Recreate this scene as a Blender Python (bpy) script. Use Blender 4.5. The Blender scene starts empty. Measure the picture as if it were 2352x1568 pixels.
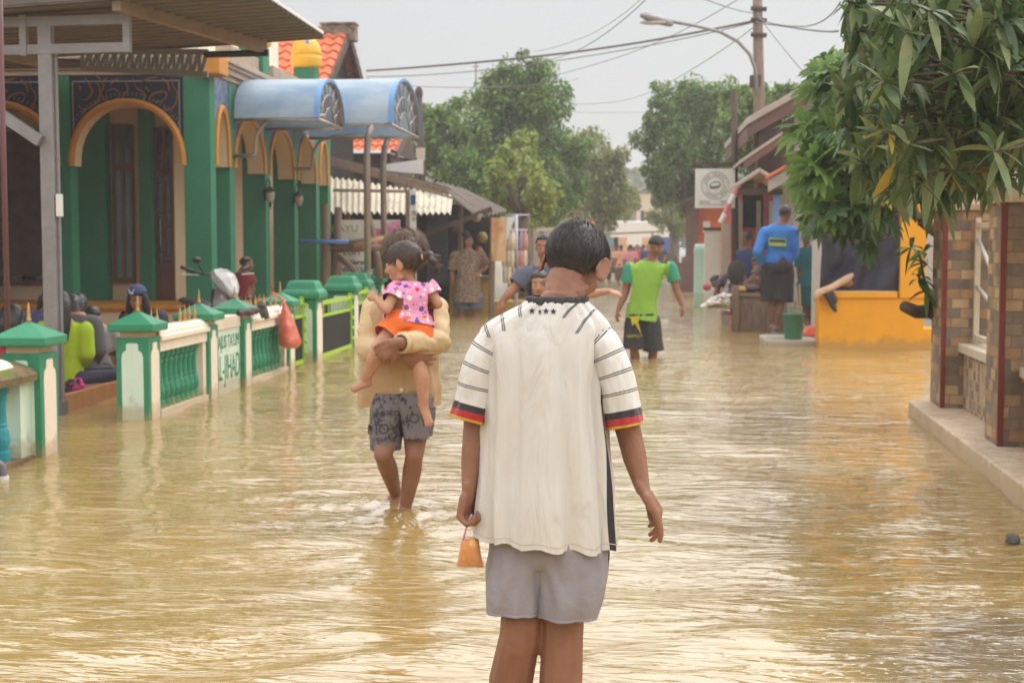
import bpy, bmesh, math, random
import numpy as np
from mathutils import Vector, Matrix, noise
from mathutils.bvhtree import BVHTree

R = math.radians
random.seed(7)
SC = bpy.context.scene
COL = SC.collection

# ------------------------------------------------------------------ camera
F = 3266.7          # focal length in units of a 2352-wide frame
CX, CY, HOR, VPX = 1176.0, 784.0, 560.0, 1463.0
CAMZ = 1.40         # above the flood water (water surface is z = 0)
PITCH = math.atan((CY - HOR) / F)
YAW = math.atan((VPX - CX) / F * math.cos(PITCH))
CAM = Vector((0, 0, CAMZ))
FW = Vector((-math.sin(YAW) * math.cos(PITCH), math.cos(YAW) * math.cos(PITCH), -math.sin(PITCH)))
RT = Vector((math.cos(YAW), math.sin(YAW), 0))
UP = RT.cross(FW)
cam_data = bpy.data.cameras.new("camera")
cam = bpy.data.objects.new("camera", cam_data)
COL.objects.link(cam)
cam.matrix_world = Matrix((( RT.x, UP.x, -FW.x, CAM.x), (RT.y, UP.y, -FW.y, CAM.y), (RT.z, UP.z, -FW.z, CAM.z), (0, 0, 0, 1)))
cam_data.sensor_width = 36.0
cam_data.lens = 36.0 * F / 2352.0
cam_data.clip_end = 2000
cam_data.clip_start = 0.05
cam_data.dof.use_dof = True
cam_data.dof.focus_distance = 3.95
cam_data.dof.aperture_fstop = 7.0
SC.camera = cam

# ------------------------------------------------------------------ light
SUN_EL, SUN_AZ = 58.0, 38.0      # high sun behind thin cloud, ahead and to the right
w = bpy.data.worlds.new("World"); SC.world = w; w.use_nodes = True
nt = w.node_tree; nt.nodes.clear()
out = nt.nodes.new('ShaderNodeOutputWorld'); bg = nt.nodes.new('ShaderNodeBackground')
sky = nt.nodes.new('ShaderNodeTexSky'); sky.sky_type = 'NISHITA'; sky.sun_disc = False
sky.sun_elevation = R(SUN_EL); sky.sun_rotation = R(SUN_AZ); sky.dust_density = 3; sky.air_density = 1.5
tc = nt.nodes.new('ShaderNodeTexCoord'); sep = nt.nodes.new('ShaderNodeSeparateXYZ')
ramp = nt.nodes.new('ShaderNodeValToRGB')
mixs = nt.nodes.new('ShaderNodeMixRGB'); mixs.inputs[0].default_value = 0.93
nt.links.new(tc.outputs['Generated'], sep.inputs[0])
nt.links.new(sep.outputs['Z'], ramp.inputs[0])
def ramp_set(rp, stops):
    e = rp.color_ramp.elements
    while len(e) > 1: e.remove(e[-1])
    e[0].position, e[0].color = stops[0][0], (*stops[0][1], 1)
    for p, c in stops[1:]:
        n = e.new(p); n.color = (*c, 1)
# overcast cloud deck: brighter towards the zenith
ramp_set(ramp, [(0.0, (.61, .615, .62)), (.08, (.57, .578, .588)), (.17, (.585, .595, .608)), (.28, (1.6, 1.59, 1.58)), (.5, (2.1, 2.08, 2.05)), (1.0, (1.75, 1.72, 1.68))])
cn = nt.nodes.new('ShaderNodeTexNoise'); cn.inputs['Scale'].default_value = 2.2; cn.inputs['Detail'].default_value = 4
nt.links.new(tc.outputs['Generated'], cn.inputs['Vector'])
cr = nt.nodes.new('ShaderNodeMapRange'); cr.inputs[3].default_value = .93; cr.inputs[4].default_value = 1.07
nt.links.new(cn.outputs['Fac'], cr.inputs[0])
dt = nt.nodes.new('ShaderNodeVectorMath'); dt.operation = 'DOT_PRODUCT'; dt.inputs[1].default_value = (math.sin(R(SUN_AZ)), math.cos(R(SUN_AZ)), .15)
nt.links.new(tc.outputs['Generated'], dt.inputs[0])
dr = nt.nodes.new('ShaderNodeMapRange'); dr.inputs[1].default_value = -1; dr.inputs[2].default_value = .85; dr.inputs[3].default_value = .62; dr.inputs[4].default_value = 1.08
nt.links.new(dt.outputs['Value'], dr.inputs[0])
dm = nt.nodes.new('ShaderNodeMath'); dm.operation = 'MULTIPLY'; nt.links.new(cr.outputs[0], dm.inputs[0]); nt.links.new(dr.outputs[0], dm.inputs[1])
mulc = nt.nodes.new('ShaderNodeVectorMath'); mulc.operation = 'SCALE'
nt.links.new(ramp.outputs['Color'], mulc.inputs[0]); nt.links.new(dm.outputs[0], mulc.inputs['Scale'])
sc10 = nt.nodes.new('ShaderNodeVectorMath'); sc10.operation = 'SCALE'; sc10.inputs['Scale'].default_value = 10.0
nt.links.new(mulc.outputs[0], sc10.inputs[0])
nt.links.new(sky.outputs[0], mixs.inputs[1]); nt.links.new(sc10.outputs[0], mixs.inputs[2])
nt.links.new(mixs.outputs[0], bg.inputs[0]); bg.inputs[1].default_value = 0.1
nt.links.new(bg.outputs[0], out.inputs[0])
sl = bpy.data.lights.new("sun", 'SUN'); sl.energy = .9; sl.angle = R(18); sl.color = (1, .95, .88)
so = bpy.data.objects.new("sun", sl); COL.objects.link(so)
az = R(SUN_AZ); sd = Vector((math.sin(az) * math.cos(R(SUN_EL)), math.cos(az) * math.cos(R(SUN_EL)), math.sin(R(SUN_EL))))
so.rotation_euler = (-sd).to_track_quat('-Z', 'Y').to_euler(); so.location = (0, 0, 30)
SC.view_settings.view_transform = 'Standard'; SC.view_settings.look = 'None'
SC.view_settings.exposure = 0.31; SC.view_settings.gamma = 1.0
SC.cycles.max_bounces = 7; SC.cycles.diffuse_bounces = 3; SC.cycles.glossy_bounces = 3
SC.cycles.transmission_bounces = 5; SC.cycles.transparent_max_bounces = 8
SC.cycles.caustics_reflective = False; SC.cycles.caustics_refractive = False
SC.cycles.use_denoising = True
SC.cycles.sample_clamp_indirect = 6

# ------------------------------------------------------------------ helpers
def ray(x, y):
    return FW + RT * ((x - CX) / F) + UP * ((CY - y) / F)
def P(x, y, Y):                     # point on the line of sight at street distance Y
    d = ray(x, y); return CAM + d * (Y / d.y)
def G(x, y, z=0.0):                 # point on the line of sight at height z
    d = ray(x, y); return CAM + d * ((z - CAMZ) / d.z)
def lin(c):
    c /= 255.0
    return c / 12.92 if c <= .04045 else ((c + .055) / 1.055) ** 2.4
def S(r, g, b, k=1.0): return (lin(r) * k, lin(g) * k, lin(b) * k)

MATS = {}
def mat(name, col, rough=.65, var=.12, scale=6.0, bump=0.0, bscale=60.0, metal=0.0, spec=.4, col2=None, c2pos=(.55, .7), c2scale=3.0, stretch=(1, 1, 1), alpha=1.0, trans=0.0, sss=0.0, tide=0.0, leaf=0.0):
    m = bpy.data.materials.new(name); m.use_nodes = True; t = m.node_tree; b = t.nodes['Principled BSDF']
    b.inputs['Roughness'].default_value = rough; b.inputs['Metallic'].default_value = metal
    b.inputs['Specular IOR Level'].default_value = spec
    if alpha < 1: b.inputs['Alpha'].default_value = alpha
    if trans: b.inputs['Transmission Weight'].default_value = trans
    if sss:
        b.inputs['Subsurface Weight'].default_value = sss; b.inputs['Subsurface Radius'].default_value = (.012, .004, .002); b.inputs['Subsurface Scale'].default_value = 1.0
    c = t.nodes.new('ShaderNodeTexCoord'); mp = t.nodes.new('ShaderNodeMapping'); mp.inputs['Scale'].default_value = stretch
    t.links.new(c.outputs['Object'], mp.inputs[0])
    n = t.nodes.new('ShaderNodeTexNoise'); n.inputs['Scale'].default_value = scale; n.inputs['Detail'].default_value = 5; n.inputs['Roughness'].default_value = .6
    t.links.new(mp.outputs[0], n.inputs['Vector'])
    r = t.nodes.new('ShaderNodeValToRGB')
    ramp_set(r, [(.3, tuple(x * (1 - var) for x in col)), (.7, tuple(min(1, x * (1 + var)) for x in col))])
    t.links.new(n.outputs['Fac'], r.inputs[0]); last = r.outputs[0]
    if col2:
        n2 = t.nodes.new('ShaderNodeTexNoise'); n2.inputs['Scale'].default_value = c2scale; n2.inputs['Detail'].default_value = 6; n2.inputs['Roughness'].default_value = .7
        t.links.new(mp.outputs[0], n2.inputs['Vector'])
        r2 = t.nodes.new('ShaderNodeMapRange'); r2.inputs[1].default_value, r2.inputs[2].default_value = c2pos
        t.links.new(n2.outputs['Fac'], r2.inputs[0])
        mx = t.nodes.new('ShaderNodeMixRGB'); mx.inputs[2].default_value = (*col2, 1)
        t.links.new(r2.outputs[0], mx.inputs[0]); t.links.new(last, mx.inputs[1]); last = mx.outputs[0]
    if tide:      # dried mud left by the flood, ragged upper edge
        ge = t.nodes.new('ShaderNodeNewGeometry'); sz = t.nodes.new('ShaderNodeSeparateXYZ'); t.links.new(ge.outputs['Position'], sz.inputs[0])
        n3 = t.nodes.new('ShaderNodeTexNoise'); n3.inputs['Scale'].default_value = 11; n3.inputs['Detail'].default_value = 6; n3.inputs['Roughness'].default_value = .7; t.links.new(ge.outputs['Position'], n3.inputs['Vector'])
        ma = t.nodes.new('ShaderNodeMath'); ma.operation = 'MULTIPLY_ADD'; ma.inputs[1].default_value = -.34; t.links.new(n3.outputs['Fac'], ma.inputs[0]); t.links.new(sz.outputs[2], ma.inputs[2])
        r3 = t.nodes.new('ShaderNodeMapRange'); r3.inputs[1].default_value = tide - .20; r3.inputs[2].default_value = tide - .12; r3.inputs[3].default_value = .55; r3.inputs[4].default_value = 0; t.links.new(ma.outputs[0], r3.inputs[0])
        m3 = t.nodes.new('ShaderNodeMixRGB'); m3.inputs[2].default_value = (*S(170, 142, 100), 1); t.links.new(r3.outputs[0], m3.inputs[0]); t.links.new(last, m3.inputs[1]); last = m3.outputs[0]
    t.links.new(last, b.inputs['Base Color'])
    if bump:
        nb = t.nodes.new('ShaderNodeTexNoise'); nb.inputs['Scale'].default_value = bscale; nb.inputs['Detail'].default_value = 3
        t.links.new(mp.outputs[0], nb.inputs['Vector'])
        bp = t.nodes.new('ShaderNodeBump'); bp.inputs['Strength'].default_value = 1; bp.inputs['Distance'].default_value = bump
        t.links.new(nb.outputs['Fac'], bp.inputs['Height']); t.links.new(bp.outputs[0], b.inputs['Normal'])
    if leaf:           # thin leaves let some light through
        tl = t.nodes.new('ShaderNodeBsdfTranslucent'); ms = t.nodes.new('ShaderNodeMixShader'); ms.inputs[0].default_value = leaf; o_ = t.nodes['Material Output']
        t.links.new(last, tl.inputs[0]); t.links.new(b.outputs[0], ms.inputs[1]); t.links.new(tl.outputs[0], ms.inputs[2]); t.links.new(ms.outputs[0], o_.inputs[0])
    MATS[name] = m
    return m

class MB:
    """collects shapes, in world coordinates, for one mesh"""
    def __init__(s): s.v = []; s.f = []; s.m = []
    def add(s, vs, fs, mi=0):
        o = len(s.v); s.v += [Vector(p) for p in vs]
        s.f += [tuple(i + o for i in f) for f in fs]; s.m += [mi] * len(fs); return s
    def box(s, x0, x1, y0, y1, z0, z1, mi=0, M=None):
        vs = [Vector((x, y, z)) for z in (z0, z1) for y in (y0, y1) for x in (x0, x1)]
        if M: vs = [M @ p for p in vs]
        return s.add(vs, [(0, 2, 3, 1), (4, 5, 7, 6), (0, 1, 5, 4), (2, 6, 7, 3), (0, 4, 6, 2), (1, 3, 7, 5)], mi)
    def beam(s, a, b, w, h=None, mi=0, up=(0, 0, 1)):
        a, b = Vector(a), Vector(b); h = h or w; d = (b - a).normalized(); u = Vector(up)
        if abs(d.dot(u)) > .98: u = Vector((0, 1, 0))
        r = d.cross(u).normalized(); u = r.cross(d)
        vs = [p + r * sx * w / 2 + u * sz * h / 2 for p in (a, b) for sx, sz in ((-1, -1), (1, -1), (1, 1), (-1, 1))]
        return s.add(vs, [(0, 1, 2, 3), (7, 6, 5, 4), (0, 4, 5, 1), (1, 5, 6, 2), (2, 6, 7, 3), (3, 7, 4, 0)], mi)
    def tube(s, pts, r, n=8, mi=0, caps=True):
        pts = [Vector(p) for p in pts]; rs = r if isinstance(r, (list, tuple)) else [r] * len(pts)
        vs = []; fs = []; ref = None
        for i, p in enumerate(pts):
            d = (pts[min(i + 1, len(pts) - 1)] - pts[max(i - 1, 0)]).normalized()
            if ref is None: ref = Vector((0, 0, 1)) if abs(d.z) < .9 else Vector((1, 0, 0))
            a = d.cross(ref); a = a.normalized() if a.length > 1e-6 else d.orthogonal().normalized(); b = d.cross(a); ref = a.cross(d)
            for k in range(n):
                t = 2 * math.pi * k / n; vs.append(p + (a * math.cos(t) + b * math.sin(t)) * rs[i])
        for i in range(len(pts) - 1):
            for k in range(n):
                fs.append((i * n + k, i * n + (k + 1) % n, (i + 1) * n + (k + 1) % n, (i + 1) * n + k))
        if caps: fs.append(tuple(reversed(range(n)))); fs.append(tuple(range((len(pts) - 1) * n, len(pts) * n)))
        return s.add(vs, fs, mi)
    def lathe(s, c, prof, n=12, mi=0, square=False):
        c = Vector(c); vs = []; fs = []
        for r, z in prof:
            for k in range(n):
                t = 2 * math.pi * (k + .5) / n; q = 1.0
                if square: q = 1 / max(abs(math.cos(t)), abs(math.sin(t)))
                vs.append(c + Vector((math.cos(t) * r * q, math.sin(t) * r * q, z)))
        for i in range(len(prof) - 1):
            for k in range(n): fs.append((i * n + k, i * n + (k + 1) % n, (i + 1) * n + (k + 1) % n, (i + 1) * n + k))
        fs.append(tuple(reversed(range(n)))); fs.append(tuple(range((len(prof) - 1) * n, len(prof) * n)))
        return s.add(vs, fs, mi)
    def rings(s, rings, mi=0, caps=True):
        n = len(rings[0]); vs = [p for r in rings for p in r]; fs = []
        for i in range(len(rings) - 1):
            for k in range(n): fs.append((i * n + k, i * n + (k + 1) % n, (i + 1) * n + (k + 1) % n, (i + 1) * n + k))
        if caps: fs.append(tuple(reversed(range(n)))); fs.append(tuple(range((len(rings) - 1) * n, len(rings) * n)))
        return s.add(vs, fs, mi)
    def ell(s, c, r, M=None, nu=16, nv=10, mi=0):
        c = Vector(c); r = (r, r, r) if not isinstance(r, (tuple, list, Vector)) else r; rg = []
        for i in range(nv + 1):
            t = math.pi * (i / nv) ; t = min(max(t, .03), math.pi - .03); rr = []
            for k in range(nu):
                a = 2 * math.pi * k / nu
                p = Vector((r[0] * math.sin(t) * math.cos(a), r[1] * math.sin(t) * math.sin(a), -r[2] * math.cos(t)))
                rr.append(c + (M @ p if M else p))
            rg.append(rr)
        return s.rings(rg, mi)
    def cap(s, a, b, ra, rb, n=12, mi=0, sq=None):
        """tapered capsule; sq = (axis, factor) flattens it across that axis"""
        a, b = Vector(a), Vector(b); d = b - a; L = d.length; d = d.normalized() if L > 1e-6 else Vector((0, 0, 1))
        x = d.orthogonal().normalized()
        if sq: x = Vector(sq[0]); x = (x - d * x.dot(d)).normalized()
        y = d.cross(x); k = sq[1] if sq else 1.0; rg = []
        for (c, r, sg, seq) in ((a, ra, -1, (88, 60, 30, 0)), (b, rb, 1, (0, 30, 60, 88))):
            for q in seq:
                q = R(q); cc = c + d * (sg * r * math.sin(q)); rr = r * math.cos(q)
                rg.append([cc + x * (rr * k * math.cos(2 * math.pi * j / n)) + y * (rr * math.sin(2 * math.pi * j / n)) for j in range(n)])
        return s.rings(rg, mi)
    def chain(s, pts, rs, n=12, sq=None):
        for i in range(len(pts) - 1): s.cap(pts[i], pts[i + 1], rs[i], rs[i + 1], n, 0, sq)
        return s
    def sheet(s, grid, mi=0):
        h, wd = len(grid), len(grid[0]); vs = [p for r in grid for p in r]
        return s.add(vs, [(i * wd + j, i * wd + j + 1, (i + 1) * wd + j + 1, (i + 1) * wd + j) for i in range(h - 1) for j in range(wd - 1)], mi)
    def prism(s, poly, thick, mi=0):
        """flat outline (list of Vectors) given thickness along the vector thick"""
        n = len(poly); poly = [Vector(p) for p in poly]; t = Vector(thick)
        vs = poly + [p + t for p in poly]
        return s.add(vs, [tuple(range(n)), tuple(reversed(range(n, 2 * n)))] + [(i, i + n, (i + 1) % n + n, (i + 1) % n) for i in range(n)], mi)
    def mesh(s, off=Vector((0, 0, 0))):
        me = bpy.data.meshes.new("mesh"); me.from_pydata([p - off for p in s.v], [], s.f)
        for p, i in zip(me.polygons, s.m): p.material_index = i
        me.update(); return me

OFF = {}
def tag(o, label=None, cat=None, group=None, kind=None):
    if label: o['label'] = label
    if cat: o['category'] = cat
    if group: o['group'] = group
    if kind: o['kind'] = kind
    return o
def thing(name, label, cat, loc=(0, 0, 0), group=None):
    o = bpy.data.objects.new(name, None); COL.objects.link(o); o.location = loc; o.empty_display_size = .2
    OFF[o.name] = Vector(loc); return tag(o, label, cat, group)
def link(name, me, mats, parent=None, smooth=False, bevel=0.0, label=None):
    o = bpy.data.objects.new(name, me); COL.objects.link(o)
    for m in (mats if isinstance(mats, (list, tuple)) else [mats]): me.materials.append(m)
    if parent is not None:
        o.parent = parent; OFF[o.name] = OFF[parent.name]
    if smooth:
        for p in me.polygons: p.use_smooth = True
    if bevel:
        b = o.modifiers.new("bevel", 'BEVEL'); b.width = bevel; b.segments = 2; b.limit_method = 'ANGLE'; b.angle_limit = R(40)
    if label: o['label'] = label
    return o
def obj(name, mb, mats, parent=None, smooth=False, bevel=0.0, label=None, fix=True):
    off = OFF[parent.name] if parent is not None else Vector((0, 0, 0))
    me = mb.mesh(off)
    if fix:
        bm = bmesh.new(); bm.from_mesh(me); bmesh.ops.recalc_face_normals(bm, faces=bm.faces); bm.to_mesh(me); bm.free()
    return link(name, me, mats, parent, smooth, bevel, label)
def autosmooth(o, ang=40):
    me = o.data
    for p in me.polygons: p.use_smooth = True
    me.set_sharp_from_angle(angle=R(ang)); return o
def copy_tree(o, parent=None):
    c = o.copy(); COL.objects.link(c)
    if parent is not None: c.parent = parent
    OFF[c.name] = OFF.get(o.name, Vector((0, 0, 0)))
    for ch in list(o.children): copy_tree(ch, c)
    return c
def baked(me, mods):
    """mesh with modifiers applied; mods is a list of (type, settings)"""
    o = bpy.data.objects.new("tmp", me); COL.objects.link(o)
    for ty, kw in mods:
        md = o.modifiers.new(ty, ty)
        for k, v in kw.items(): setattr(md, k, v)
    dg = bpy.context.evaluated_depsgraph_get(); r = bpy.data.meshes.new_from_object(o.evaluated_get(dg))
    bpy.data.objects.remove(o); r.materials.clear(); return r
def fused(mb, vox, sm=6, fac=.5):
    me = mb.mesh()
    return baked(me, [('REMESH', dict(mode='VOXEL', voxel_size=vox)), ('SMOOTH', dict(factor=fac, iterations=sm))])
def shift(me, off):
    me.transform(Matrix.Translation(-Vector(off))); return me
def text(name, body, size, M, m, parent, extrude=.002, align='CENTER', xs=1.0, bold=0.0, fit=None, proj=None):
    cu = bpy.data.curves.new("txt", 'FONT'); cu.body = body; cu.size = size; cu.extrude = extrude; cu.align_x = align; cu.align_y = 'CENTER'; cu.offset = bold
    o = bpy.data.objects.new("tmp", cu); COL.objects.link(o)
    dg = bpy.context.evaluated_depsgraph_get(); me = bpy.data.meshes.new_from_object(o.evaluated_get(dg)); bpy.data.objects.remove(o)
    if fit:
        x_ = [v.co.x for v in me.vertices]; xs = fit / (max(x_) - min(x_))
    me.transform(Matrix.Diagonal((xs, 1, 1, 1))); me.transform(M); me.materials.clear()
    if proj:           # print it onto the cloth it belongs to
        for v in me.vertices:
            h = proj.ray_cast(CAM, (v.co - CAM).normalized())
            if h[0] is not None: v.co = h[0] + (CAM - h[0]).normalized() * .004
    if parent is not None: shift(me, OFF[parent.name])
    return link(name, me, m, parent)
def frame(o, xdir, ydir):            # matrix: local x -> xdir, local y -> ydir
    x = Vector(xdir).normalized(); y = Vector(ydir).normalized(); z = x.cross(y)
    return Matrix(((x.x, y.x, z.x, o[0]), (x.y, y.y, z.y, o[1]), (x.z, y.z, z.z, o[2]), (0, 0, 0, 1)))
def wav(x, k=1.0): return noise.noise(Vector(x) * k)
# ------------------------------------------------------------------ materials of the place
M_green = mat("green_paint", S(54, 138, 102), .5, .12, 4, .002, 40, col2=S(92, 160, 128), c2pos=(.58, .75), c2scale=7, tide=.07)
M_greencol = mat("green_column_paint", S(50, 122, 90), .6, .07, 3)
M_mint = mat("mint_paint", S(214, 232, 216), .6, .06, 8, .002, 60, col2=S(150, 140, 115), c2pos=(.6, .8), c2scale=5, stretch=(1, 1, .4), tide=.12)
M_cream = mat("cream_paint", S(238, 224, 206), .6, .05, 6, .001, 50, col2=S(190, 165, 135), c2pos=(.6, .8), c2scale=4, tide=.10)
M_wall = mat("warm_wall_paint", S(216, 192, 160), .7, .05, 3)
M_ochre = mat("ochre_trim", S(196, 132, 44), .5, .1, 8)
M_gold = mat("gold_spike", S(190, 150, 90), .35, .2, 20, metal=.5)
M_navy = mat("navy_tile", S(40, 42, 58), .3, .15, 20)
M_script = mat("script_paint", S(128, 78, 56), .5, .1, 10)
M_whiteline = mat("pale_line", S(140, 140, 145), .5, .1, 10)
M_bluetile = mat("blue_grey_tile", S(118, 132, 156), .35, .25, 9, col2=S(60, 76, 120), c2pos=(.45, .6), c2scale=14)
M_wood = mat("brown_wood", S(110, 66, 44), .45, .25, 5, stretch=(6, 6, .6))
M_glassg = mat("green_glass", S(52, 92, 76), .08, .25, 3, spec=.7)
M_glassd = mat("dark_glass", S(40, 38, 38), .08, .2, 3, spec=.7)
M_dark = mat("shade_dark", S(40, 35, 34), .9, .2, 3)  # near-black: shade of openings and gable put into the colour
M_steel = mat("galvanised_steel", S(150, 146, 146), .45, .12, 10, metal=.35)
M_steel2 = mat("tube_steel", S(160, 150, 145), .32, .12, 10, metal=.6)
M_roofm = mat("metal_roofing", S(112, 103, 96), .5, .15, 5, metal=.2)
M_beam = mat("roof_purlin", S(150, 130, 112), .6, .12, 4)
M_tilefloor = mat("terrace_tile", S(150, 104, 80), .35, .15, 5)
M_brownedge = mat("brown_tile_edge", S(176, 120, 78), .35, .15, 6, stretch=(1, 1, .3))
M_bluepoly = mat("blue_awning_sheet", S(160, 190, 218), .45, .08, 1.6, col2=S(206, 220, 232), c2pos=(.36, .56), c2scale=1.1, stretch=(.5, 1.5, 1), leaf=.45)
M_teal = mat("turquoise_paint", S(60, 160, 172), .3, .15, 9, .002, 50)
M_moss = mat("mossy_concrete", S(120, 100, 76), .9, .35, 9, .01, 30, col2=S(96, 110, 40), c2pos=(.5, .6), c2scale=7)
M_lime = mat("lime_paint", S(172, 208, 70), .45, .08, 8)
M_blackgrid = mat("black_mesh", S(48, 46, 46), .6, .1, 10)
M_maroon = mat("maroon_pole", S(104, 66, 66), .4, .1, 4)
M_pvc = mat("grey_pipe", S(110, 106, 112), .4, .08, 8)
M_yellow = mat("yellow_dome", S(236, 180, 50), .4, .1, 5)
M_bluepaint = mat("blue_paint", S(96, 128, 190), .4, .1, 5)
M_cornice = mat("grey_cornice", S(170, 150, 132), .7, .15, 5, stretch=(1, 1, 5))
M_roofclay = mat("clay_tile", S(212, 116, 76), .8, .22, 9, .004, 30, col2=S(70, 56, 48), c2pos=(.6, .68), c2scale=2.6)
M_asbest = mat("asbestos_sheet", S(214, 204, 186), .85, .16, 3, .003, 30, col2=S(110, 100, 88), c2pos=(.5, .72), c2scale=3)
M_oldwood = mat("weathered_wood", S(136, 116, 100), .85, .25, 6, .004, 40, stretch=(4, 4, .7))
M_darkwood = mat("dark_old_wood", S(86, 70, 62), .85, .25, 5, .004, 40)
M_white = mat("white_paint", S(232, 230, 226), .5, .05, 5)
M_ink = mat("black_ink", S(52, 50, 52), .7, .1, 10)
M_blueink = mat("blue_ink", S(66, 92, 150), .7, .1, 10)
M_redbag = mat("red_plastic_film", S(244, 128, 104), .3, .12, 9, .006, 22, trans=.25, col2=S(250, 170, 150), c2pos=(.5, .65), c2scale=9)

# ------------------------------------------------------------------ flood water and ground
def build_water():
    rows = []; Y = -1.5
    ys = []
    while Y < 400:
        ys.append(Y); Y += max(.03, .0022 * max(Y, 0) ** 1.75) if Y > 2 else .12
    us = np.linspace(-1, 1, 420)
    legs = [(G(905, 1165), .9), (G(935, 1195), .9), (G(1470, 822), 1.2), (Vector((.1, 3.7, 0)), .6), (G(1200, 940), 1.0)]
    grid = []
    ya = np.array(ys)
    XX = us[None, :] * (3.2 + .62 * np.maximum(ya, 0))[:, None]; YY = np.repeat(ya[:, None], len(us), 1)
    rng = np.random.RandomState(3); Z = np.zeros_like(XX)
    for i in range(34):
        lam = .10 * (1.09 ** i); th = rng.normal(0, .5); k = 2 * math.pi / lam
        kx, ky = k * math.sin(th), k * math.cos(th); ph = rng.uniform(0, 6.28)
        fade = np.clip(1 - (YY * .0075 * YY / 14) / lam * 1.2, 0, 1)
        wob = .7 * np.sin(XX * 1.3 / (lam + .3) + i) + .6 * np.sin(YY * .9 / (lam + .3) + 2 * i) + .5 * np.sin((XX * .7 + YY * .5) * 2 + i * 1.7)
        amp = .0048 * lam * (.55 + .45 * np.sin(XX * .8 + 3.1 * i) * np.sin(YY * .55 + 1.3 * i))
        Z += amp * fade * np.sin(kx * XX + ky * YY + ph + wob * 1.4)
    for p, rr in legs:
        d = np.hypot(XX - p.x, (YY - p.y)); Z += .010 * np.exp(-d / (rr * .35)) * np.sin(d * 52) + .012 * np.exp(-(d / .16) ** 2) * np.sin(XX * 60 + np.cos(YY * 70) * 2)
    h, wd = XX.shape
    co = np.stack([XX, YY, Z], -1).reshape(-1, 3)
    me = bpy.data.meshes.new("flood_water"); me.vertices.add(h * wd); me.vertices.foreach_set('co', co.ravel().astype(np.float32))
    idx = np.arange(h * wd).reshape(h, wd)
    q = np.stack([idx[:-1, :-1], idx[:-1, 1:], idx[1:, 1:], idx[1:, :-1]], -1).reshape(-1, 4)
    me.loops.add(q.size); me.loops.foreach_set('vertex_index', q.ravel().astype(np.int32))
    me.polygons.add(len(q)); me.polygons.foreach_set('loop_start', (np.arange(len(q)) * 4).astype(np.int32)); me.polygons.foreach_set('loop_total', np.full(len(q), 4, np.int32))
    me.update(); me.validate()
    m = bpy.data.materials.new("muddy_water"); m.use_nodes = True; t = m.node_tree; b = t.nodes['Principled BSDF']
    b.inputs['Roughness'].default_value = .035; b.inputs['IOR'].default_value = 2.35; b.inputs['Specular IOR Level'].default_value = .5
    c = t.nodes.new('ShaderNodeTexCoord')
    def nz(sx, sy, det, dist=0.0):
        mp = t.nodes.new('ShaderNodeMapping'); mp.inputs['Scale'].default_value = (sx, sy, 1); t.links.new(c.outputs['Object'], mp.inputs[0])
        n = t.nodes.new('ShaderNodeTexNoise'); n.inputs['Scale'].default_value = 1; n.inputs['Detail'].default_value = det; n.inputs['Distortion'].default_value = dist
        t.links.new(mp.outputs[0], n.inputs['Vector']); return n
    n0 = nz(.5, .6, 4)
    r = t.nodes.new('ShaderNodeValToRGB'); ramp_set(r, [(.3, S(150, 124, 70)), (.7, S(169, 143, 90))])
    t.links.new(n0.outputs['Fac'], r.inputs[0])
    dv = t.nodes.new('ShaderNodeVectorMath'); dv.operation = 'DISTANCE'; q = G(2400, 1500); dv.inputs[1].default_value = (q.x, q.y, 0); t.links.new(c.outputs['Object'], dv.inputs[0])
    n9 = nz(2.2, 2.2, 5, .5); m9 = t.nodes.new('ShaderNodeMath'); m9.operation = 'MULTIPLY_ADD'; m9.inputs[1].default_value = .9; t.links.new(n9.outputs['Fac'], m9.inputs[0]); t.links.new(dv.outputs['Value'], m9.inputs[2])
    r9 = t.nodes.new('ShaderNodeMapRange'); r9.inputs[1].default_value = .75; r9.inputs[2].default_value = 1.35; r9.inputs[3].default_value = .8; r9.inputs[4].default_value = 0; t.links.new(m9.outputs[0], r9.inputs[0])
    x9 = t.nodes.new('ShaderNodeMixRGB'); x9.inputs[2].default_value = (*S(104, 92, 76), 1); t.links.new(r9.outputs[0], x9.inputs[0]); t.links.new(r.outputs[0], x9.inputs[1])   # thin water over dark asphalt by the kerb
    t.links.new(x9.outputs[0], b.inputs['Base Color'])
    prev = None
    for (sx, sy, det, dist, hgt) in ((.8, 2.0, 2, .4, .014), (2.4, 7.5, 3, .7, .020), (6, 19, 3, .5, .0030), (1.5, 11, 3, .8, -.0036), (3.1, 20, 2, .6, -.0016)):
        n = nz(sx, sy, det, dist); bp = t.nodes.new('ShaderNodeBump'); bp.inputs['Strength'].default_value = 1; bp.inputs['Distance'].default_value = hgt
        src = n.outputs['Fac']
        if hgt < 0:      # small steep wave fronts: thin broken lines
            st_ = t.nodes.new('ShaderNodeMapRange'); st_.interpolation_type = 'SMOOTHSTEP'; st_.inputs[1].default_value = .50; st_.inputs[2].default_value = .56; t.links.new(src, st_.inputs[0]); src = st_.outputs[0]; bp.inputs['Distance'].default_value = -hgt
        t.links.new(src, bp.inputs['Height'])
        if prev: t.links.new(prev.outputs[0], bp.inputs['Normal'])
        prev = bp
    t.links.new(prev.outputs[0], b.inputs['Normal'])
    o = link("flood_water", me, m, smooth=True); tag(o, "muddy ochre flood water covering the whole street", "water", kind='structure')
build_water()
M_ground = mat("street_mud", S(120, 100, 76), .9, .2, 2)
g = MB().box(-160, 160, -30, 420, -.6, -.32)
tag(obj("ground", g, M_ground), "muddy ground and road under the flood water", "ground", kind='structure')

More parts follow.
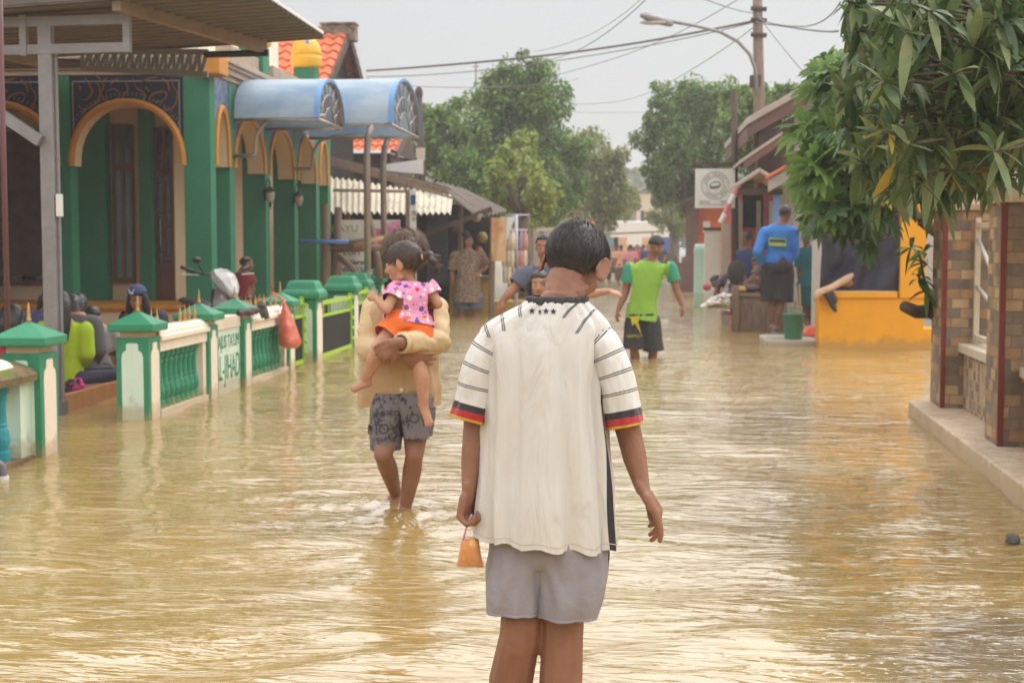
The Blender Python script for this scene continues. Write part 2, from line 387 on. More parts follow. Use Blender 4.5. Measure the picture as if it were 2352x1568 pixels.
# ------------------------------------------------------------------ green and white balustrade fence by the street
def post(parent, x1, y0, wx=.265, wy=.28, ztop=.665, big=False, panel_mats=None):
    """masonry post whose street face is x = x1 and whose near face is y = y0"""
    x0, y1 = x1 - wx, y0 + wy; cx, cy = (x0 + x1) / 2, (y0 + y1) / 2
    mb = MB().box(x0, x1, y0, y1, -.35, ztop)
    p = obj("post", mb, M_green, parent, bevel=.006)
    def panel(a, ux, z1, wd, out, m):
        e = .045; w2 = wd / 2 - e; k = min(.045, w2 * .45)
        pts = [(-w2, -.34), (w2, -.34), (w2, z1 - .16), (w2 - .01, z1 - .12), (w2 - k, z1 - .10), (w2 - k, z1 - .055), (w2 - k - .015, z1 - .045), (-w2 + k + .015, z1 - .045), (-w2 + k, z1 - .055), (-w2 + k, z1 - .10), (-w2 + .01, z1 - .12), (-w2, z1 - .16)]
        poly = [Vector(a) + Vector(ux) * u + Vector((0, 0, z)) for u, z in pts]
        return MB().prism(poly, Vector(out) * .004)
    obj("panel", panel((cx, y0, 0), (1, 0, 0), ztop, wx, (0, -1, 0), M_mint), M_mint, p)
    obj("panel", panel((x1, cy, 0), (0, 1, 0), ztop, wy, (1, 0, 0), M_cream), M_cream, p)
    h = max(wx, wy) / 2
    if not big:
        obj("neck", MB().box(x0 + .025, x1 - .025, y0 + .025, y1 - .025, ztop - .005, ztop + .05), M_wall, p)
        mb = MB().lathe((cx, cy, 0), [(h + .035, ztop + .045), (h + .045, ztop + .055), (h + .045, ztop + .105), (h + .03, ztop + .112), (.02, ztop + .195), (.008, ztop + .20)], 4, square=True)
        obj("cap", mb, M_green, p, bevel=.006)
        mb = MB().lathe((cx, cy, ztop + .195), [(.016, 0), (.018, .02), (.01, .03), (.014, .05), (.008, .075), (.002, .13)], 8)
        obj("spike", mb, M_gold, p, smooth=True)
    else:
        mb = MB().lathe((cx, cy, 0), [(h + .01, ztop), (h + .05, ztop + .02), (h + .05, ztop + .07), (h + .035, ztop + .10), (h + .01, ztop + .12), (h - .01, ztop + .18), (h - .03, ztop + .215), (h - .06, ztop + .22), (.01, ztop + .222)], 4, square=True)
        obj("cap", mb, M_green, p, bevel=.008)
    return p
BAL = [(.050, 0), (.050, .06), (.034, .065), (.044, .10), (.050, .14), (.040, .20), (.030, .225), (.036, .235), (.030, .25), (.026, .36), (.030, .40), (.040, .405), (.030, .42), (.042, .45), (.048, .455), (.048, .51)]
def balusters(parent, x, ya, yb, n, z0, z1, m):
    for i in range(n):
        y = ya + (yb - ya) * (i + .5) / n
        mb = MB().lathe((x, y, z0), [(r_, z * (z1 - z0) / .51) for r_, z in BAL], 12)
        obj("baluster", mb, m, parent, smooth=False); autosmooth(bpy.context.scene.objects[-1] if False else parent.children[-1], 35)
def coping(parent, x0, x1, ya, yb, z0, z1, m, name="coping"):
    d = z1 - z0; prof = [(0.03, z0), (0.03, z0 + d * .42), (0, z0 + d * .46), (0, z0 + d * .62), (.02, z0 + d * .68), (.02, z0 + d * .8), (.04, z0 + d * .9), (.07, z1)]
    ring = lambda y: [Vector((x1 - a, y, z)) for a, z in prof] + [Vector((x0 + a, y, z)) for a, z in reversed(prof)]
    mb = MB().rings([ring(ya), ring(yb)]); o = obj(name, mb, m, parent); return autosmooth(o, 50)
def spikes(parent, x, ys, z):
    for y in ys:
        mb = MB().lathe((x, y, z - .01), [(.022, 0), (.024, .015), (.012, .03), (.019, .055), (.012, .085), (.006, .10), (.001, .16)], 8)
        obj("spike", mb, M_gold, parent, smooth=True)
fx = -3.82
fence = thing("balustrade_fence", "green and white masonry fence with turned balusters and a painted name panel", "fence", (fx, 10.85, 0))
PY = [10.86, 12.45, 13.6, 15.4]
for y in PY: post(fence, fx, y)
for (a, b, n) in ((PY[0] + .28, PY[1], 9), (PY[2] + .28, PY[3], 9)):
    obj("kerb", MB().box(fx - .22, fx - .01, a, b, -.35, .05), M_cream, fence)
    balusters(fence, fx - .10, a + .04, b - .10, n, .05, .53, M_green)
    obj("end_block", MB().box(fx - .2, fx - .03, b - .09, b - .002, .05, .53), M_cream, fence)
    coping(fence, fx - .21, fx + .012, a + .002, b - .002, .53, .73, M_cream)
spikes(fence, fx - .1, [11.22, 11.36, 11.95, 12.08, 12.2, 12.36], .73)
spikes(fence, fx - .1, [14.02, 14.2, 14.38, 14.55, 14.72, 15.0, 15.2], .73)
obj("name_panel", MB().box(fx - .16, fx - .045, PY[1] + .283, PY[2] - .003, -.35, .71), M_mint, fence, bevel=.004)
obj("panel_top", MB().box(fx - .17, fx - .035, PY[1] + .284, PY[2] - .004, .60, .715), M_cream, fence, bevel=.004)
M_grtext = mat("green_lettering", S(40, 128, 88), .6, .08, 20)
ym = (PY[1] + .28 + PY[2]) / 2
text("lettering", "MAJLIS TA'LIM", .17, frame((fx - .045, ym, .475), (0, 1, 0), (0, 0, 1)), M_grtext, fence, .003, fit=.78)
text("lettering", "AL-JIHAD", .33, frame((fx - .045, ym + .01, .225), (0, 1, 0), (0, 0, 1)), M_grtext, fence, .003, fit=.80)

# near end of the wall: turquoise balustrade with a broken mossy coping
old = thing("balustrade_fence", "turquoise balustrade with broken mossy coping and a green capped end post", "fence", (-3.86, 8.87, 0))
post(old, -3.85, 8.89, ztop=.69)
obj("kerb", MB().box(-4.12, -3.89, 6.1, 8.87, -.35, .03), M_moss, old)
balusters(old, -4.0, 6.2, 8.72, 15, .03, .52, M_teal)
obj("end_block", MB().box(-4.1, -3.92, 8.73, 8.885, .03, .52), M_mint, old)
mb = MB(); n = 26
rg = []
for i in range(n + 1):
    y = 6.07 + (8.87 - 6.07) * i / n; j = .012 * noise.noise((y * 9, 1, 2))
    rg.append([Vector((-4.15 + j, y, .52)), Vector((-3.865 + j * 2, y, .52 + j)), Vector((-3.86 + j, y, .565)), Vector((-3.90, y, .60 + j)), Vector((-4.02, y, .645)), Vector((-4.12, y, .60))])
obj("coping", mb.rings(rg), M_moss, old)
rg = []
for i in range(9):
    y = 6.07 + 2.62 * i / 8; rg.append([Vector((-4.05 + .115 * math.cos(t), y, .60 + .07 * math.sin(t))) for t in [math.pi * k / 10 for k in range(11)]])
obj("coping_cap", MB().rings(rg), M_cream, old, smooth=False)
spikes(old, -4.05, [8.02, 8.29, 8.57], .665)
pv = thing("drain_pipe", "grey plastic drain elbow poking out of the turquoise balustrade", "pipe", G(10, 1085))
a = G(6, 1100); obj("pipe", MB().tube([a + Vector((-.2, 0, .1)), a + Vector((-.03, 0, .1)), a + Vector((0, 0, .08)), a + Vector((0.005, 0, -.2))], .026, 10), M_pvc, pv, smooth=True)
obj("collar", MB().tube([a + Vector((.005, 0, .02)), a + Vector((.005, 0, -.02))], .032, 10), M_white, pv)

# ------------------------------------------------------------------ gates of the mosque yard
def gate(ya, yb, x, label, zt=.72):
    t = thing("yard_gate", label, "gate", (x, ya, 0))
    mb = MB()
    for y in (ya, yb): mb.box(x - .025, x + .025, y - .025, y + .025, -.05, zt + .04)
    mb.box(x - .02, x + .02, ya + .026, yb - .026, zt - .05, zt); mb.box(x - .02, x + .02, ya + .026, yb - .026, zt - .2, zt - .17); mb.box(x - .02, x + .02, ya + .026, yb - .026, .0, .05)
    obj("gate_frame", mb, M_lime, t)
    b = MB(); k = int((yb - ya) / .035)
    for i in range(k):
        y = ya + .04 + (yb - ya - .08) * i / (k - 1); b.box(x - .006, x + .006, y - .011, y + .011, .051, zt - .201)
    obj("bar_panel", b, M_blackgrid, t)
    for i in range(5): obj("hinge", MB().ell((x + .03, yb + .01, .12 + i * .14), .028, nu=8, nv=6), M_lime, t, smooth=True)
    for i in range(int((yb - ya) / .3)):
        y = ya + .15 + .3 * i; obj("spear", MB().lathe((x, y, zt - .168), [(.008, 0), (.008, .10), (.016, .118)], 6), M_lime, t)
    return t
GY = [16.47, 19.0, 21.0, 23.7]
GX = [-3.76, -3.82, -4.03, -4.30]
gp = []
for (y, x, l) in zip(GY, GX, ("nearest green and white gate pier with a stepped cap, right after the low fence", "second green stepped gate pier, beside the black barred gate", "third green gate pier, carrying the nearer awning post", "farthest green gate pier, carrying the farther awning post")):
    t = thing("gate_pier", l, "gate pier", (x, y, 0), "gate piers of the mosque yard"); post(t, x, y, .36, .36, .745, True); gp.append(t)
gate(15.72, 16.44, -3.92, "narrow lime green gate leaf between fence end and first pier", .74)
gate(16.86, 18.96, -3.86, "lime framed gate with black bars beside the man with the child", .70)
gate(19.4, 20.96, -4.02, "lime green gate leaf beyond the second pier", .72)

# ------------------------------------------------------------------ terrace
ter = thing("terrace", "low tiled terrace with brown edge where people sit", "terrace", (-4.75, 11.1, 0))
obj("floor_slab", MB().box(-14, -4.80, 9.8, 18.3, -.4, .135), M_tilefloor, ter)
obj("edge_tiles", MB().box(-4.80, -4.75, 9.8, 18.3, -.4, .142), M_brownedge, ter, bevel=.006)

# ------------------------------------------------------------------ mosque
XF, YF = -5.6, 18.43
mosq = thing("mosque", "green columned mosque with arched porches and calligraphy panels", "mosque", (-6, 19, 0))
obj("plinth", MB().box(-15, XF, YF - .04, 27.5, -.4, .50), M_wall, mosq)
mb = MB()
for (z0, z1, e) in ((.50, .535, .03), (.535, .565, .055), (.565, .585, .04)): mb.box(-15, XF + e, YF - .04 - e, 27.5, z0, z1)
obj("ledge", mb, M_ochre, mosq, bevel=.006)
CWX, CWY, ZC = .36, .24, 3.62
cy_side = [YF, 19.32, 21.21, 23.03, 24.64, 25.59]
for y in cy_side: obj("column", MB().box(XF - CWX, XF, y, y + CWY, .586, ZC), M_greencol, mosq, bevel=.008)
cx_front = [-7.67, -9.6, -11.5]
for x in cx_front: obj("column", MB().box(x, x + .17, YF, YF + .24, .586, ZC), M_greencol, mosq, bevel=.008)
def arch(o, u, n, span, foot, spring, rise, top, thick, face_m, body_m, trim_m, name, proud=.05):
    """arched spandrel from o along unit vector u; n points out of the face"""
    o, u, n = Vector(o), Vector(u), Vector(n); hw = span / 2 - foot; Lw = [(0, spring), (foot, spring)]; N = 20
    for i in range(1, N): t = math.pi * i / N; Lw.append((span / 2 - hw * math.cos(t), spring + rise * math.sin(t) ** .85))
    Lw += [(span - foot, spring), (span, spring)]
    q = lambda a, z, d: o + u * a + Vector((0, 0, z)) - n * d
    f = MB().sheet([[q(a, z, -.004) for a, z in Lw], [q(a, top, -.004) for a, z in Lw]])
    fo = obj(name, f, face_m, mosq)
    b = MB().sheet([[q(a, z, 0) for a, z in Lw], [q(a, z, thick) for a, z in Lw]])
    b.sheet([[q(a, z, thick) for a, z in Lw], [q(a, top, thick) for a, z in Lw]]).sheet([[q(a, z, 0) for a, z in Lw], [q(a, top, 0) for a, z in Lw]])
    obj("arch_soffit", b, body_m, mosq)
    rg = []; A = Lw[1:-1]
    for i, (a, z) in enumerate(A):
        a0, z0 = A[max(i - 1, 0)]; a1, z1 = A[min(i + 1, len(A) - 1)]; d = Vector((a1 - a0, z1 - z0)).normalized(); nn = Vector((-d.y, d.x))
        w_ = .085
        rg.append([q(a, z, -.005), q(a, z, -proud * .7), q(a + nn.x * w_ * .5, z + nn.y * w_ * .5, -proud), q(a + nn.x * w_, z + nn.y * w_, -proud * .6), q(a + nn.x * w_, z + nn.y * w_, -.005)])
    t_ = obj("arch_moulding", MB().rings(rg), trim_m, mosq)
    return fo
for i in range(5):
    a, b = cy_side[i] + CWY, cy_side[i + 1]
    arch((XF - .015, a, 0), (0, 1, 0), (1, 0, 0), b - a, .07, 2.45, .70 if i not in (0, 4) else .74, ZC, .24, M_bluetile, M_wall, M_ochre, "tile_panel")
xs = [XF - CWX] + cx_front
for i in range(3):
    b, a = xs[i], xs[i + 1] + .17
    fo = arch((a, YF + .015, 0), (1, 0, 0), (0, -1, 0), b - a, .05, 2.43, .80, ZC, .22, M_navy, M_wall, M_ochre, "calligraphy_panel")
    # painted script and border: thin raised strokes on the panel
    yq = YF - .006
    K = lambda x, y: P(x / 3.034, y / 3.034, yq)
    strokes = [[(1195, 540), (1205, 600), (1235, 650), (1225, 720), (1190, 760), (1120, 770), (1070, 750), (1040, 700), (1060, 660), (1120, 640), (1160, 650), (1150, 690), (1100, 710), (1060, 700)],
        [(925, 545), (950, 610), (1000, 650), (1005, 690), (960, 710), (900, 705), (855, 690)], [(735, 645), (790, 620), (830, 650), (820, 690), (770, 712), (730, 690), (700, 655)],
        [(640, 560), (690, 600), (690, 690), (640, 740), (580, 765), (548, 735)], [(590, 540), (625, 590), (640, 650), (600, 695), (555, 690)], [(1130, 545), (1170, 585), (1180, 640)], [(975, 575), (1035, 550), (1095, 538)],
        [(830, 545), (785, 570), (770, 600)], [(880, 640), (850, 690), (870, 730)], [(1150, 790), (1150, 740)], [(1190, 800), (1215, 830)], [(560, 800), (600, 770)], [(720, 560), (750, 545)], [(550, 590), (565, 640)], [(1010, 600), (1040, 640)], [(660, 520), (690, 545), (720, 600), (700, 660)], [(870, 560), (890, 620), (870, 660)]]
    sm_ = MB(); dx = Vector((a - (xs[1] + .17), 0, 0))
    for st in strokes:
        pts = [K(*q) + dx for q in st]; fine = []
        for k in range(len(pts) - 1):
            p0, p1, p2, p3 = pts[max(k - 1, 0)], pts[k], pts[k + 1], pts[min(k + 2, len(pts) - 1)]
            for s_ in range(5):
                t = s_ / 5; fine.append(.5 * ((2 * p1) + (p2 - p0) * t + (2 * p0 - 5 * p1 + 4 * p2 - p3) * t * t + (3 * p1 - p0 - 3 * p2 + p3) * t ** 3))
        fine.append(pts[-1]); nn = len(fine); g2 = [[], []]
        for k, p in enumerate(fine):
            d = (fine[min(k + 1, nn - 1)] - fine[max(k - 1, 0)]).normalized(); s_ = d.cross(Vector((0, 1, 0))).normalized(); wd = .014 * (.45 + .55 * math.sin(math.pi * (k + .5) / nn))
            g2[0].append(p + s_ * wd); g2[1].append(p - s_ * wd)
        sm_.sheet(g2)
    obj("script", sm_, M_script, fo)
    ln = MB(); pa = lambda u_, z: Vector((u_, yq, z))
    for (u0, u1, z0, z1) in ((a + .04, b - .04, ZC - .09, ZC - .075), (a + .04, a + .055, 2.62, ZC - .09), (b - .055, b - .04, 2.62, ZC - .09)): ln.add([pa(u0, z0), pa(u1, z0), pa(u1, z1), pa(u0, z1)], [(0, 1, 2, 3)])
    for k in range(46):
        t = math.pi * (k + .5) / 46; cxm = (a + b) / 2; hw = (b - a) / 2 - .05
        for q_ in (.125, .155):
            u0 = cxm - (hw + q_) * math.cos(t); z0 = 2.43 + (.80 + q_) * math.sin(t) ** .85
            if a + .06 < u0 < b - .06: ln.add([pa(u0 - .012, z0 - .006), pa(u0 + .012, z0 - .002), pa(u0 + .012, z0 + .006), pa(u0 - .012, z0 + .002)], [(0, 1, 2, 3)])
    obj("border", ln, M_whiteline, fo)
# cornice and parapet
mb = MB()
for k, (z0, z1, e) in enumerate(((ZC, ZC + .07, .02), (ZC + .07, ZC + .15, .07), (ZC + .15, ZC + .2, .11), (ZC + .2, ZC + .27, .15))): mb.box(-15, XF + e, YF - e, 27.5, z0, z1)
obj("cornice", mb, M_cornice, mosq, bevel=.01)
obj("cornice_corner", MB().box(XF - .12, XF + .19, YF - .19, YF + .25, ZC - .02, ZC + .24), M_ochre, mosq, bevel=.02)
obj("roof_slab", MB().box(-15, XF - .2, YF + .2, 27.4, ZC + .272, ZC + .42), M_cream, mosq)
obj("upper_wall", MB().box(-15, -6.9, 20.6, 27.2, ZC + .423, 6.2), M_cream, mosq)
obj("pilaster", MB().box(-7.45, -6.85, 20.52, 21.2, ZC + .424, 6.2), M_greencol, mosq)
obj("upper_trim", MB().box(-7.0, -5.9, 20.4, 20.7, 4.72, 4.9), M_ochre, mosq, bevel=.03)
for (y, z1, r_) in ((21.15, 4.36, .27), (24.6, 4.46, .27)):
    p = obj("parapet_pillar", MB().box(XF - .38, XF, y, y + .38, ZC + .274, z1), M_greencol, mosq, bevel=.01)
    c = (XF - .19, y + .19, z1)
    obj("dome_drum", MB().lathe(c, [(r_ * .8, 0), (r_, .04), (r_ * .95, .10), (r_ * 1.02, .16), (r_ * .96, .22)], 20), M_yellow, p, smooth=True)
    ob = obj("dome", MB().lathe(c, [(r_ * .95, .20), (r_ * 1.0, .28), (r_ * .86, .40), (r_ * .55, .52), (r_ * .2, .60), (.03, .66), (.012, .78)], 20), [M_yellow, M_bluepaint], p, smooth=True)
    for i, f_ in enumerate(ob.data.polygons):
        if (i % 20) % 5 == 0 and i >= 40: f_.material_index = 1
for (ya, yb) in ((19.7, 21.4), (22.0, 24.8), (25.3, 27.4)): obj("parapet", MB().box(XF - .3, XF - .06, ya, yb, ZC + .273, ZC + .55), M_cornice, mosq, bevel=.01)
# prayer hall behind the porches
HY, HX = 20.1, -6.75
obj("hall_wall", MB().box(-15, HX, HY, 27.3, .586, ZC - .05), M_wall, mosq)
obj("porch_ceiling", MB().box(-15, XF - .3, YF + .3, HY, ZC - .3, ZC - .2), M_wall, mosq)
def hall(x, y0, y1=None): return P(x, y0, HY)
for (xa, xb) in ((178, 246), (322, 350), (-70, -20)):
    a, b = P(xa, 600, HY - .2), P(xb, 600, HY - .2); obj("pilaster", MB().box(a.x, b.x, HY - .2, HY - .002, .587, ZC - .31), M_greencol, mosq)
def casement(xa, xb, ya, yb, name, glass, transom=True):
    a, b = P(xa, ya, HY - .05), P(xb, yb, HY - .05); x0, x1, z1, z0 = a.x, b.x, a.z, b.z; Yq = HY - .06; xm = (x0 + x1) / 2
    mb = MB(); t = .045
    mb.box(x0, x0 + t, Yq, HY - .002, z0, z1).box(x1 - t, x1, Yq, HY - .002, z0, z1).box(x0 + t, x1 - t, Yq, HY - .002, z1 - t, z1).box(x0 + t, x1 - t, Yq, HY - .002, z0, z0 + t * 1.6).box(xm - .025, xm + .025, Yq, HY - .002, z0 + t * 1.6, z1 - t)
    zt = z1 - (z1 - z0) * .27
    for s0, s1 in ((x0 + t, xm - .025), (xm + .025, x1 - t)): mb.box(s0, s1, Yq + .004, HY - .002, zt - .04, zt + .04)
    if name == "hall_door":
        for s0, s1 in ((x0 + t, xm - .025), (xm + .025, x1 - t)): mb.box(s0, s1, Yq + .006, HY - .002, z0 + t * 1.6, z0 + .55)
    fr = obj(name, mb, M_wood, mosq, bevel=.004)
    obj("pane", MB().box(x0 + t, x1 - t, Yq + .02, Yq + .03, z0 + t * 1.6, z1 - t), glass, fr)
    if name == "hall_door": obj("handle", MB().tube([(xm - .045, Yq - .03, 1.35), (xm - .045, Yq - .03, 1.75)], .012, 8), M_steel2, fr)
casement(255, 311, 285, 650, "hall_window", M_glassg)
casement(352, 402, 292, 693, "hall_door", M_glassd)
casement(-10, 100, 300, 655, "hall_window", M_glassd)
a = P(30, 400, YF); obj("porch_shutter", MB().box(-9.35, -8.4, HY - .5, HY - .45, .95, 3.0), M_darkwood, mosq)

# wall lanterns on the columns
M_lglass = mat("lantern_glass", S(170, 160, 146), .3, .1, 6)
LS = .62
def lantern(y, lab):
    c = Vector((XF + .02, y - .12, 2.17)); t = thing("wall_lantern", lab, "lantern", c, "lanterns on the green columns")
    c = c + Vector((.13, 0, 0)); n_ = len(COL.objects)
    obj("bracket", MB().tube([c + Vector((-.15, .15, -.1)), c + Vector((-.12, .12, .25)), c + Vector((-.05, .04, .33)), c + Vector((0, 0, .28)), c + Vector((0, 0, .16))], .014, 6).box(c.x - .17, c.x - .14, c.y + .10, c.y + .18, c.z - .2, c.z + .1), M_blackgrid, t, smooth=True)
    obj("lamp_cap", MB().lathe(c, [(.145, .02), (.135, .04), (.06, .10), (.05, .13), (.015, .15), (.01, .19)], 12), M_blackgrid, t)
    obj("lamp_glass", MB().lathe(c, [(.105, .018), (.11, -.08), (.08, -.19), (.05, -.25)], 12), M_lglass, t, smooth=True)
    obj("lamp_foot", MB().lathe(c, [(.055, -.25), (.03, -.28), (.035, -.32), (.01, -.36), (.004, -.42)], 10), M_blackgrid, t)
    for ch in t.children: ch.data.transform(Matrix.Diagonal((LS, LS, LS, 1)))
lantern(21.21, "nearer black carriage lantern on a green column"); lantern(23.03, "farther black carriage lantern, second along the columns")

# ------------------------------------------------------------------ corrugated porch canopy over the terrace
can = thing("porch_canopy", "grey steel canopy with corrugated roof over the terrace", "canopy", (-4.73, 11.58, 0))
mb = MB(); rows = []
for i, Y in enumerate(np.linspace(11.3, 13.9, 92)):
    z = 3.36 + .05 * (Y - 11.3) / 2.6 * 0 + .022 * (1 if (i // 3) % 2 else -1)
    rows.append([Vector((x, Y, z + (x + 3.1) * .055)) for x in (-13, -8, -5, -2.98)])
top = [[p + Vector((0, 0, .006)) for p in r_] for r_ in rows]
mb.sheet(rows).sheet(top)
obj("roof_sheet", mb, M_roofm, can)
rows = [[Vector((x, Y, (3.2 if Y < 15 else 3.68))) for x in (-14, -8, -6.0)] for Y in (13.95, 18.6)]
obj("added_shade_sheet", MB().sheet(rows).sheet([[p + Vector((0, 0, .02)) for p in r_] for r_ in rows]), M_roofm, can)  # added roof sheet, keeps sky light off the porch behind
obj("gutter", MB().beam((-13, 11.28, 2.84), (-2.98, 11.28, 3.38), .05, .05), M_roofm, can)
bolts = MB()
for i in range(12): bolts.ell((-3.2 - i * .75, 11.30, 3.40 - i * .041), (.05, .05, .035), nu=8, nv=5)
obj("gutter_clip", bolts, M_roofm, can)
obj("fascia", MB().beam((-2.99, 11.3, 3.40), (-2.99, 13.9, 3.40), .02, .03), M_white, can)
for X in (-4.05, -6.2, -8.6): obj("purlin", MB().beam((X, 11.32, 3.27 + (X + 4.05) * .055), (X + .5, 13.85, 3.27 + (X + 4.05) * .055), .07, .12), M_beam, can)
for X, Yp in ((-4.73, 11.58), (-8.5, 11.58)):
    mb = MB().box(X - .055, X + .055, Yp - .04, Yp + .04, -.3, 3.2); mb.box(X + .056, X + .075, Yp + .01, Yp + .05, -.3, 2.95)
    obj("column", mb, M_steel, can, bevel=.004)
    obj("base_plate", MB().box(X - .075, X + .09, Yp - .06, Yp + .07, -.3, .12), M_pvc, can)
obj("junction_box", MB().box(-4.665, -4.625, 11.55, 11.6, 1.62, 1.80), M_white, can)
tr = MB()
for z in (2.96, 3.18): tr.beam((-12, 11.56, z - .1), (-4.05, 11.56, z), .05, .075)
for X in (-4.05, -4.9, -5.75, -6.6): tr.beam((X, 11.555, 2.92 if X > -4.2 else 2.9), (X, 11.555, 3.22), .055, .06, up=(0, 1, 0))
obj("truss", tr, M_steel, can)
br = MB().beam((-4.76, 11.5, 2.22), (-5.6, 11.5, 2.78), .06, .09); obj("brace", br, M_steel, can)
Pc = lambda x, y: P(x, y, 13.39) + Vector((0, .41, 0))
tr = MB()
a0, a1 = Pc(190, 118), Pc(478, 120); b0, b1 = Pc(190, 158), Pc(478, 172)
tr.beam(a0, a1, .05, .05); tr.beam(b0, b1, .05, .05)
for i in range(15):
    t0 = i / 15; t1 = (i + .5) / 15; tr.beam(a0.lerp(a1, t0), b0.lerp(b1, t0), .03, .04); tr.beam(a0.lerp(a1, t0 + .06), b0.lerp(b1, t0 + .01), .035, .03)
obj("lattice_truss", tr, M_steel, can)
obj("eave_pipe", MB().tube([Pc(470, 126), Pc(616, 122)], .032, 10), M_blackgrid, can)
can.location.y -= .41

# maroon pole at the left edge of the picture
a = P(19, 800, 9.6)
fp = thing("flag_pole", "thin maroon painted pole behind the turquoise balustrade", "pole", (a.x, a.y, -.3))
obj("pole", MB().tube([(a.x, a.y, -.3), (a.x, a.y, 3.9)], .019, 10), M_maroon, fp, smooth=True)

# ------------------------------------------------------------------ blue barrel awnings over the gate
def awning(ya, yb, x0, x1, ze, rise, label, post_xy=()):
    t = thing("barrel_awning", label, "awning", (x0, ya, ze), "blue barrel awnings")
    ym, hw = (ya + yb) / 2, (yb - ya) / 2; N = 18
    pr = lambda x, e=0: [Vector((x, ym - (hw + e) * math.cos(math.pi * k / N), ze + (rise + e) * math.sin(math.pi * k / N) ** .8)) for k in range(N + 1)]
    xs_ = [x0 + (x1 - x0) * k / 4 for k in range(5)]
    o = obj("sheet", MB().sheet([pr(x) for x in xs_]).sheet([pr(x, .012) for x in xs_]), M_bluepoly, t, smooth=True)
    fr = MB()
    for x in (x1 - .02, x1 - .05): fr.tube(pr(x, -.03), .02, 6)
    for y in (ya + .02, yb - .02): fr.tube([(x0, y, ze - .02), (x1, y, ze - .02)], .025, 6)
    fr.tube([(x1 - .02, ya, ze - .02), (x1 - .02, yb, ze - .02)], .025, 6)
    for r_ in (.35, .65): fr.tube([Vector((x1 - .03, ym - hw * r_ * math.cos(math.pi * k / 12), ze + rise * r_ * math.sin(math.pi * k / 12))) for k in range(13)], .014, 5)
    for k in range(1, 8):
        an = math.pi * k / 8; fr.tube([Vector((x1 - .03, ym - hw * .35 * math.cos(an), ze + rise * .35 * math.sin(an))), Vector((x1 - .03, ym - hw * .95 * math.cos(an), ze + rise * .93 * math.sin(an) ** .8))], .013, 5)
    obj("awning_frame", fr, M_steel2, t, smooth=True)
    obj("edge_trim", MB().sheet([pr(x1 - .06, .014), pr(x1 + .015, .014)]).sheet([pr(x1 + .015, .014), pr(x1 + .015, -.03)]), mat("deep_blue_edge", S(104, 152, 206), .4, .1, 4), t, smooth=True)
    return t
aw1 = awning(19.4, 21.1, -5.55, -4.37, 3.13, .60, "nearer blue barrel awning fixed to the green facade")
aw2 = awning(21.2, 23.9, -5.55, -3.66, 3.20, .78, "farther blue barrel awning standing on two steel posts")
for (x, y) in ((-4.05, 21.24), (-4.27, 23.86)):
    obj("post", MB().tube([(x, y, .95), (x, y, 2.75), (x + .02, y, 3.0), (x + .09, y, 3.19)], .052, 10), M_steel2, aw2, smooth=True)
    obj("socket", MB().tube([(x, y, .93), (x, y, 1.0)], .07, 10), M_steel2, aw2)
for (y, t_) in ((19.5, aw1), (23.0, aw2)):
    c = Vector((XF, y, 2.62)); obj("bracket", MB().tube([c, c + Vector((.28, 0, 0)), c + Vector((.31, 0, .04)), c + Vector((.33, 0, .28)), c + Vector((.45, 0, .46)), c + Vector((.7, 0, .53)), c + Vector((1.3, 0, .54))], .028, 8), M_steel2, t_, smooth=True)

# red carrier bag tied to the fence
c = Vector((fx + .06, 14.95, .52)); bagv = MB(); rg = []
for i in range(16):
    t = i / 15; z = .80 - .52 * t; r_ = .012 + .185 * max(0, (t - .05)) ** .8 * (1 if t < .82 else math.sqrt(max(.02, 1 - ((t - .82) / .2) ** 2))); rr = []
    for k in range(20):
        a = 2 * math.pi * k / 20; q = r_ * (1 + .16 * math.sin(a * 5 + t * 3) * (1 - t * .5) + .1 * noise.noise((a * 2, t * 5, 1)))
        rr.append(Vector((c.x + .05 * t + q * math.cos(a) * .7, c.y + .12 * t - .02 + q * math.sin(a) * 1.25, z)))
    rg.append(rr)
t = thing("carrier_bag", "translucent red plastic carrier bag hanging on the fence", "bag", c)
obj("bag_body", bagv.rings(rg), M_redbag, t, smooth=True)
obj("bag_handle", MB().tube([(c.x - .02, c.y - .1, .74), (c.x + .01, c.y - .02, .79), (c.x - .1, c.y - .06, .88), (c.x - .12, c.y - .1, .80)], [.012, .02, .012, .01], 6), M_redbag, t, smooth=True)
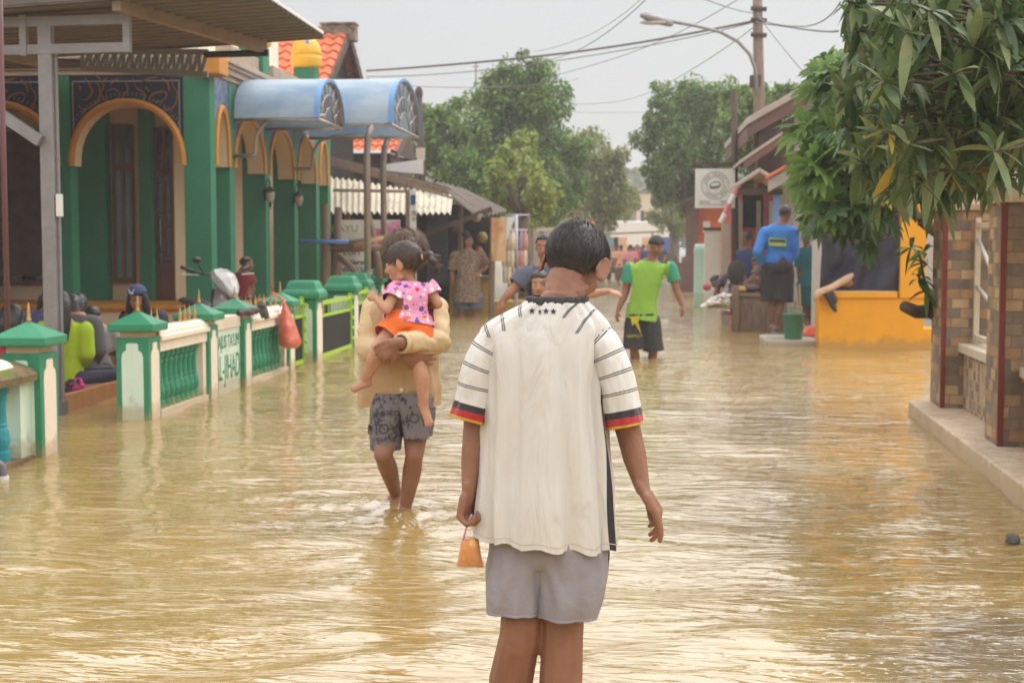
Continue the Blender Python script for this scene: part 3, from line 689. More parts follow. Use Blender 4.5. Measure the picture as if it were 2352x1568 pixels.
# ------------------------------------------------------------------ brick pillared wall on the right
def brick_mat(name, cols, mortar, bw, bh, offset=.5, msize=.012):
    m = bpy.data.materials.new(name); m.use_nodes = True; t = m.node_tree; b = t.nodes['Principled BSDF']; b.inputs['Roughness'].default_value = .7
    c = t.nodes.new('ShaderNodeTexCoord'); sp = t.nodes.new('ShaderNodeSeparateXYZ'); t.links.new(c.outputs['Object'], sp.inputs[0])
    ad = t.nodes.new('ShaderNodeMath'); ad.operation = 'ADD'; t.links.new(sp.outputs[0], ad.inputs[0]); t.links.new(sp.outputs[1], ad.inputs[1])
    cb = t.nodes.new('ShaderNodeCombineXYZ'); t.links.new(ad.outputs[0], cb.inputs[0]); t.links.new(sp.outputs[2], cb.inputs[1])
    br = t.nodes.new('ShaderNodeTexBrick'); br.inputs['Scale'].default_value = 1; br.inputs['Brick Width'].default_value = bw; br.inputs['Row Height'].default_value = bh
    br.inputs['Mortar Size'].default_value = msize * bh * 4; br.inputs['Mortar Smooth'].default_value = .3; br.offset = offset
    br.inputs['Color1'].default_value = (0, 0, 0, 1); br.inputs['Color2'].default_value = (1, 1, 1, 1); br.inputs['Mortar'].default_value = (*mortar, 1)
    t.links.new(cb.outputs[0], br.inputs['Vector'])
    rp = t.nodes.new('ShaderNodeValToRGB'); ramp_set(rp, [(i / max(1, len(cols)), q) for i, q in enumerate(cols)]); rp.color_ramp.interpolation = 'CONSTANT'
    t.links.new(br.outputs['Color'], rp.inputs[0])
    n = t.nodes.new('ShaderNodeTexNoise'); n.inputs['Scale'].default_value = 14; n.inputs['Detail'].default_value = 5; t.links.new(c.outputs['Object'], n.inputs['Vector'])
    hs = t.nodes.new('ShaderNodeMixRGB'); hs.blend_type = 'OVERLAY'; hs.inputs[0].default_value = .35; t.links.new(rp.outputs[0], hs.inputs[1]); t.links.new(n.outputs['Fac'], hs.inputs[2])
    mx = t.nodes.new('ShaderNodeMixRGB'); t.links.new(br.outputs['Fac'], mx.inputs[0]); t.links.new(hs.outputs[0], mx.inputs[1]); mx.inputs[2].default_value = (*mortar, 1)
    t.links.new(mx.outputs[0], b.inputs['Base Color'])
    bp = t.nodes.new('ShaderNodeBump'); bp.inputs['Distance'].default_value = .006; bp.invert = True; t.links.new(br.outputs['Fac'], bp.inputs['Height']); t.links.new(bp.outputs[0], b.inputs['Normal'])
    return m
M_brick = brick_mat("stone_brick", [S(146, 126, 106), S(122, 106, 94), S(170, 142, 110), S(170, 132, 98), S(132, 116, 102), S(188, 160, 122)], S(138, 122, 106), .13, .075)
M_tilew = brick_mat("wall_tiles", [S(178, 152, 128), S(150, 126, 106), S(186, 162, 138), S(134, 112, 96), S(172, 148, 124)], S(190, 168, 148), .075, .075, 0.0)
M_redtrim = mat("red_corner_tile", S(128, 62, 56), .4, .15, 9)
M_plinth = mat("cream_plinth", S(222, 204, 186), .7, .08, 5, .002, 30, col2=S(180, 150, 110), c2pos=(.5, .8), tide=.12)
M_coping = mat("pale_coping", S(206, 192, 172), .6, .08, 6)
M_whbar = mat("white_bars", S(200, 196, 192), .4, .05, 5)
M_orange_wall = mat("amber_wall_paint", S(236, 164, 34), .7, .07, 2.5, .001, 40, col2=S(206, 136, 30), c2pos=(.6, .8), c2scale=2, tide=.10)
M_tarp = mat("dark_tarpaulin", S(50, 48, 64), .55, .15, 5, .003, 14)
M_greywall = mat("grey_white_wall", S(196, 192, 190), .75, .06, 2.5)
M_pink = mat("pink_paint", S(226, 128, 142), .6, .06, 3)
M_redbrown = mat("red_brown_board", S(112, 86, 78), .7, .14, 4)
M_greyroof = mat("grey_roof_edge", S(176, 166, 158), .7, .12, 4)
M_bluewall = mat("light_blue_paint", S(120, 160, 216), .6, .06, 3)
M_orangeh = mat("orange_house_paint", S(206, 100, 52), .6, .08, 3)
M_concrete = mat("pale_concrete", S(176, 166, 152), .85, .12, 3)

wu = Vector((0.0409, 1, 0)).normalized(); wn = Vector((-wu.y, wu.x, 0))      # wn points at the street
W0 = Vector((2.284, 9.181, 0))
WM = Matrix(((-wn.x, wu.x, 0, W0.x), (-wn.y, wu.y, 0, W0.y), (0, 0, 1, 0), (0, 0, 0, 1)))  # local: x away from street, y along wall
wall = thing("brick_fence", "low tiled wall with brick pillars, red corner strips and white bars", "fence", tuple(W0))
obj("plinth", MB().box(-.17, .5, -3.4, 2.637, -.4, .12, 0, WM), M_plinth, wall, bevel=.012)
def pillar(ya, yb, top=1.66):
    p = obj("pillar", MB().box(0, .42, ya, yb, .121, top, 0, WM), M_brick, wall)
    obj("corner_strip", MB().box(-.006, .03, ya - .006, ya + .03, .122, top, 0, WM), M_redtrim, p)
    obj("corner_strip", MB().box(.395, .426, ya - .006, ya + .03, .122, top, 0, WM), M_redtrim, p)
    cx_, cy_ = .21, (ya + yb) / 2; hx, hy = .27, (yb - ya) / 2 + .06; rg = []
    for (z, k) in ((top, .9), (top + .04, 1.0), (top + .10, 1.0), (top + .12, .9), (top + .2, .6), (top + .34, .12)): rg.append([WM @ Vector((cx_ + sx * hx * k, cy_ + sy * hy * k, z)) for sx, sy in ((-1, -1), (1, -1), (1, 1), (-1, 1))])
    obj("pillar_cap", MB().rings(rg), M_plinth, p)
pillar(0, .42); pillar(2.127, 2.627); pillar(-2.5, -2.08)
for (a, b) in ((.421, 2.126), (-2.079, -.001)):
    obj("low_wall", MB().box(.17, .34, a, b, .121, .56, 0, WM), M_tilew, wall)
    obj("coping", MB().box(.12, .39, a, b, .561, .63, 0, WM), M_coping, wall, bevel=.008)
    fr = MB().box(.23, .27, a + .002, a + .05, .631, 1.6, 0, WM).box(.23, .27, b - .05, b - .002, .631, 1.6, 0, WM).box(.23, .27, a + .05, b - .05, .66, .70, 0, WM).box(.23, .27, a + .05, b - .05, 1.52, 1.56, 0, WM)
    obj("grille_frame", fr, M_coping, wall)
    o_ = WM @ Vector((.25, a + .1, .74))
    for k in range(7):
        an = R(12 + 24 * k * .5); d = WM.to_3x3() @ Vector((0, math.cos(an), math.sin(an))); L = min((b - a - .15) / max(math.cos(an), .05), .78 / max(math.sin(an), .05))
        obj("bar", MB().tube([o_ + d * .1, o_ + d * L], .016, 8), M_whbar, wall, smooth=True)
    rc = [o_ + WM.to_3x3() @ Vector((0, math.cos(R(t)) * .55, math.sin(R(t)) * .55)) for t in range(8, 90, 8)]
    obj("bar", MB().tube(rc, .012, 6), M_whbar, wall, smooth=True)

# water pouring off the kerb at the right edge
a = G(2325, 1250); rk = MB().ell(a + Vector((0, 0, .02)), (.035, .05, .03), nu=10, nv=8)
for v in rk.v: v += Vector((noise.noise(v * 30), noise.noise(v * 31 + Vector((5, 0, 0))), noise.noise(v * 29))) * .012
tag(obj("stone", rk, mat("dark_stone", S(70, 66, 60), .4, .3, 20)), "small dark wet stone sticking out of the water at the right edge", "stone")

# ------------------------------------------------------------------ amber porch wall with tarpaulin
por = thing("amber_porch", "bright amber yellow porch wall with one corner pillar", "porch", (2.5, 19.3, 0))
L_, Rr = P(1882, 700, 19.3).x, P(2122, 700, 19.3).x
obj("front_wall", MB().box(L_, Rr, 19.3, 19.5, -.4, .68), M_orange_wall, por)
obj("sill", MB().box(L_ - .015, Rr - .35, 19.27, 19.53, .681, .76), M_orange_wall, por, bevel=.008)
a = P(2068, 600, 19.28)
obj("pillar", MB().box(a.x, Rr + .01, 19.27, 19.62, .682, 2.35), M_orange_wall, por, bevel=.008)
obj("lintel", MB().box(L_ - .05, Rr + .3, 19.26, 19.7, 2.351, 2.6), M_orange_wall, por)
obj("step", MB().box(Rr + .001, Rr + .6, 19.3, 19.9, -.4, .27), M_orange_wall, por)
obj("side_wall", MB().box(L_ + .01, L_ + .16, 19.501, 19.8, -.4, .66), M_orange_wall, por)
obj("back_wall", MB().box(L_ + .17, 5.2, 21.4, 21.6, -.4, 3.0), M_greywall, por)
g = []
for i in range(26):
    t = i / 25; row = []
    for j in range(34):
        u = j / 33; x = P(1893 - 10 * t, 500, 19.42).x * (1 - u) + a.x * u; z = 2.1 - (2.1 - .775) * t - .12 * math.sin(math.pi * u) * (1 - t)
        row.append(Vector((x, 19.42 + -.05 + .09 * noise.noise((u * 5 + t * 2, t * 3, 0)) + .05 * math.sin(u * 13 + t * 6 + 2 * noise.noise((u * 3, t * 3, 4))), z)))
    g.append(row)
t = thing("tarpaulin", "dark blue grey tarpaulin hung across the amber porch opening", "tarpaulin", (2.6, 19.4, .8))
obj("cloth", MB().sheet(g), M_tarp, t, smooth=True)
obj("cord", MB().tube([P(1893, 560, 19.35), P(1990, 552, 19.35), P(2068, 540, 19.35)], .008, 5), M_redtrim, t)
# driftwood pole and dark cloth lying on the sill
t = thing("wood_pole", "bent pale driftwood pole resting on the amber sill", "pole", P(1900, 665, 19.25))
obj("pole", MB().tube([P(1872, 690, 19.1), P(1880, 672, 19.15), P(1910, 660, 19.22), P(1945, 640, 19.3), P(1960, 630, 19.35)], [.03, .05, .045, .05, .03], 8), mat("bleached_wood", S(200, 166, 136), .8, .2, 8), t, smooth=True)
obj("knot", MB().ell(P(1945, 650, 19.32), (.09, .05, .06)), mat("knot_wood", S(130, 92, 66), .8, .2, 8), t, smooth=True)
rag = MB().chain([P(1898, 672, 19.22), P(1908, 690, 19.2), P(1918, 712, 19.2)], [.05, .045, .03]).chain([P(1908, 672, 19.22), P(1916, 688, 19.2)], [.04, .05])
me = fused(rag, .012, 3)
for v in me.vertices: v.co += v.normal * .012 * noise.noise(v.co * 18)
tag(link("rag", me, mat("dark_rag", S(66, 60, 60), .9, .3, 14), smooth=True), "dark rag drooping over the amber sill", "rag")

# ------------------------------------------------------------------ houses on the right
def slab(parent, name, p0, p1, ya, yb, th, m, m2=None):
    """roof slab whose near edge runs p0 -> p1 (x, z pairs)"""
    (x0, z0), (x1, z1) = p0, p1
    mb = MB().add([(x0, ya, z0), (x1, ya, z1), (x1, ya, z1 + th), (x0, ya, z0 + th), (x0, yb, z0), (x1, yb, z1), (x1, yb, z1 + th), (x0, yb, z0 + th)],
        [(0, 1, 2, 3), (4, 7, 6, 5), (0, 3, 7, 4), (1, 5, 6, 2), (0, 4, 5, 1), (3, 2, 6, 7)])
    return obj(name, mb, m, parent, bevel=.01)
def px(x, y, Y): q = P(x, y, Y); return (q.x, q.z)
hw_ = thing("gabled_house", "pale grey gabled house with red brown boards under its eaves", "house", (3, 24.5, 0))
Yh = 24.6
e0, e1 = px(1716, 287, 23.9), px(1960, 148, 23.9); sl_ = (e1[1] - e0[1]) / (e1[0] - e0[0]); ax = 5.4; az_ = e0[1] + (ax - e0[0]) * sl_
wl = P(1822, 500, Yh).x
gw = [Vector((wl, Yh, -.4)), Vector((8.1, Yh, -.4)), Vector((8.1, Yh, az_ - (8.1 - ax) * sl_ - .05)), Vector((ax, Yh, az_ - .05)), Vector((wl, Yh, e0[1] + (wl - e0[0]) * sl_ - .05))]
obj("gable_wall", MB().prism(gw, Vector((0, .15, 0))), M_greywall, hw_)
obj("side_wall", MB().box(wl, wl + .15, Yh + .151, 29.5, -.4, 3.6), M_greywall, hw_)
slab(hw_, "roof", e0, (ax, az_), 23.9, 30, .12, M_greyroof)
slab(hw_, "roof", (ax + .001, az_), (9, az_ - (9 - ax) * sl_), 23.9, 30, .12, M_greyroof)
slab(hw_, "barge_board", (e0[0] + .03, e0[1] - .2), (ax, az_ - .2), 23.95, 24.0, .198, M_redbrown)
obj("eave_board", MB().box(e0[0] + .02, e0[0] + .06, 24.01, 30, e0[1] - .25, e0[1] - .003), M_redbrown, hw_)
q0, q1 = px(1706, 372, 23.6), px(1798, 310, 23.6)
slab(hw_, "lower_roof", q0, q1, 23.6, 29, .06, M_greyroof); slab(hw_, "lower_board", (q0[0] + .02, q0[1] - .13), (q1[0], q1[1] - .13), 23.62, 23.66, .128, M_redbrown)
obj("eave_shade_panel", MB().box(q1[0] - .35, q1[0] + .03, 24.1, 24.3, 2.3, 3.45), M_darkwood, hw_)  # dark panel standing in for the shaded void under the eave
obj("upstairs_wall", MB().box(q0[0] + .25, q1[0] - .351, 24.12, 24.3, 2.3, 2.8), M_concrete, hw_)
r0, r1 = px(1762, 412, 22.2), px(1895, 336, 22.2)
slab(hw_, "tiled_porch_roof", r0, r1, 22.2, 24.5, .05, M_roofclay); slab(hw_, "porch_board", (r0[0] + .02, r0[1] - .2), (r1[0], r1[1] - .2), 22.25, 22.29, .198, M_greyroof)
p0, p1, p2 = px(1690, 432, 22.6), px(1745, 396, 22.6), px(1800, 430, 22.6)
slab(hw_, "porch_roof", p0, p1, 22.6, 24.5, .07, M_greyroof); slab(hw_, "porch_roof", (p1[0] + .001, p1[1]), p2, 22.6, 24.5, .07, M_greyroof)
obj("porch_beam", MB().box(p0[0] + .05, p2[0], 22.7, 22.8, p0[1] - .1, p0[1] - .003), M_darkwood, hw_)
for x in (1783,): q = P(x, 500, 22.8); obj("porch_post", MB().box(q.x - .05, q.x + .05, 22.75, 22.85, -.4, p0[1] - .101), M_bluewall, hw_)
q = P(1891, 600, 22.0); obj("corner_stripe", MB().box(q.x - .04, q.x + .04, 21.95, 22.05, -.4, 2.0), M_bluewall, hw_)
q = P(1820, 500, 23); obj("wall_pillar", MB().box(q.x - .16, q.x - .02, 23.4, 23.6, -.4, 2.3), M_concrete, hw_)
hp = thing("pink_house", "pink painted house front behind the bench", "house", (2, 27, 0))
qa, qb = P(1676, 600, 27), P(1800, 600, 27)
obj("wall", MB().box(qa.x, qb.x + .4, 27, 27.2, -.4, 2.4), M_pink, hp)
q0_, q1_ = P(1706, 430, 26.97), P(1752, 522, 26.97); obj("window", MB().box(q0_.x, q1_.x, 26.96, 26.998, q1_.z, q0_.z), M_dark, hp)
obj("doorway", MB().box(P(1706, 560, 27).x, P(1728, 560, 27).x, 26.965, 26.999, -.3, 1.68), mat("rose_door", S(206, 90, 100), .6, .1, 4), hp)
for x in (1700, 1742): q = P(x, 560, 26.9); obj("door_post", MB().box(q.x - .04, q.x + .04, 26.88, 26.955, -.4, 2.2), M_concrete, hp)
q = P(1765, 480, 26.9); obj("white_panel", MB().box(q.x + .02, q.x + .16, 26.93, 26.99, 1.5, 2.2), M_white, hp)
slab(hp, "roof", (qa.x - .3, 2.42), (qb.x + .6, 2.7), 26.85, 30, .06, M_darkwood)
# white wall end, sloped white barrier arm, aqua panel, orange house
t = thing("wall_end", "white painted free standing wall end by the aqua drum", "wall", (1.6, 30, 0))
qa, qb = P(1619, 560, 30), P(1655, 560, 30); obj("slab", MB().box(qa.x, qb.x, 30, 30.2, -.4, 1.68), M_white, t); obj("cap", MB().box(qa.x - .03, qb.x + .03, 29.97, 30.23, 1.681, 1.74), M_darkwood, t)
t = thing("drum", "pale aqua water drum beside the white wall end", "drum", (1.35, 31, 0))
q = P(1610, 600, 31.2); obj("drum_body", MB().lathe((q.x, q.y, -.3), [(.15, 0), (.16, .03), (.155, .6), (.165, .63), (.155, .66), (.155, 1.5), (.165, 1.55), (.13, 1.7)], 16), mat("aqua_plastic", S(176, 206, 196), .5, .06, 4), t, smooth=True)
t = thing("orange_house", "orange rendered house with a dark red pillar, far right side", "house", (2, 45, 0))
qa, qb = P(1604, 500, 45), P(1760, 500, 45)
obj("wall", MB().box(qa.x, qb.x, 45, 45.3, -.4, 2.75), M_orangeh, t); obj("pillar", MB().box(qa.x - .38, qa.x - .01, 44.7, 45.1, -.4, 2.6), M_redbrown, t)
slab(t, "roof", (qa.x - .6, 2.6), (qb.x, 3.6), 44, 50, .1, M_darkwood); q = P(1622, 513, 44.97); obj("window", MB().box(q.x - .1, q.x + .12, 44.96, 44.998, 1.75, 2.1), M_white, t)
t = thing("picket_gate", "old brown picket gate standing in the water far right", "gate", (1.2, 42, 0))
for i in range(11): q = P(1548 + i * 5, 570, 42); obj("picket", MB().box(q.x - .03, q.x + .03, 42, 42.03, -.3, .95 + .1 * math.sin(i * 1.7)), M_redbrown, t)
qa, qb = P(1545, 570, 42), P(1602, 570, 42); obj("rail", MB().box(qa.x, qb.x, 42.031, 42.06, .75, .82).box(qa.x, qb.x, 42.031, 42.06, .1, .18), M_redbrown, t)

# hanging sign on the dark pole
sg = thing("sign_board", "square white shop sign with a round coffee bean emblem", "sign", P(1643, 432, 26))
qa, qb = P(1597, 388, 26), P(1688, 478, 26); x0, x1, z0, z1 = qa.x, qb.x, qb.z, qa.z; cx_, cz_, w_ = (x0 + x1) / 2, (z0 + z1) / 2, x1 - x0
obj("board", MB().box(x0, x1, 26, 26.04, z0, z1), M_white, sg, bevel=.005)
M_signink = mat("sign_ink", S(110, 118, 112), .6, .08, 10); M_bean = mat("bean_green", S(118, 130, 120), .6, .3, 9)
zc = cz_ + w_ * .075
def ringmesh(r0, r1, y): 
    n = 48; vs = [(cx_ + r * math.cos(2 * math.pi * k / n), y, zc + r * math.sin(2 * math.pi * k / n)) for r in (r0, r1) for k in range(n)]
    return MB().add(vs, [(k, (k + 1) % n, n + (k + 1) % n, n + k) for k in range(n)])
for r_ in (.335, .205): obj("ring", ringmesh(w_ * r_, w_ * (r_ + .013), 25.997), M_signink, sg)
txt = "LAPAK CEUCEU * LAPAK CEUCEU * "
for i, ch in enumerate(txt):
    if ch == ' ': continue
    an = R(170 - i * 360 / len(txt)); r_ = w_ * .272
    M = frame((cx_ + r_ * math.cos(an), 25.997, zc + r_ * math.sin(an)), (math.sin(an), 0, -math.cos(an)), (math.cos(an), 0, math.sin(an)))
    text("letter", ch, w_ * .095, M, M_signink, sg, .001)
bn = MB().ell((cx_ - .0, 25.995, zc + .005), (w_ * .15, .008, w_ * .095), Matrix.Rotation(R(-15), 3, 'Y'), 20, 12); obj("bean", bn, M_bean, sg, smooth=True)
obj("bean_shine", MB().ell((cx_, 25.986, zc + w_ * .02), (w_ * .12, .006, w_ * .04), Matrix.Rotation(R(-8), 3, 'Y'), 16, 8), M_white, sg, smooth=True)
ln = MB()
for (u0, u1, v) in ((.1, .38, .165), (.1, .38, .125), (.1, .9, .08), (.62, .92, .165), (.66, .9, .125)): ln.box(x0 + w_ * u0, x0 + w_ * u1, 25.996, 25.999, z0 + w_ * v, z0 + w_ * (v + .012))
obj("small_print", ln, M_signink, sg)
t = thing("utility_pole", "short dark wooden pole holding the white shop sign", "pole", P(1688, 700, 26.2))
qa, qb = P(1690, 735, 26.15), P(1686, 205, 26.15); obj("pole", MB().tube([(qa.x, 26.15, -.4), (qb.x, 26.15, qb.z)], [.07, .055], 8), M_darkwood, t, smooth=True)
obj("crossbar", MB().beam((x0 - .05, 26.08, z1 + .06), (qa.x + .5, 26.08, z1 + .11), .05, .07), M_darkwood, t)
t = thing("barrier_arm", "red and white tilted pole leaning beside the sign", "pole", P(1652, 520, 25.5))
a, b = P(1655, 512, 25.6), P(1697, 425, 25.6)
for k in range(4): obj("pole_section", MB().tube([a.lerp(b, k / 4), a.lerp(b, (k + 1) / 4)], .05, 8), M_white if k % 2 == 0 else M_pink, t)
obj("support", MB().box(a.x + .02, a.x + .16, 25.5, 25.64, -.4, a.z - .02), M_concrete, t)

# electric pole with street lamp and cables
ep = thing("electric_pole", "tall weathered concrete electricity pole with cable clamps", "pole", P(1745, 700, 30))
qa, qb = P(1744, 265, 30), P(1735, -60, 30)
obj("pole", MB().tube([(qa.x + .06, 30, -.4), (qa.x, 30, qa.z), (qb.x, 30, qb.z + 1.2)], [.15, .12, .085], 10), M_oldwood, ep, smooth=True)
for y in (22, 48, 82): q = P(1736, y, 29.9); obj("clamp", MB().tube([q + Vector((-.1, 0, .02)), q + Vector((.22, 0, 0))], .05, 6), M_darkwood, ep)
q = P(1738, 186, 29.9); obj("band", MB().tube([q + Vector((0, .1, -.12)), q + Vector((0, .1, .12))], .14, 10), M_darkwood, ep)
lamp = thing("street_lamp", "curved arm street lamp reaching over the road from the pole", "street lamp", P(1738, 200, 29.8))
arm = [P(1738, 215, 29.8), P(1735, 160, 29.7), P(1722, 125, 29.6), P(1695, 96, 29.5), P(1655, 74, 29.4), P(1600, 60, 29.2), P(1530, 48, 29.0)]
obj("arm", MB().tube(arm, .035, 8), M_steel, lamp, smooth=True)
a, b = P(1546, 54, 29.0), P(1470, 34, 28.8); d = (b - a); 
head = MB().rings([[a + d * t + Vector((0, sy * w2, sz * h2 - .02)) for sy, sz in ((-1, 0), (-.7, 1), (.7, 1), (1, 0), (.6, -.8), (-.6, -.8))] for t, w2, h2 in ((0, .05, .04), (.12, .11, .08), (.4, .13, .09), (.8, .13, .08), (1, .06, .03))])
obj("lamp_head", head, M_steel, lamp, smooth=True)
obj("lamp_lens", MB().ell(a.lerp(b, .6) + Vector((0, 0, -.085)), (.28, .1, .05), nu=12, nv=8), M_whbar, lamp, smooth=True)
def cable(pts, label, r=.012, sag=0.0):
    fine = []; nn = len(pts)
    for k in range(nn - 1):
        a0, a1, a2, a3 = pts[max(k - 1, 0)], pts[k], pts[k + 1], pts[min(k + 2, nn - 1)]
        for s_ in range(9):
            t = s_ / 9; q = .5 * ((2 * a1) + (a2 - a0) * t + (2 * a0 - 5 * a1 + 4 * a2 - a3) * t * t + (3 * a1 - a0 - 3 * a2 + a3) * t ** 3); g_ = (k + t) / (nn - 1)
            fine.append(q + Vector((0, 0, -sag * 4 * g_ * (1 - g_))))
    fine.append(pts[-1])
    tag(obj("power_cable", MB().tube(fine, r, 5), M_cable, smooth=True), label, "cable", "overhead cables")
M_cable = mat("cable_sheath", S(110, 108, 108), .6, .05, 4)
cable([P(842, 163, 34), P(1160, 133, 32), P(1440, 98, 31), P(1735, 48, 30)], "thick bundled cable running from the left roofs to the pole", .026, .05)
cable([P(842, 176, 36), P(1100, 150, 34), P(1440, 100, 31.5), P(1735, 50, 30)], "thin cable just below the thick bundled cable", .011, .15)
cable([P(1735, 48, 30), P(1790, 46, 26), P(1925, 72, 20)], "cable going from the pole towards the mango tree", .014, .1)
cable([P(1735, 30, 30), P(1500, -60, 22)], "thin cable rising from the pole out of the top of the picture", .010, .1)
cable([P(1225, 140, 40), P(1340, 85, 34), P(1500, -20, 26)], "thin cable rising above the big tree towards the top", .010, .25)
cable([P(1225, 118, 44), P(1360, 60, 38), P(1490, -20, 32)], "faintest thin cable near the top of the sky", .008, .2)
cable([P(1180, 190, 48), P(1450, 95, 38), P(1735, -30, 30)], "long thin cable crossing behind the street lamp", .010, .3)
cable([P(1290, 235, 60), P(1460, 205, 52), P(1735, 60, 30)], "thin cable sagging over the right hand trees", .010, .3)
cable([P(1290, 255, 90), P(1620, 248, 90)], "low far cable between the tree crowns", .012, .2)
cable([P(1735, 25, 30), P(1860, 160, 24), P(1905, 190, 22)], "cable dropping from the pole to the gabled house", .010, .15)
cable([P(1740, 40, 30), P(1850, 30, 22), P(1930, 5, 18)], "cable climbing from the pole behind the mango leaves", .010, .2)
cable([P(842, 180, 36), P(1090, 172, 40), P(1330, 180, 50)], "slack thin cable over the market roofs", .009, .35)
t = thing("utility_pole", "dark moss green pole rising behind the blue awning", "pole", P(966, 400, 40))
a, b = P(968, 400, 40), P(962, 215, 40); obj("pole", MB().tube([(a.x, a.y, -.4), a, b], [.13, .12, .09], 8), M_darkwood, t, smooth=True)
obj("meter_box", MB().box(P(956, 400, 39.8).x, P(975, 400, 39.8).x, 39.75, 39.9, P(960, 368, 39.8).z, P(960, 340, 39.8).z), M_coping, t)
obj("pole_top", MB().ell(b, (.12, .12, .2), nu=8, nv=6), M_darkwood, t)
t = thing("antenna_mast", "thin antenna mast poking up beside the big tree", "mast", P(1093, 330, 50))
a, b = P(1093, 420, 50), P(1093, 140, 50); obj("mast", MB().tube([(a.x, a.y, -.4), b], .03, 5), M_steel, t); obj("antenna", MB().tube([b + Vector((-.12, 0, -.2)), b + Vector((.12, 0, -.2))], .02, 5), M_steel, t)

# ------------------------------------------------------------------ tiled roofs on the left
def tiled(parent, name, c0, c1, c2, c3, nu, nv):
    """pantile slope: c0-c1 is the ridge, c3-c2 the eave"""
    c0, c1, c2, c3 = map(Vector, (c0, c1, c2, c3)); n = (c1 - c0).cross(c3 - c0).normalized()
    if n.z < 0: n = -n
    g = []
    for j in range(nv):
        for e, (dv, lift) in enumerate(((0, .0), (.97, .045))):
            t = (j + dv) / nv; row = []
            for i in range(nu * 6 + 1):
                u = i / (nu * 6); ph = (i % 6) / 6 * 2 * math.pi
                jit = .014 * noise.noise((math.floor(u * nu), j, 3))
                row.append(c0.lerp(c1, u).lerp(c3.lerp(c2, u), t) + n * (.03 * math.sin(ph) + lift + jit))
            g.append(row)
    mb = MB().sheet(g)
    return obj(name, mb, M_roofclay, parent)
h1 = thing("tiled_roof_house", "house with bright orange pantile gable roof and stained ridge", "house", (-8, 31, 0))
tiled(h1, "roof", (-13, 31, 6.02), (-6.25, 31, 6.02), (-6.25, 28.3, 4.3), (-13, 28.3, 4.3), 26, 9)
tiled(h1, "roof", (-13, 31.01, 6.02), (-6.25, 31.01, 6.02), (-6.25, 33.8, 4.3), (-13, 33.8, 4.3), 26, 9)
M_ridge = mat("stained_ridge", S(150, 130, 112), .9, .35, 4, col2=S(206, 112, 80), c2pos=(.52, .58), c2scale=2.2)
M_stain = mat("stained_mortar", S(140, 122, 106), .9, .35, 5, .01, 20, col2=S(90, 78, 68), c2pos=(.5, .6), c2scale=4)
obj("ridge", MB().tube([(-13, 31, 5.98), (-6.9, 31, 5.99), (-6.3, 31, 6.0)], [.15, .15, .16], 8), M_ridge, h1)
obj("ridge_end", MB().box(-6.85, -6.12, 30.83, 31.17, 5.8, 6.14).box(-6.9, -6.1, 30.8, 31.2, 6.141, 6.2), M_stain, h1, bevel=.02)
obj("gable", MB().prism([Vector((-6.6, 28.7, 4.3)), Vector((-6.6, 33.4, 4.3)), Vector((-6.6, 31, 5.9))], Vector((.05, 0, 0))), M_dark, h1)  # the gable's shadow is put into its dark colour
for sgn in (-1, 1): obj("barge_board", MB().beam((-6.28, 31, 5.93), (-6.28, 31 + sgn * 2.75, 4.2), .05, .2), M_darkwood, h1)
obj("wall", MB().box(-13, -6.65, 28.9, 33.2, -.4, 4.3), M_dark, h1)
h2 = thing("tiled_roof_house", "lower house with ragged red tile eave under the blue awning", "house", (-6, 36, 0))
a, b = P(760, 350, 35), P(912, 345, 35)
tiled(h2, "roof", (a.x - 2, 37.2, 4.6), (b.x, 37.2, 4.6), (b.x, 35, a.z), (a.x - 2, 35, a.z), 20, 6)
obj("gable", MB().prism([Vector((b.x - .2, 35.1, a.z)), Vector((b.x - .2, 39.4, a.z)), Vector((b.x - .2, 37.2, 4.5))], Vector((.05, 0, 0))), M_darkwood, h2)
obj("wall", MB().box(a.x - 2, b.x - .25, 35.4, 39, -.4, a.z), M_darkwood, h2)
obj("barge_board", MB().beam((b.x, 37.2, 4.5), (b.x, 34.9, a.z - .1), .06, .25), M_redbrown, h2)

# ------------------------------------------------------------------ roadside stall
st = thing("roadside_stall", "weathered wooden stall with grey corrugated roofs", "stall", (-4.5, 27, 0))
def corr(parent, name, c0, c1, c2, c3, n, amp, m):
    c0, c1, c2, c3 = map(Vector, (c0, c1, c2, c3)); nn = (c1 - c0).cross(c3 - c0).normalized(); g = []
    for j in range(7):
        t = j / 6; row = []
        for i in range(n * 6 + 1):
            u = i / (n * 6); row.append(c0.lerp(c1, u).lerp(c3.lerp(c2, u), t) + nn * (amp * math.cos(i / 6 * 2 * math.pi) + .02 * noise.noise((u * 6, t * 2, 0))) - Vector((0, 0, .03 * math.sin(math.pi * t) * abs(noise.noise((u * 3, 1, 1))))))
        g.append(row)
    mb = MB().sheet(g).sheet([[p + Vector((0, 0, .012)) for p in r_] for r_ in g]); return obj(name, mb, m, parent, smooth=True)
corr(st, "front_roof", P(740, 405, 27.6), P(1040, 452, 27.6), P(1035, 492, 26), P(740, 490, 26), 22, .03, M_asbest)
corr(st, "side_roof", P(1000, 418, 28.6), P(1075, 440, 29.0), P(1168, 487, 27.4), P(1105, 500, 26.6), 7, .03, mat("dark_corrugated", S(120, 110, 102), .85, .2, 3))
slab(st, "main_roof", (P(740, 366, 28).x, P(740, 366, 28).z), (P(1030, 444, 28).x, P(1030, 444, 28).z), 28, 36, .12, M_darkwood)
slab(st, "fascia", (P(740, 366, 27.9).x, P(740, 376, 27.9).z), (P(1030, 444, 27.9).x, P(1030, 454, 27.9).z), 27.85, 27.95, .18, M_oldwood)
wr = obj("patch_sheet", MB().prism([P(880, 378, 31), P(972, 366, 31), P(972, 400, 31), P(880, 392, 31)], Vector((0, .02, 0))), M_white, st)
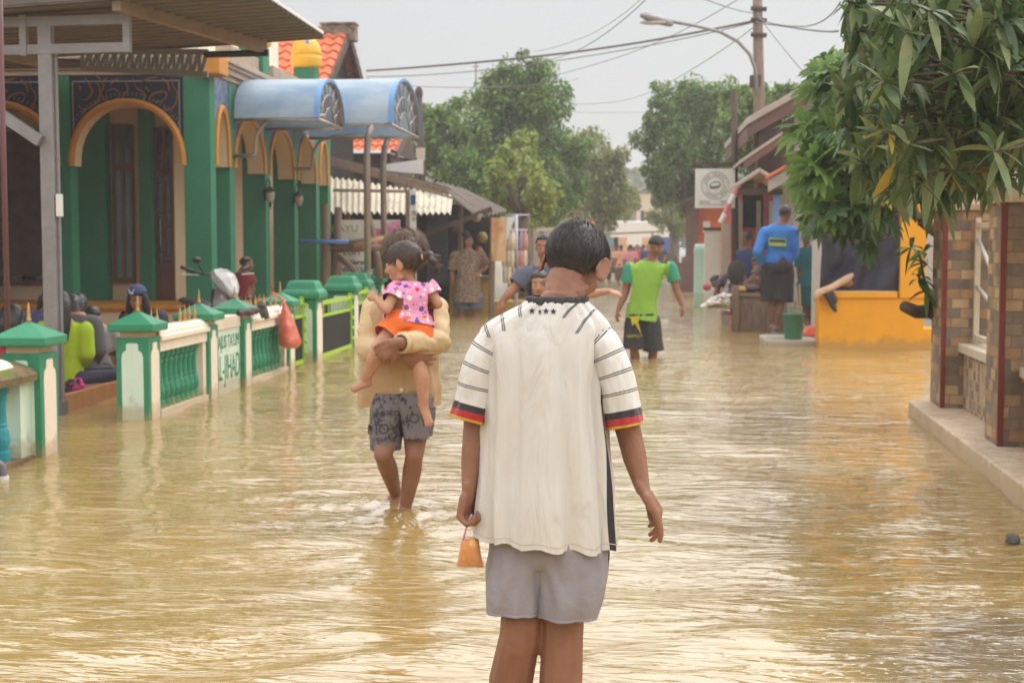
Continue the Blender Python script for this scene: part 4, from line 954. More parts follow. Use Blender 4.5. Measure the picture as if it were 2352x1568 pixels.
for (x, y0, y1, Y) in ((1128, 490, 716, 27.3), (985, 480, 720, 27.5), (1055, 470, 600, 28.5), (795, 480, 700, 26.3)):
    a, b = P(x, y1, Y), P(x, y0, Y); obj("post", MB().tube([(a.x, Y, -.4), (b.x + .03, Y, b.z)], .06, 7), M_oldwood, st)
obj("back_wall", MB().box(P(740, 500, 29).x, P(1130, 500, 29).x, 29, 29.1, -.4, 2.2), M_dark, st)
obj("batten", MB().tube([P(765, 437, 26.5), P(950, 440, 26.5)], .035, 6), M_oldwood, st); obj("batten", MB().tube([P(950, 430, 26.4), P(1040, 455, 26.4)], .025, 6), M_oldwood, st)
M_ochrep = mat("ochre_board", S(196, 160, 84), .6, .12, 3)
a, b = P(1032, 640, 27.9), P(1128, 720, 27.9); c_ = P(1262, 692, 27.9); obj("counter_base", MB().box(b.x + .001, c_.x, 27.85, 28.3, -.4, c_.z), M_ochrep, st); obj("counter", MB().box(a.x, b.x, 27.9, 28.3, -.4, a.z), M_ochrep, st); obj("counter_top", MB().box(a.x - .02, b.x, 27.8, 28.4, a.z + .001, a.z + .05), M_oldwood, st)
a, b = P(982, 492, 27.4), P(1028, 650, 27.4); obj("shutter", MB().box(a.x, b.x, 27.36, 27.42, b.z, a.z), mat("blue_black_panel", S(52, 54, 62), .4, .1, 4), st)
obj("rafter", MB().beam(P(960, 545, 26.8), P(1130, 480, 26.8), .07, .1), M_darkwood, st)
for i, (x, y, r_, c) in enumerate(((1048, 520, 14, S(120, 96, 70)), (1095, 500, 10, S(196, 170, 140)), (1108, 545, 12, S(150, 130, 60)), (1085, 600, 10, S(150, 170, 190)), (1098, 640, 12, S(170, 190, 220)), (1060, 640, 16, S(48, 46, 48)), (1040, 600, 10, S(120, 110, 100)), (1100, 575, 9, S(180, 90, 70)))):
    q = P(x, y, 28.5); s_ = 3266 / 28.5; tag(obj("goods_bundle", MB().lathe(q - Vector((0, 0, r_ / s_)), [(r_ / s_ * .5, 0), (r_ / s_, .05), (r_ / s_ * 1.05, r_ / s_ * 1.2), (r_ / s_ * .5, r_ / s_ * 2)], 10), mat("goods", c, .6, .2, 8), smooth=True), ["brown woven hat shaped bundle hanging under the stall roof", "cream paper bundle hanging near the stall rafters", "olive sack hanging right of the woman's head", "pale blue packet stacked behind the woman", "light blue plastic bag at the woman's elbow", "round black cooking pot beside the woman", "grey tin standing on the stall shelf", "brick red packet on the stall shelf"][i], "goods", "goods in the stall")
def banner(name, label, xa, ya, xb, yb, Y, m, tilt=0):
    a, b = P(xa, ya, Y), P(xb, yb, Y); t = thing(name, label, "banner", a)
    g = [[Vector((a.x + (b.x - a.x) * u, Y + .03 * math.sin(u * 6 + v * 2), a.z + (b.z - a.z) * v + tilt * u)) for u in [k / 12 for k in range(13)]] for v in [k / 6 for k in range(7)]]
    obj("cloth", MB().sheet(g), m, t, smooth=True); return t, a, b
M_banner = mat("white_banner", S(226, 220, 212), .6, .05, 4); M_magenta = mat("magenta_print", S(216, 110, 160), .6, .15, 4, col2=S(236, 170, 200), c2pos=(.5, .6), c2scale=3)
bt, a, b = banner("banner", "white and pink banner under the corrugated roof reading AYU", 768, 505, 920, 566, 25.2, M_banner)
obj("pink_shape", MB().prism([P(840, 558, 25.13), P(870, 530, 25.13), P(895, 512, 25.13), P(919, 506, 25.13), P(919, 564, 25.13), P(835, 564, 25.13)], Vector((0, -.01, 0))), M_magenta, bt)
text("lettering", "RAYU", .19, frame(P(792, 526, 25.14), (1, 0, 0), (0, 0, 1)), mat("olive_lettering", S(150, 140, 80), .6, .1, 9), bt, .004)
text("lettering", "Z", .3, frame(P(862, 540, 25.1), (1, 0, 0), (0, 0, 1)), M_magenta, bt, .004); text("lettering", "SCENT", .1, frame(P(812, 556, 25.14), (1, 0, 0), (0, 0, 1)), M_blueink, bt, .003)
bt, a, b = banner("banner", "white banner with black and blue lettering behind the steel posts", 770, 570, 838, 634, 24.6, M_banner)
text("lettering", "UZUM", .15, frame(P(800, 580, 24.55), (1, 0, 0), (0, 0, 1)), M_ink, bt, .003); text("lettering", "ang Garam", .115, frame(P(812, 602, 24.55), (1, 0, 0), (0, 0, 1)), M_ink, bt, .003, bold=.002); text("lettering", "ANGJAYA", .11, frame(P(812, 619, 24.55), (1, 0, 0), (0, 0, 1)), M_blueink, bt, .003, bold=.003)
obj("green_strip", MB().box(P(775, 628, 24.5).x, P(838, 628, 24.5).x, 24.53, 24.545, P(800, 634, 24.5).z, P(800, 625, 24.5).z), M_lime, bt); text("lettering", "SUB", .07, frame(P(826, 630, 24.52), (1, 0, 0), (0, 0, 1)), M_ink, bt, .003)
bt, a, b = banner("banner", "faded orange and white banner on the stall corner post", 1128, 500, 1160, 600, 27.0, mat("faded_orange_banner", S(226, 186, 140), .6, .1, 3, col2=S(206, 120, 84), c2pos=(.5, .6), c2scale=2))
mb = MB(); g = [[P(1150 + u * 34 - v * 12 * u, 498 + v * 62 * (1 - abs(u - .5)), 27.3 + .05 * math.sin(u * 9)) for u in [k / 8 for k in range(9)]] for v in [k / 8 for k in range(9)]]
tag(obj("plastic_sheet", mb.sheet(g), mat("clear_white_film", S(226, 230, 230), .3, .05, 4), smooth=True), "white plastic sheet hanging at the stall corner", "plastic sheet")
# sign post with small blue header
t = thing("post_sign", "narrow white post sign with a blue header by the stall", "sign", P(945, 640, 24.8))
a, b = P(934, 436, 24.8), P(956, 640, 24.8); obj("board", MB().box(a.x + .05, b.x, 24.8, 24.83, .2, a.z), M_white, t); obj("batten", MB().box(a.x - .02, a.x + .049, 24.78, 24.85, -.4, a.z + .01), M_oldwood, t)
q0_, q1_ = P(946, 448, 24.79), P(955, 470, 24.79); obj("header", MB().box(q0_.x - .02, q1_.x, 24.785, 24.799, q1_.z, q0_.z), M_blueink, t)
for (y, n) in ((486, 3), (502, 2)):
    for k in range(n): q = P(942, y + k * 4, 24.79); obj("print_line", MB().box(q.x + .03, q.x + .13, 24.79, 24.799, q.z, q.z + .012), M_signink, t)
# rough poles of the scaffold in front of the banners
sp_ = thing("pole_rack", "rack of rough grey poles lashed together in front of the banners", "rack", P(800, 700, 22.6))
for (xa, ya, xb, yb, r_, Y) in ((744, 720, 748, 468, .07, 22.3), (760, 720, 778, 476, .07, 22.8), (776, 500, 774, 720, .05, 23.4), (868, 630, 842, 470, .055, 23.2), (885, 640, 880, 470, .05, 23.5), (858, 560, 872, 640, .06, 22.9), (772, 585, 822, 632, .055, 22.6)):
    a, b = P(xa, ya, Y), P(xb, yb, Y); obj("upright", MB().tube([a, a.lerp(b, .5) + Vector((.03, 0, 0)), b], [r_, r_ * .95, r_ * .9], 7), M_oldwood, sp_, smooth=True)
for (xa, ya, xb, yb, r_, Y, m) in ((738, 575, 895, 568, .05, 22.5, M_oldwood), (772, 562, 900, 545, .05, 22.2, M_oldwood), (814, 565, 880, 548, .035, 22.0, mat("fresh_wood", S(190, 150, 110), .8, .2, 6)), (685, 554, 800, 556, .035, 22.1, M_bluepaint), (745, 556, 830, 560, .06, 22.3, M_darkwood)):
    obj("crosspiece", MB().tube([P(xa, ya, Y), P(xb, yb, Y)], r_, 7), m, sp_, smooth=True)
# snack rack
sr = thing("snack_rack", "white wire rack hung with bags of puffed snacks", "rack", P(1185, 700, 28))
fr = MB(); a, b = P(1186, 492, 27.6), P(1186, 705, 27.6); fr.tube([(a.x, 27.6, -.3), a], .035, 7)
for y in (494, 528, 568, 612, 648): p = P(1160, y, 27.6); q = P(1216 if y < 500 else 1212, y, 27.6); fr.tube([p, q], .014, 5)
obj("rack_frame", fr, mat("lilac_pipe", S(206, 198, 212), .4, .06, 5), sr, smooth=True)
snk = [mat("snack_bag", S(*c), .35, .25, 12) for c in ((226, 200, 186), (236, 216, 190), (212, 150, 140), (200, 196, 180), (170, 160, 176))]
k = 0
for (y, xs_) in ((552, (1160, 1169, 1178, 1198, 1207)), (590, (1158, 1168, 1177, 1188, 1197, 1206)), (628, (1160, 1170, 1180, 1192, 1203))):
    for x in xs_:
        q = P(x, y, 27.55); r_ = .045; mb = MB().lathe(q, [(.02, -.19), (r_, -.17), (r_ * 1.1, -.05), (r_, .10), (.018, .15), (.01, .2)], 9)
        rows_ = {552: "top", 590: "middle", 628: "bottom"}[y]; pos_ = ("first", "second", "third", "fourth", "fifth", "sixth")[xs_.index(x)]
        tag(obj("snack_bag", mb, snk[(k * 3) % 5], smooth=True), "%s bag from the left in the %s row of the snack rack" % (pos_, rows_), "snack bag", "snack bags on the rack"); k += 1

# ------------------------------------------------------------------ far end of the street
t = thing("concrete_wall", "pale low concrete wall behind the snack rack", "wall", P(1240, 600, 44))
a, b = P(1165, 532, 44), P(1300, 600, 44); obj("slab", MB().box(a.x, b.x, 44, 44.2, -.4, a.z), M_concrete, t); obj("coping", MB().box(a.x - .1, b.x, 43.9, 44.3, a.z + .001, a.z + .12), M_coping, t)
for i in range(5): q = P(1180 + i * 26, 570, 43.97); obj("pier", MB().box(q.x - .1, q.x + .1, 43.9, 43.998, -.4, a.z), M_concrete, t)
def far_house(label, xa, xb, ytop, Y, wallm, roofm, rise=.9):
    a, b = P(xa, ytop, Y), P(xb, ytop, Y); t = thing("far_house", label, "house", (a.x, Y, 0), None)
    obj("wall", MB().box(a.x, b.x, Y, Y + 5, -.4, a.z), wallm, t)
    xm = (a.x + b.x) / 2; slab(t, "roof", (a.x - .5, a.z - .1), (xm, a.z + rise), Y - .5, Y + 5.5, .12, roofm); slab(t, "roof", (xm + .001, a.z + rise), (b.x + .5, a.z - .1), Y - .5, Y + 5.5, .12, roofm)
    w2 = (b.x - a.x); 
    for k in (.25, .7): obj("window", MB().box(a.x + w2 * k - w2 * .08, a.x + w2 * k + w2 * .08, Y - .03, Y - .002, a.z * .35, a.z * .75), M_dark, t)
    return t
far_house("far cream house closing the end of the street", 1462, 1520, 446, 120, mat("far_cream", S(226, 206, 186), .7, .06, 1), mat("far_buff_roof", S(196, 170, 150), .8, .1, 1), .6)
far_house("far orange and white house on the left bend", 1318, 1385, 500, 95, mat("far_orange", S(226, 150, 116), .7, .2, 1), M_roofclay)
far_house("far pale mint house between the trees", 1392, 1436, 515, 105, mat("far_mint", S(170, 206, 160), .7, .1, 1), M_greyroof, .5)
far_house("far brown shack at the right bend of the street", 1500, 1560, 520, 90, M_darkwood, M_roofm, .5)
def box_truck(label, x, y, Y):
    s_ = 3266 / Y; q = P(x, y, Y); t = thing("covered_truck", label, "truck", (q.x, Y, -.2))
    rg = [[Vector((q.x + 1.9 * u, Y + d_, .5 + 1.55 * (1 - abs(u) ** 4 * .15) if zz else .5)) for u in ()] for d_ in () for zz in ()]
    prof = [(-1.9, 1.2), (-1.9, 2.5), (-1.6, 2.75), (1.5, 2.7), (1.95, 2.3), (1.95, 1.2)]
    obj("cover", MB().prism([Vector((q.x + a_, Y, z_)) for a_, z_ in prof], Vector((0, 1.9, 0))), M_white, t, bevel=.08)
    obj("bed", MB().box(q.x - 1.9, q.x + 1.95, Y + .02, Y + 1.88, .55, 1.2), M_darkwood, t)
    obj("cab", MB().prism([Vector((q.x - 3.4, Y + .05, z)) for z in ()] or [Vector((q.x - 3.5, Y + .1, .5)), Vector((q.x - 1.95, Y + .1, .5)), Vector((q.x - 1.95, Y + .1, 2.3)), Vector((q.x - 2.9, Y + .1, 2.3)), Vector((q.x - 3.4, Y + .1, 1.5))], Vector((0, 1.7, 0))), mat("truck_green", S(120, 150, 120), .4, .1, 2), t, bevel=.05)
    for dx_ in (-2.7, 1.2): 
        for dy_ in (.0, 1.6): obj("wheel", MB().tube([(q.x + dx_, Y + dy_, .28), (q.x + dx_, Y + dy_ + .28, .28)], .45, 14), M_blackgrid, t)
box_truck("far lorry with a white tarpaulin cover", 1476, 500, 84)
for i, (x, y, w2, Y, c, l) in enumerate(((1290, 507, 60, 60, S(226, 190, 110), "yellow awning sheet over the far market"), (1245, 512, 45, 55, S(160, 190, 206), "pale blue awning sheet over the far market"), (1330, 525, 36, 62, S(150, 170, 206), "lavender blue awning of a far stall"))):
    a, b = P(x - w2 / 2, y, Y), P(x + w2 / 2, y, Y); t = thing("market_awning", l, "awning", (a.x, Y, 0), "awnings of the far market")
    slab(t, "sheet", (a.x, a.z), (b.x, b.z + .15), Y, Y + 1.8, .05, mat("awning_cloth", c, .7, .1, 2))
    for X in (a.x + .05, b.x - .05): obj("post", MB().box(X - .03, X + .03, Y + .1, Y + .16, -.4, a.z - .01), M_oldwood, t)
t = thing("market_rail", "long wooden rail of the far market stalls", "rail", P(1420, 600, 75)); a, b = P(1380, 538, 75), P(1520, 532, 75)
obj("beam", MB().tube([a, b], .06, 6), M_oldwood, t)
for k in range(2): q = a.lerp(b, (k + .1) / 1.3); obj("post", MB().tube([(q.x, q.y, -.4), q - Vector((0, 0, .05))], .06, 6), M_oldwood, t)
for i, (x, c, l) in enumerate(((1425, S(226, 176, 140), "peach board hung on the market rail"), (1490, S(226, 180, 140), "sand coloured board at the right of the market rail"), (1405, S(110, 150, 150), "teal cloth hung left on the market rail"), (1530, S(80, 100, 160), "blue cloth beyond the rail end"))):
    q = P(x, 550, 76); tag(obj("hung_cloth", MB().box(q.x - .35, q.x + .35, 76, 76.05, .9, 1.75), mat("hung_cloth_dye", c, .8, .1, 2)), l, "cloth", "cloths on the market rail")

# ------------------------------------------------------------------ trees
def leafmat(name, a, b, rough=.5):
    m = mat(name, a, rough, .3, .9, col2=b, c2pos=(.42, .62), c2scale=1.6, leaf=.3); return m
ML = {'deep': (leafmat("leaf_deep", S(90, 122, 58), S(116, 146, 68)), leafmat("leaf_mid", S(122, 150, 74), S(144, 166, 84))),
      'light': (leafmat("leaf_lime", S(158, 168, 80), S(178, 184, 92)), leafmat("leaf_fresh", S(132, 156, 80), S(156, 172, 88))),
      'olive': (leafmat("leaf_olive", S(128, 144, 78), S(150, 158, 88)), leafmat("leaf_olive_pale", S(146, 150, 100), S(160, 164, 110)))}
M_bark = mat("grey_bark", S(110, 96, 82), .9, .3, 5, .01, 20, stretch=(3, 3, .6))
def tree(label, clumps, Y, kind, n=650, leaf=.17, name="leafy_tree", spread=1.6):
    s_ = 3266.7 / Y; rng = random.Random(int(clumps[0][0]) * 7 + int(Y)); cs = []
    for (x, y, r) in clumps:
        yy = Y + rng.uniform(-spread, spread); q = P(x, y, yy); cs.append((q, r * 1.24 / s_))
    xm = sum(c[0].x for c in cs) / len(cs); t = thing(name, label, "tree", (xm, Y, -.4))
    # limbs
    zmin = min(c[0].z - c[1] for c in cs); base = Vector((xm, Y, -.4)); fork = Vector((xm + .1, Y, max(1.2, zmin + .4)))
    mb = MB().tube([base, base.lerp(fork, .5) + Vector((.08, 0, 0)), fork], [.26, .2, .17], 9)
    for c, r in cs: mb.tube([fork - Vector((0, 0, .2)), fork.lerp(c, .55) + Vector((rng.uniform(-.2, .2), 0, .25)), c + Vector((0, 0, r * .2))], [.1, .06, .02], 6)
    obj("trunk", mb, M_bark, t, smooth=True)
    vs = []; fs = []; ms = []
    for c, r in cs:
        cnt = int(n * 2.1 * max(.5, min(2.6, (r / .9) ** 1.7)))
        subs = []
        for k in range(11):
            d = Vector((rng.gauss(0, 1), rng.gauss(0, 1), rng.gauss(0, .9))).normalized(); subs.append((c + d * r * rng.uniform(.45, .95), r * rng.uniform(.28, .5), rng.random()))
        for k in range(cnt):
            sc_, sr_, tint = subs[rng.randrange(11)] if rng.random() < .86 else (c, r * .9, .2)
            d = Vector((rng.gauss(0, 1), rng.gauss(0, 1), rng.gauss(0, 1))).normalized(); p = sc_ + d * sr_ * rng.random() ** .4
            ax_ = (d * .5 + Vector((rng.gauss(0, .6), rng.gauss(0, .6), rng.gauss(-.25, .5)))).normalized(); sd_ = ax_.cross(Vector((rng.gauss(0, .4), rng.gauss(0, .4), 1))).normalized()
            L = leaf * rng.uniform(.7, 1.35); w2 = L * .24; o = len(vs)
            vs += [p - ax_ * L * .5, p + sd_ * w2 - ax_ * L * .05, p + ax_ * L * .5 - Vector((0, 0, L * .12)), p - sd_ * w2 - ax_ * L * .05]
            fs.append((o, o + 1, o + 2, o + 3)); ms.append(1 if rng.random() < .25 + .5 * tint else 0)
    m = MB(); m.v = vs; m.f = fs; m.m = ms
    obj("crown", m, list(ML[kind]), t, fix=False); return t
tree("tallest dense tree left of the street, above the stall", [(1185, 165, 42), (1140, 200, 48), (1230, 200, 50), (1265, 240, 46), (1180, 235, 60), (1125, 265, 55), (1240, 290, 62), (1180, 310, 70), (1110, 330, 55), (1290, 330, 52), (1150, 390, 70), (1230, 380, 66), (1290, 410, 55), (1250, 460, 55), (1160, 460, 50)], 46, 'deep', 900)
tree("dark bushy tree directly behind the green pole", [(985, 262, 28), (1040, 262, 34), (975, 310, 42), (1030, 320, 48), (1075, 300, 36), (1000, 370, 52), (1060, 380, 52), (960, 350, 32), (1095, 420, 46), (1040, 430, 40)], 42, 'deep', 750)
tree("small yellow green tree in front of the tall dense tree", [(1205, 335, 30), (1165, 370, 32), (1215, 400, 40), (1140, 395, 26), (1180, 430, 42), (1240, 435, 36), (1150, 445, 32), (1200, 475, 42), (1250, 470, 26)], 37, 'light', 620, .15)
tree("olive tree leaning to the street gap on the left", [(1330, 330, 38), (1365, 355, 40), (1320, 380, 48), (1395, 375, 38), (1420, 400, 32), (1350, 420, 52), (1400, 430, 46), (1330, 470, 46), (1390, 480, 40), (1425, 455, 26)], 58, 'olive', 700, .19)
tree("broad tree right of the street gap behind the sign", [(1535, 225, 36), (1600, 222, 42), (1655, 232, 40), (1520, 275, 42), (1580, 275, 52), (1640, 290, 56), (1500, 320, 38), (1555, 335, 55), (1620, 350, 58), (1675, 330, 40), (1510, 385, 38), (1570, 400, 55), (1640, 410, 52), (1530, 440, 36), (1600, 460, 46)], 50, 'deep', 850)
tree("tree crown behind the electric pole and gabled house", [(1690, 225, 30), (1700, 300, 44), (1770, 330, 44), (1710, 240, 36), (1760, 225, 36), (1800, 225, 30), (1730, 290, 46), (1790, 275, 42), (1700, 350, 40), (1740, 370, 46)], 40, 'deep', 650)
tree("pale olive bush beside the far lorry", [(1530, 470, 26), (1555, 490, 26), (1510, 500, 20), (1540, 520, 22), (1570, 520, 24)], 66, 'olive', 500, .2, "leafy_bush")
tree("small far tree in front of the cream end house", [(1400, 460, 26), (1440, 440, 24), (1420, 480, 26), (1380, 490, 22), (1450, 470, 20)], 88, 'olive', 500, .24, "far_tree")
tree("low bright bush behind the concrete wall", [(1195, 515, 26), (1230, 510, 28), (1160, 510, 24), (1270, 500, 28)], 47, 'light', 450, .16, "leafy_bush")
# wooded rise far beyond the street
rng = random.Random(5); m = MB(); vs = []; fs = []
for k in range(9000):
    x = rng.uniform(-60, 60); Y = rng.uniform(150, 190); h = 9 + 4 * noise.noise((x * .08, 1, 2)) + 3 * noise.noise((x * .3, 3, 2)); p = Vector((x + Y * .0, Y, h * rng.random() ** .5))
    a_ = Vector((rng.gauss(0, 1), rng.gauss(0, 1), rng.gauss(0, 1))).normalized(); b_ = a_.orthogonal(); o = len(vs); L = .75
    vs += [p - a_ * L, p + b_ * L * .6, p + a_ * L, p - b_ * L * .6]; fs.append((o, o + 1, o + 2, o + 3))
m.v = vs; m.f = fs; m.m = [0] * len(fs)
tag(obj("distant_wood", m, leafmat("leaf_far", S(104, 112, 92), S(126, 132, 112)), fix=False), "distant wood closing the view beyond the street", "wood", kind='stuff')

# ------------------------------------------------------------------ mango tree over the brick wall
M_mango = [mat("mango_leaf", S(80, 102, 62), .45, .3, 3, spec=.4, col2=S(104, 122, 76), c2pos=(.5, .6), c2scale=5, leaf=.3), mat("mango_leaf_pale", S(130, 148, 100), .5, .2, 3, col2=S(156, 160, 118), c2pos=(.5, .6), c2scale=5, leaf=.25), mat("mango_leaf_yellow", S(186, 158, 62), .5, .2, 4)]
M_twig = mat("twig_bark", S(96, 84, 66), .8, .2, 10)
def leafblade(vs, fs, ms, base, d, up_, L, W, droop, mi, rng):
    side = d.cross(up_).normalized(); o = len(vs); n = 5
    for i in range(n + 1):
        t = i / n; c = base + d * (L * t) - Vector((0, 0, droop * L * t * t)) ; wd = W * math.sin(math.pi * min(1, .06 + t * .94)) ** .75 * (1 - .25 * t); fold = up_ * (wd * .28)
        vs += [c + side * wd + fold, c, c - side * wd + fold]
    for i in range(n):
        a = o + i * 3; fs.append((a, a + 1, a + 4, a + 3)); fs.append((a + 1, a + 2, a + 5, a + 4)); ms += [mi, mi]
def inside(x, y):
    lo = [(0, 1928), (60, 1922), (110, 1945), (180, 1925), (240, 1905), (320, 1915), (400, 1960), (470, 2010), (530, 2100)]
    L = lo[-1][1]
    for (y0, x0), (y1, x1) in zip(lo, lo[1:]):
        if y0 <= y <= y1: L = x0 + (x1 - x0) * (y - y0) / (y1 - y0)
    if y < 0: L = 1935
    bot = 442 + 25 * noise.noise((x * .012, 0, 0)) if x < 2180 else 455 - (x - 2180) * .62
    return x > L + 12 and y < bot
mg = thing("mango_tree", "mango tree with big drooping leaves overhanging the brick wall", "tree", (4.3, 8.2, -.3))
rng = random.Random(11); vs = []; fs = []; ms = []; tw = MB(); hub = Vector((3.9, 8.3, 2.9))
spots = []
while len(spots) < 450:
    if len(spots) < 370: x, y = rng.uniform(1925, 2420), rng.uniform(-60, 530)
    else: x, y = rng.uniform(2300, 3000), rng.uniform(-700, 420)
    if len(spots) < 370 and not inside(x, y): continue
    spots.append((x, y))
for (x, y) in spots:
    Y = rng.uniform(6.2, 9.2) if x > 2020 else rng.uniform(7.4, 9.4)
    p = P(x, y, Y); outw = (p - hub); outw.z *= .5; outw = outw.normalized() if outw.length > .1 else Vector((0, -1, 0))
    tw.tube([p - outw * .5 + Vector((0, 0, -.05)), p - outw * .2, p], [.011, .008, .005], 5)
    for k in range(rng.randint(8, 12)):
        an = k * 2.4 + rng.uniform(-.3, .3); e = outw.orthogonal().normalized(); f_ = outw.cross(e); d = (outw * rng.uniform(-.1, .5) + e * math.cos(an) + f_ * math.sin(an)).normalized()
        L = rng.uniform(.12, .23); mi = 2 if rng.random() < .012 else (1 if rng.random() < .28 else 0)
        leafblade(vs, fs, ms, p - outw * rng.uniform(0, .05), d, (Vector((0, 0, 1)) + d * .1 + Vector((rng.gauss(0, .3), rng.gauss(0, .3), 0))).normalized(), L, L * rng.uniform(.12, .15), rng.uniform(.0, .38), mi, rng)
m = MB(); m.v = vs; m.f = fs; m.m = ms
obj("crown", m, M_mango, mg, smooth=True, fix=False)
limb = MB().tube([(4.3, 8.2, -.3), (4.25, 8.25, 1.2), (4.05, 8.3, 2.2), hub], [.2, .17, .15, .12], 10)
for (x, y, Y) in ((2000, 120, 8.4), (2060, 300, 8.0), (2150, 80, 7.2), (2200, 420, 8.6), (2300, 200, 7.0), (1960, 250, 8.8), (2120, 430, 8.8), (2320, -60, 7.0)):
    q = P(x, y, Y); limb.tube([hub, hub.lerp(q, .5) + Vector((0, 0, .25)), q], [.07, .04, .012], 7)
limb.add(tw.v, tw.f); obj("trunk", limb, M_bark, mg, smooth=True)

# bright lobed-leaf tree growing between the wall and the amber porch
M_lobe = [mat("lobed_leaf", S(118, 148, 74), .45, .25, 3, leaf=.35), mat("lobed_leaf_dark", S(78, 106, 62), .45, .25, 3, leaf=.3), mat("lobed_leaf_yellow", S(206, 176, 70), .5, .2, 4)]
def lobed(vs, fs, ms, base, d, up_, L, mi):
    side = d.cross(up_).normalized(); lob = [(-100, .45), (-62, .8), (-28, .95), (0, 1.1), (28, .95), (62, .8), (100, .45)]; c = base + d * L * .25; o = len(vs); vs.append(c); ring_ = []
    def pt(a, r, dz): return c + (d * math.cos(R(a)) + side * math.sin(R(a))) * (L * r) + up_ * dz - Vector((0, 0, .25 * L * r * r))
    seq = [pt(-125, .3, 0)]
    for i, (a, r) in enumerate(lob):
        seq += [pt(a - 11, r * .72, .01), pt(a, r, 0), pt(a + 11, r * .72, .01)]
        if i < len(lob) - 1: seq.append(pt((a + lob[i + 1][0]) / 2, .56, .0))
    seq.append(pt(125, .3, 0)); vs += seq
    for i in range(len(seq) - 1): fs.append((o, o + 1 + i, o + 2 + i)); ms.append(mi)
lt = thing("lobed_leaf_tree", "bright green tree with lobed leaves and some yellowed ones", "tree", (2.75, 12.4, -.3))
vs = []; fs = []; ms = []; tw = MB(); rng = random.Random(21)
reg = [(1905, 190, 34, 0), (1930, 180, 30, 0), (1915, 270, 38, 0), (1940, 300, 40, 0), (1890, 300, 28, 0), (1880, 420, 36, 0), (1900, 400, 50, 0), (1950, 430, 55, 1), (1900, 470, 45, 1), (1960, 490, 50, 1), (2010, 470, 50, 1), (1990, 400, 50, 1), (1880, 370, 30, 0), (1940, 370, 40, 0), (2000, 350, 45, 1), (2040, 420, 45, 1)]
hub = P(2115, 505, 12.4)
for (x, y, r, dk) in reg:
    for k in range(9):
        xx, yy = x + rng.gauss(0, r * .55), y + rng.gauss(0, r * .55); Y = rng.uniform(11.3, 13.3); p = P(xx, yy, Y); outw = (p - hub).normalized(); tw.tube([hub.lerp(p, .6) + Vector((0, 0, .04)), p], [.012, .006], 5)
        for j in range(5):
            an = j * 1.3 + rng.uniform(0, .5); e = outw.orthogonal().normalized(); f_ = outw.cross(e); d = (outw * .35 + e * math.cos(an) + f_ * math.sin(an)).normalized()
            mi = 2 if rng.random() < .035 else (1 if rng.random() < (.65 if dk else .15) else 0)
            lobed(vs, fs, ms, p, d, (Vector((0, -.4, 1)) + Vector((rng.gauss(0, .4), rng.gauss(0, .4), 0))).normalized(), rng.uniform(.14, .23), mi)
m = MB(); m.v = vs; m.f = fs; m.m = ms
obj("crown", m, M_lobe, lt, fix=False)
tk = MB().tube([(3.25, 12.4, -.3), (3.2, 12.4, 1.0), hub], [.08, .07, .05], 8)
for (x, y, Y) in ((1890, 260, 12.2), (1870, 400, 12.0), (1950, 430, 12.4), (2060, 480, 12.6)): q = P(x, y, Y); tk.tube([hub, hub.lerp(q, .5) + Vector((0, 0, .1)), q], [.035, .022, .008], 6)
tk.v += []; n0 = len(tk.v); tk.add(tw.v, tw.f); obj("trunk", tk, M_bark, lt, smooth=True)
# cut trunk with fresh sprouts behind the first pillar
ct = thing("sprouting_stump", "sawn off leaning trunk with fresh green sprouts by the pillar", "tree", P(2150, 790, 11.9))
a, b, c_ = P(2215, 780, 11.9), P(2135, 715, 11.8), P(2076, 703, 11.6)
obj("trunk", MB().tube([Vector((a.x + .03, a.y, -.3)), a, P(2190, 735, 11.9), b, P(2105, 716, 11.7), c_], [.07, .065, .062, .06, .055, .045], 9), mat("wet_bark", S(92, 74, 60), .8, .35, 9, .01, 18), ct, smooth=True)
vs = []; fs = []; ms = []; rng = random.Random(4)
for (x, y) in ((2092, 570), (2122, 580), (2130, 610), (2112, 640), (2128, 670)):
    p = P(x, y, 11.6 + rng.uniform(-.2, .2))
    for k in range(8):
        d = Vector((rng.gauss(-.3, .8), rng.gauss(-.2, .7), rng.gauss(.1, .5))).normalized(); leafblade(vs, fs, ms, p, d, Vector((rng.gauss(0, .3), -.3, 1)).normalized(), rng.uniform(.12, .19), .028, .5, 0 if rng.random() < .6 else 1, rng)
m = MB(); m.v = vs; m.f = fs; m.m = ms; obj("sprouts", m, M_lobe, ct, smooth=True, fix=False)
obj("shoot", MB().tube([b, P(2122, 640, 11.7), P(2110, 575, 11.6)], [.018, .014, .008], 6), M_twig, ct)
# ------------------------------------------------------------------ people: builders
def skinm(name, c): return mat(name, c, .54, .14, 7, .0014, 200, spec=.4, sss=.06, col2=tuple(x * y for x, y in zip(c, (.80, .72, .70))), c2pos=(.45, .75), c2scale=12)
SK_brown = skinm("skin_brown", S(150, 106, 84)); SK_deep = skinm("skin_deep", S(124, 88, 72)); SK_light = skinm("skin_light", S(196, 146, 118)); SK_tan = skinm("skin_tan", S(172, 122, 96))
M_hair = mat("black_hair", S(46, 42, 42), .42, .25, 30, spec=.45, stretch=(3, 3, .6)); M_hairb = mat("brown_hair", S(98, 76, 60), .5, .35, 30, spec=.4, stretch=(3, 3, .6)); M_hairc = mat("soft_dark_hair", S(72, 58, 54), .5, .25, 30, spec=.4, stretch=(3, 3, .6))
M_strand = mat("hair_strand", S(62, 56, 55), .38, .35, 90, spec=.5)
M_eye = mat("eye_white", S(226, 220, 214), .3, .03, 5); M_iris = mat("dark_iris", S(40, 30, 26), .2, .05, 5); M_lip = mat("lips", S(160, 92, 84), .5, .08, 9)

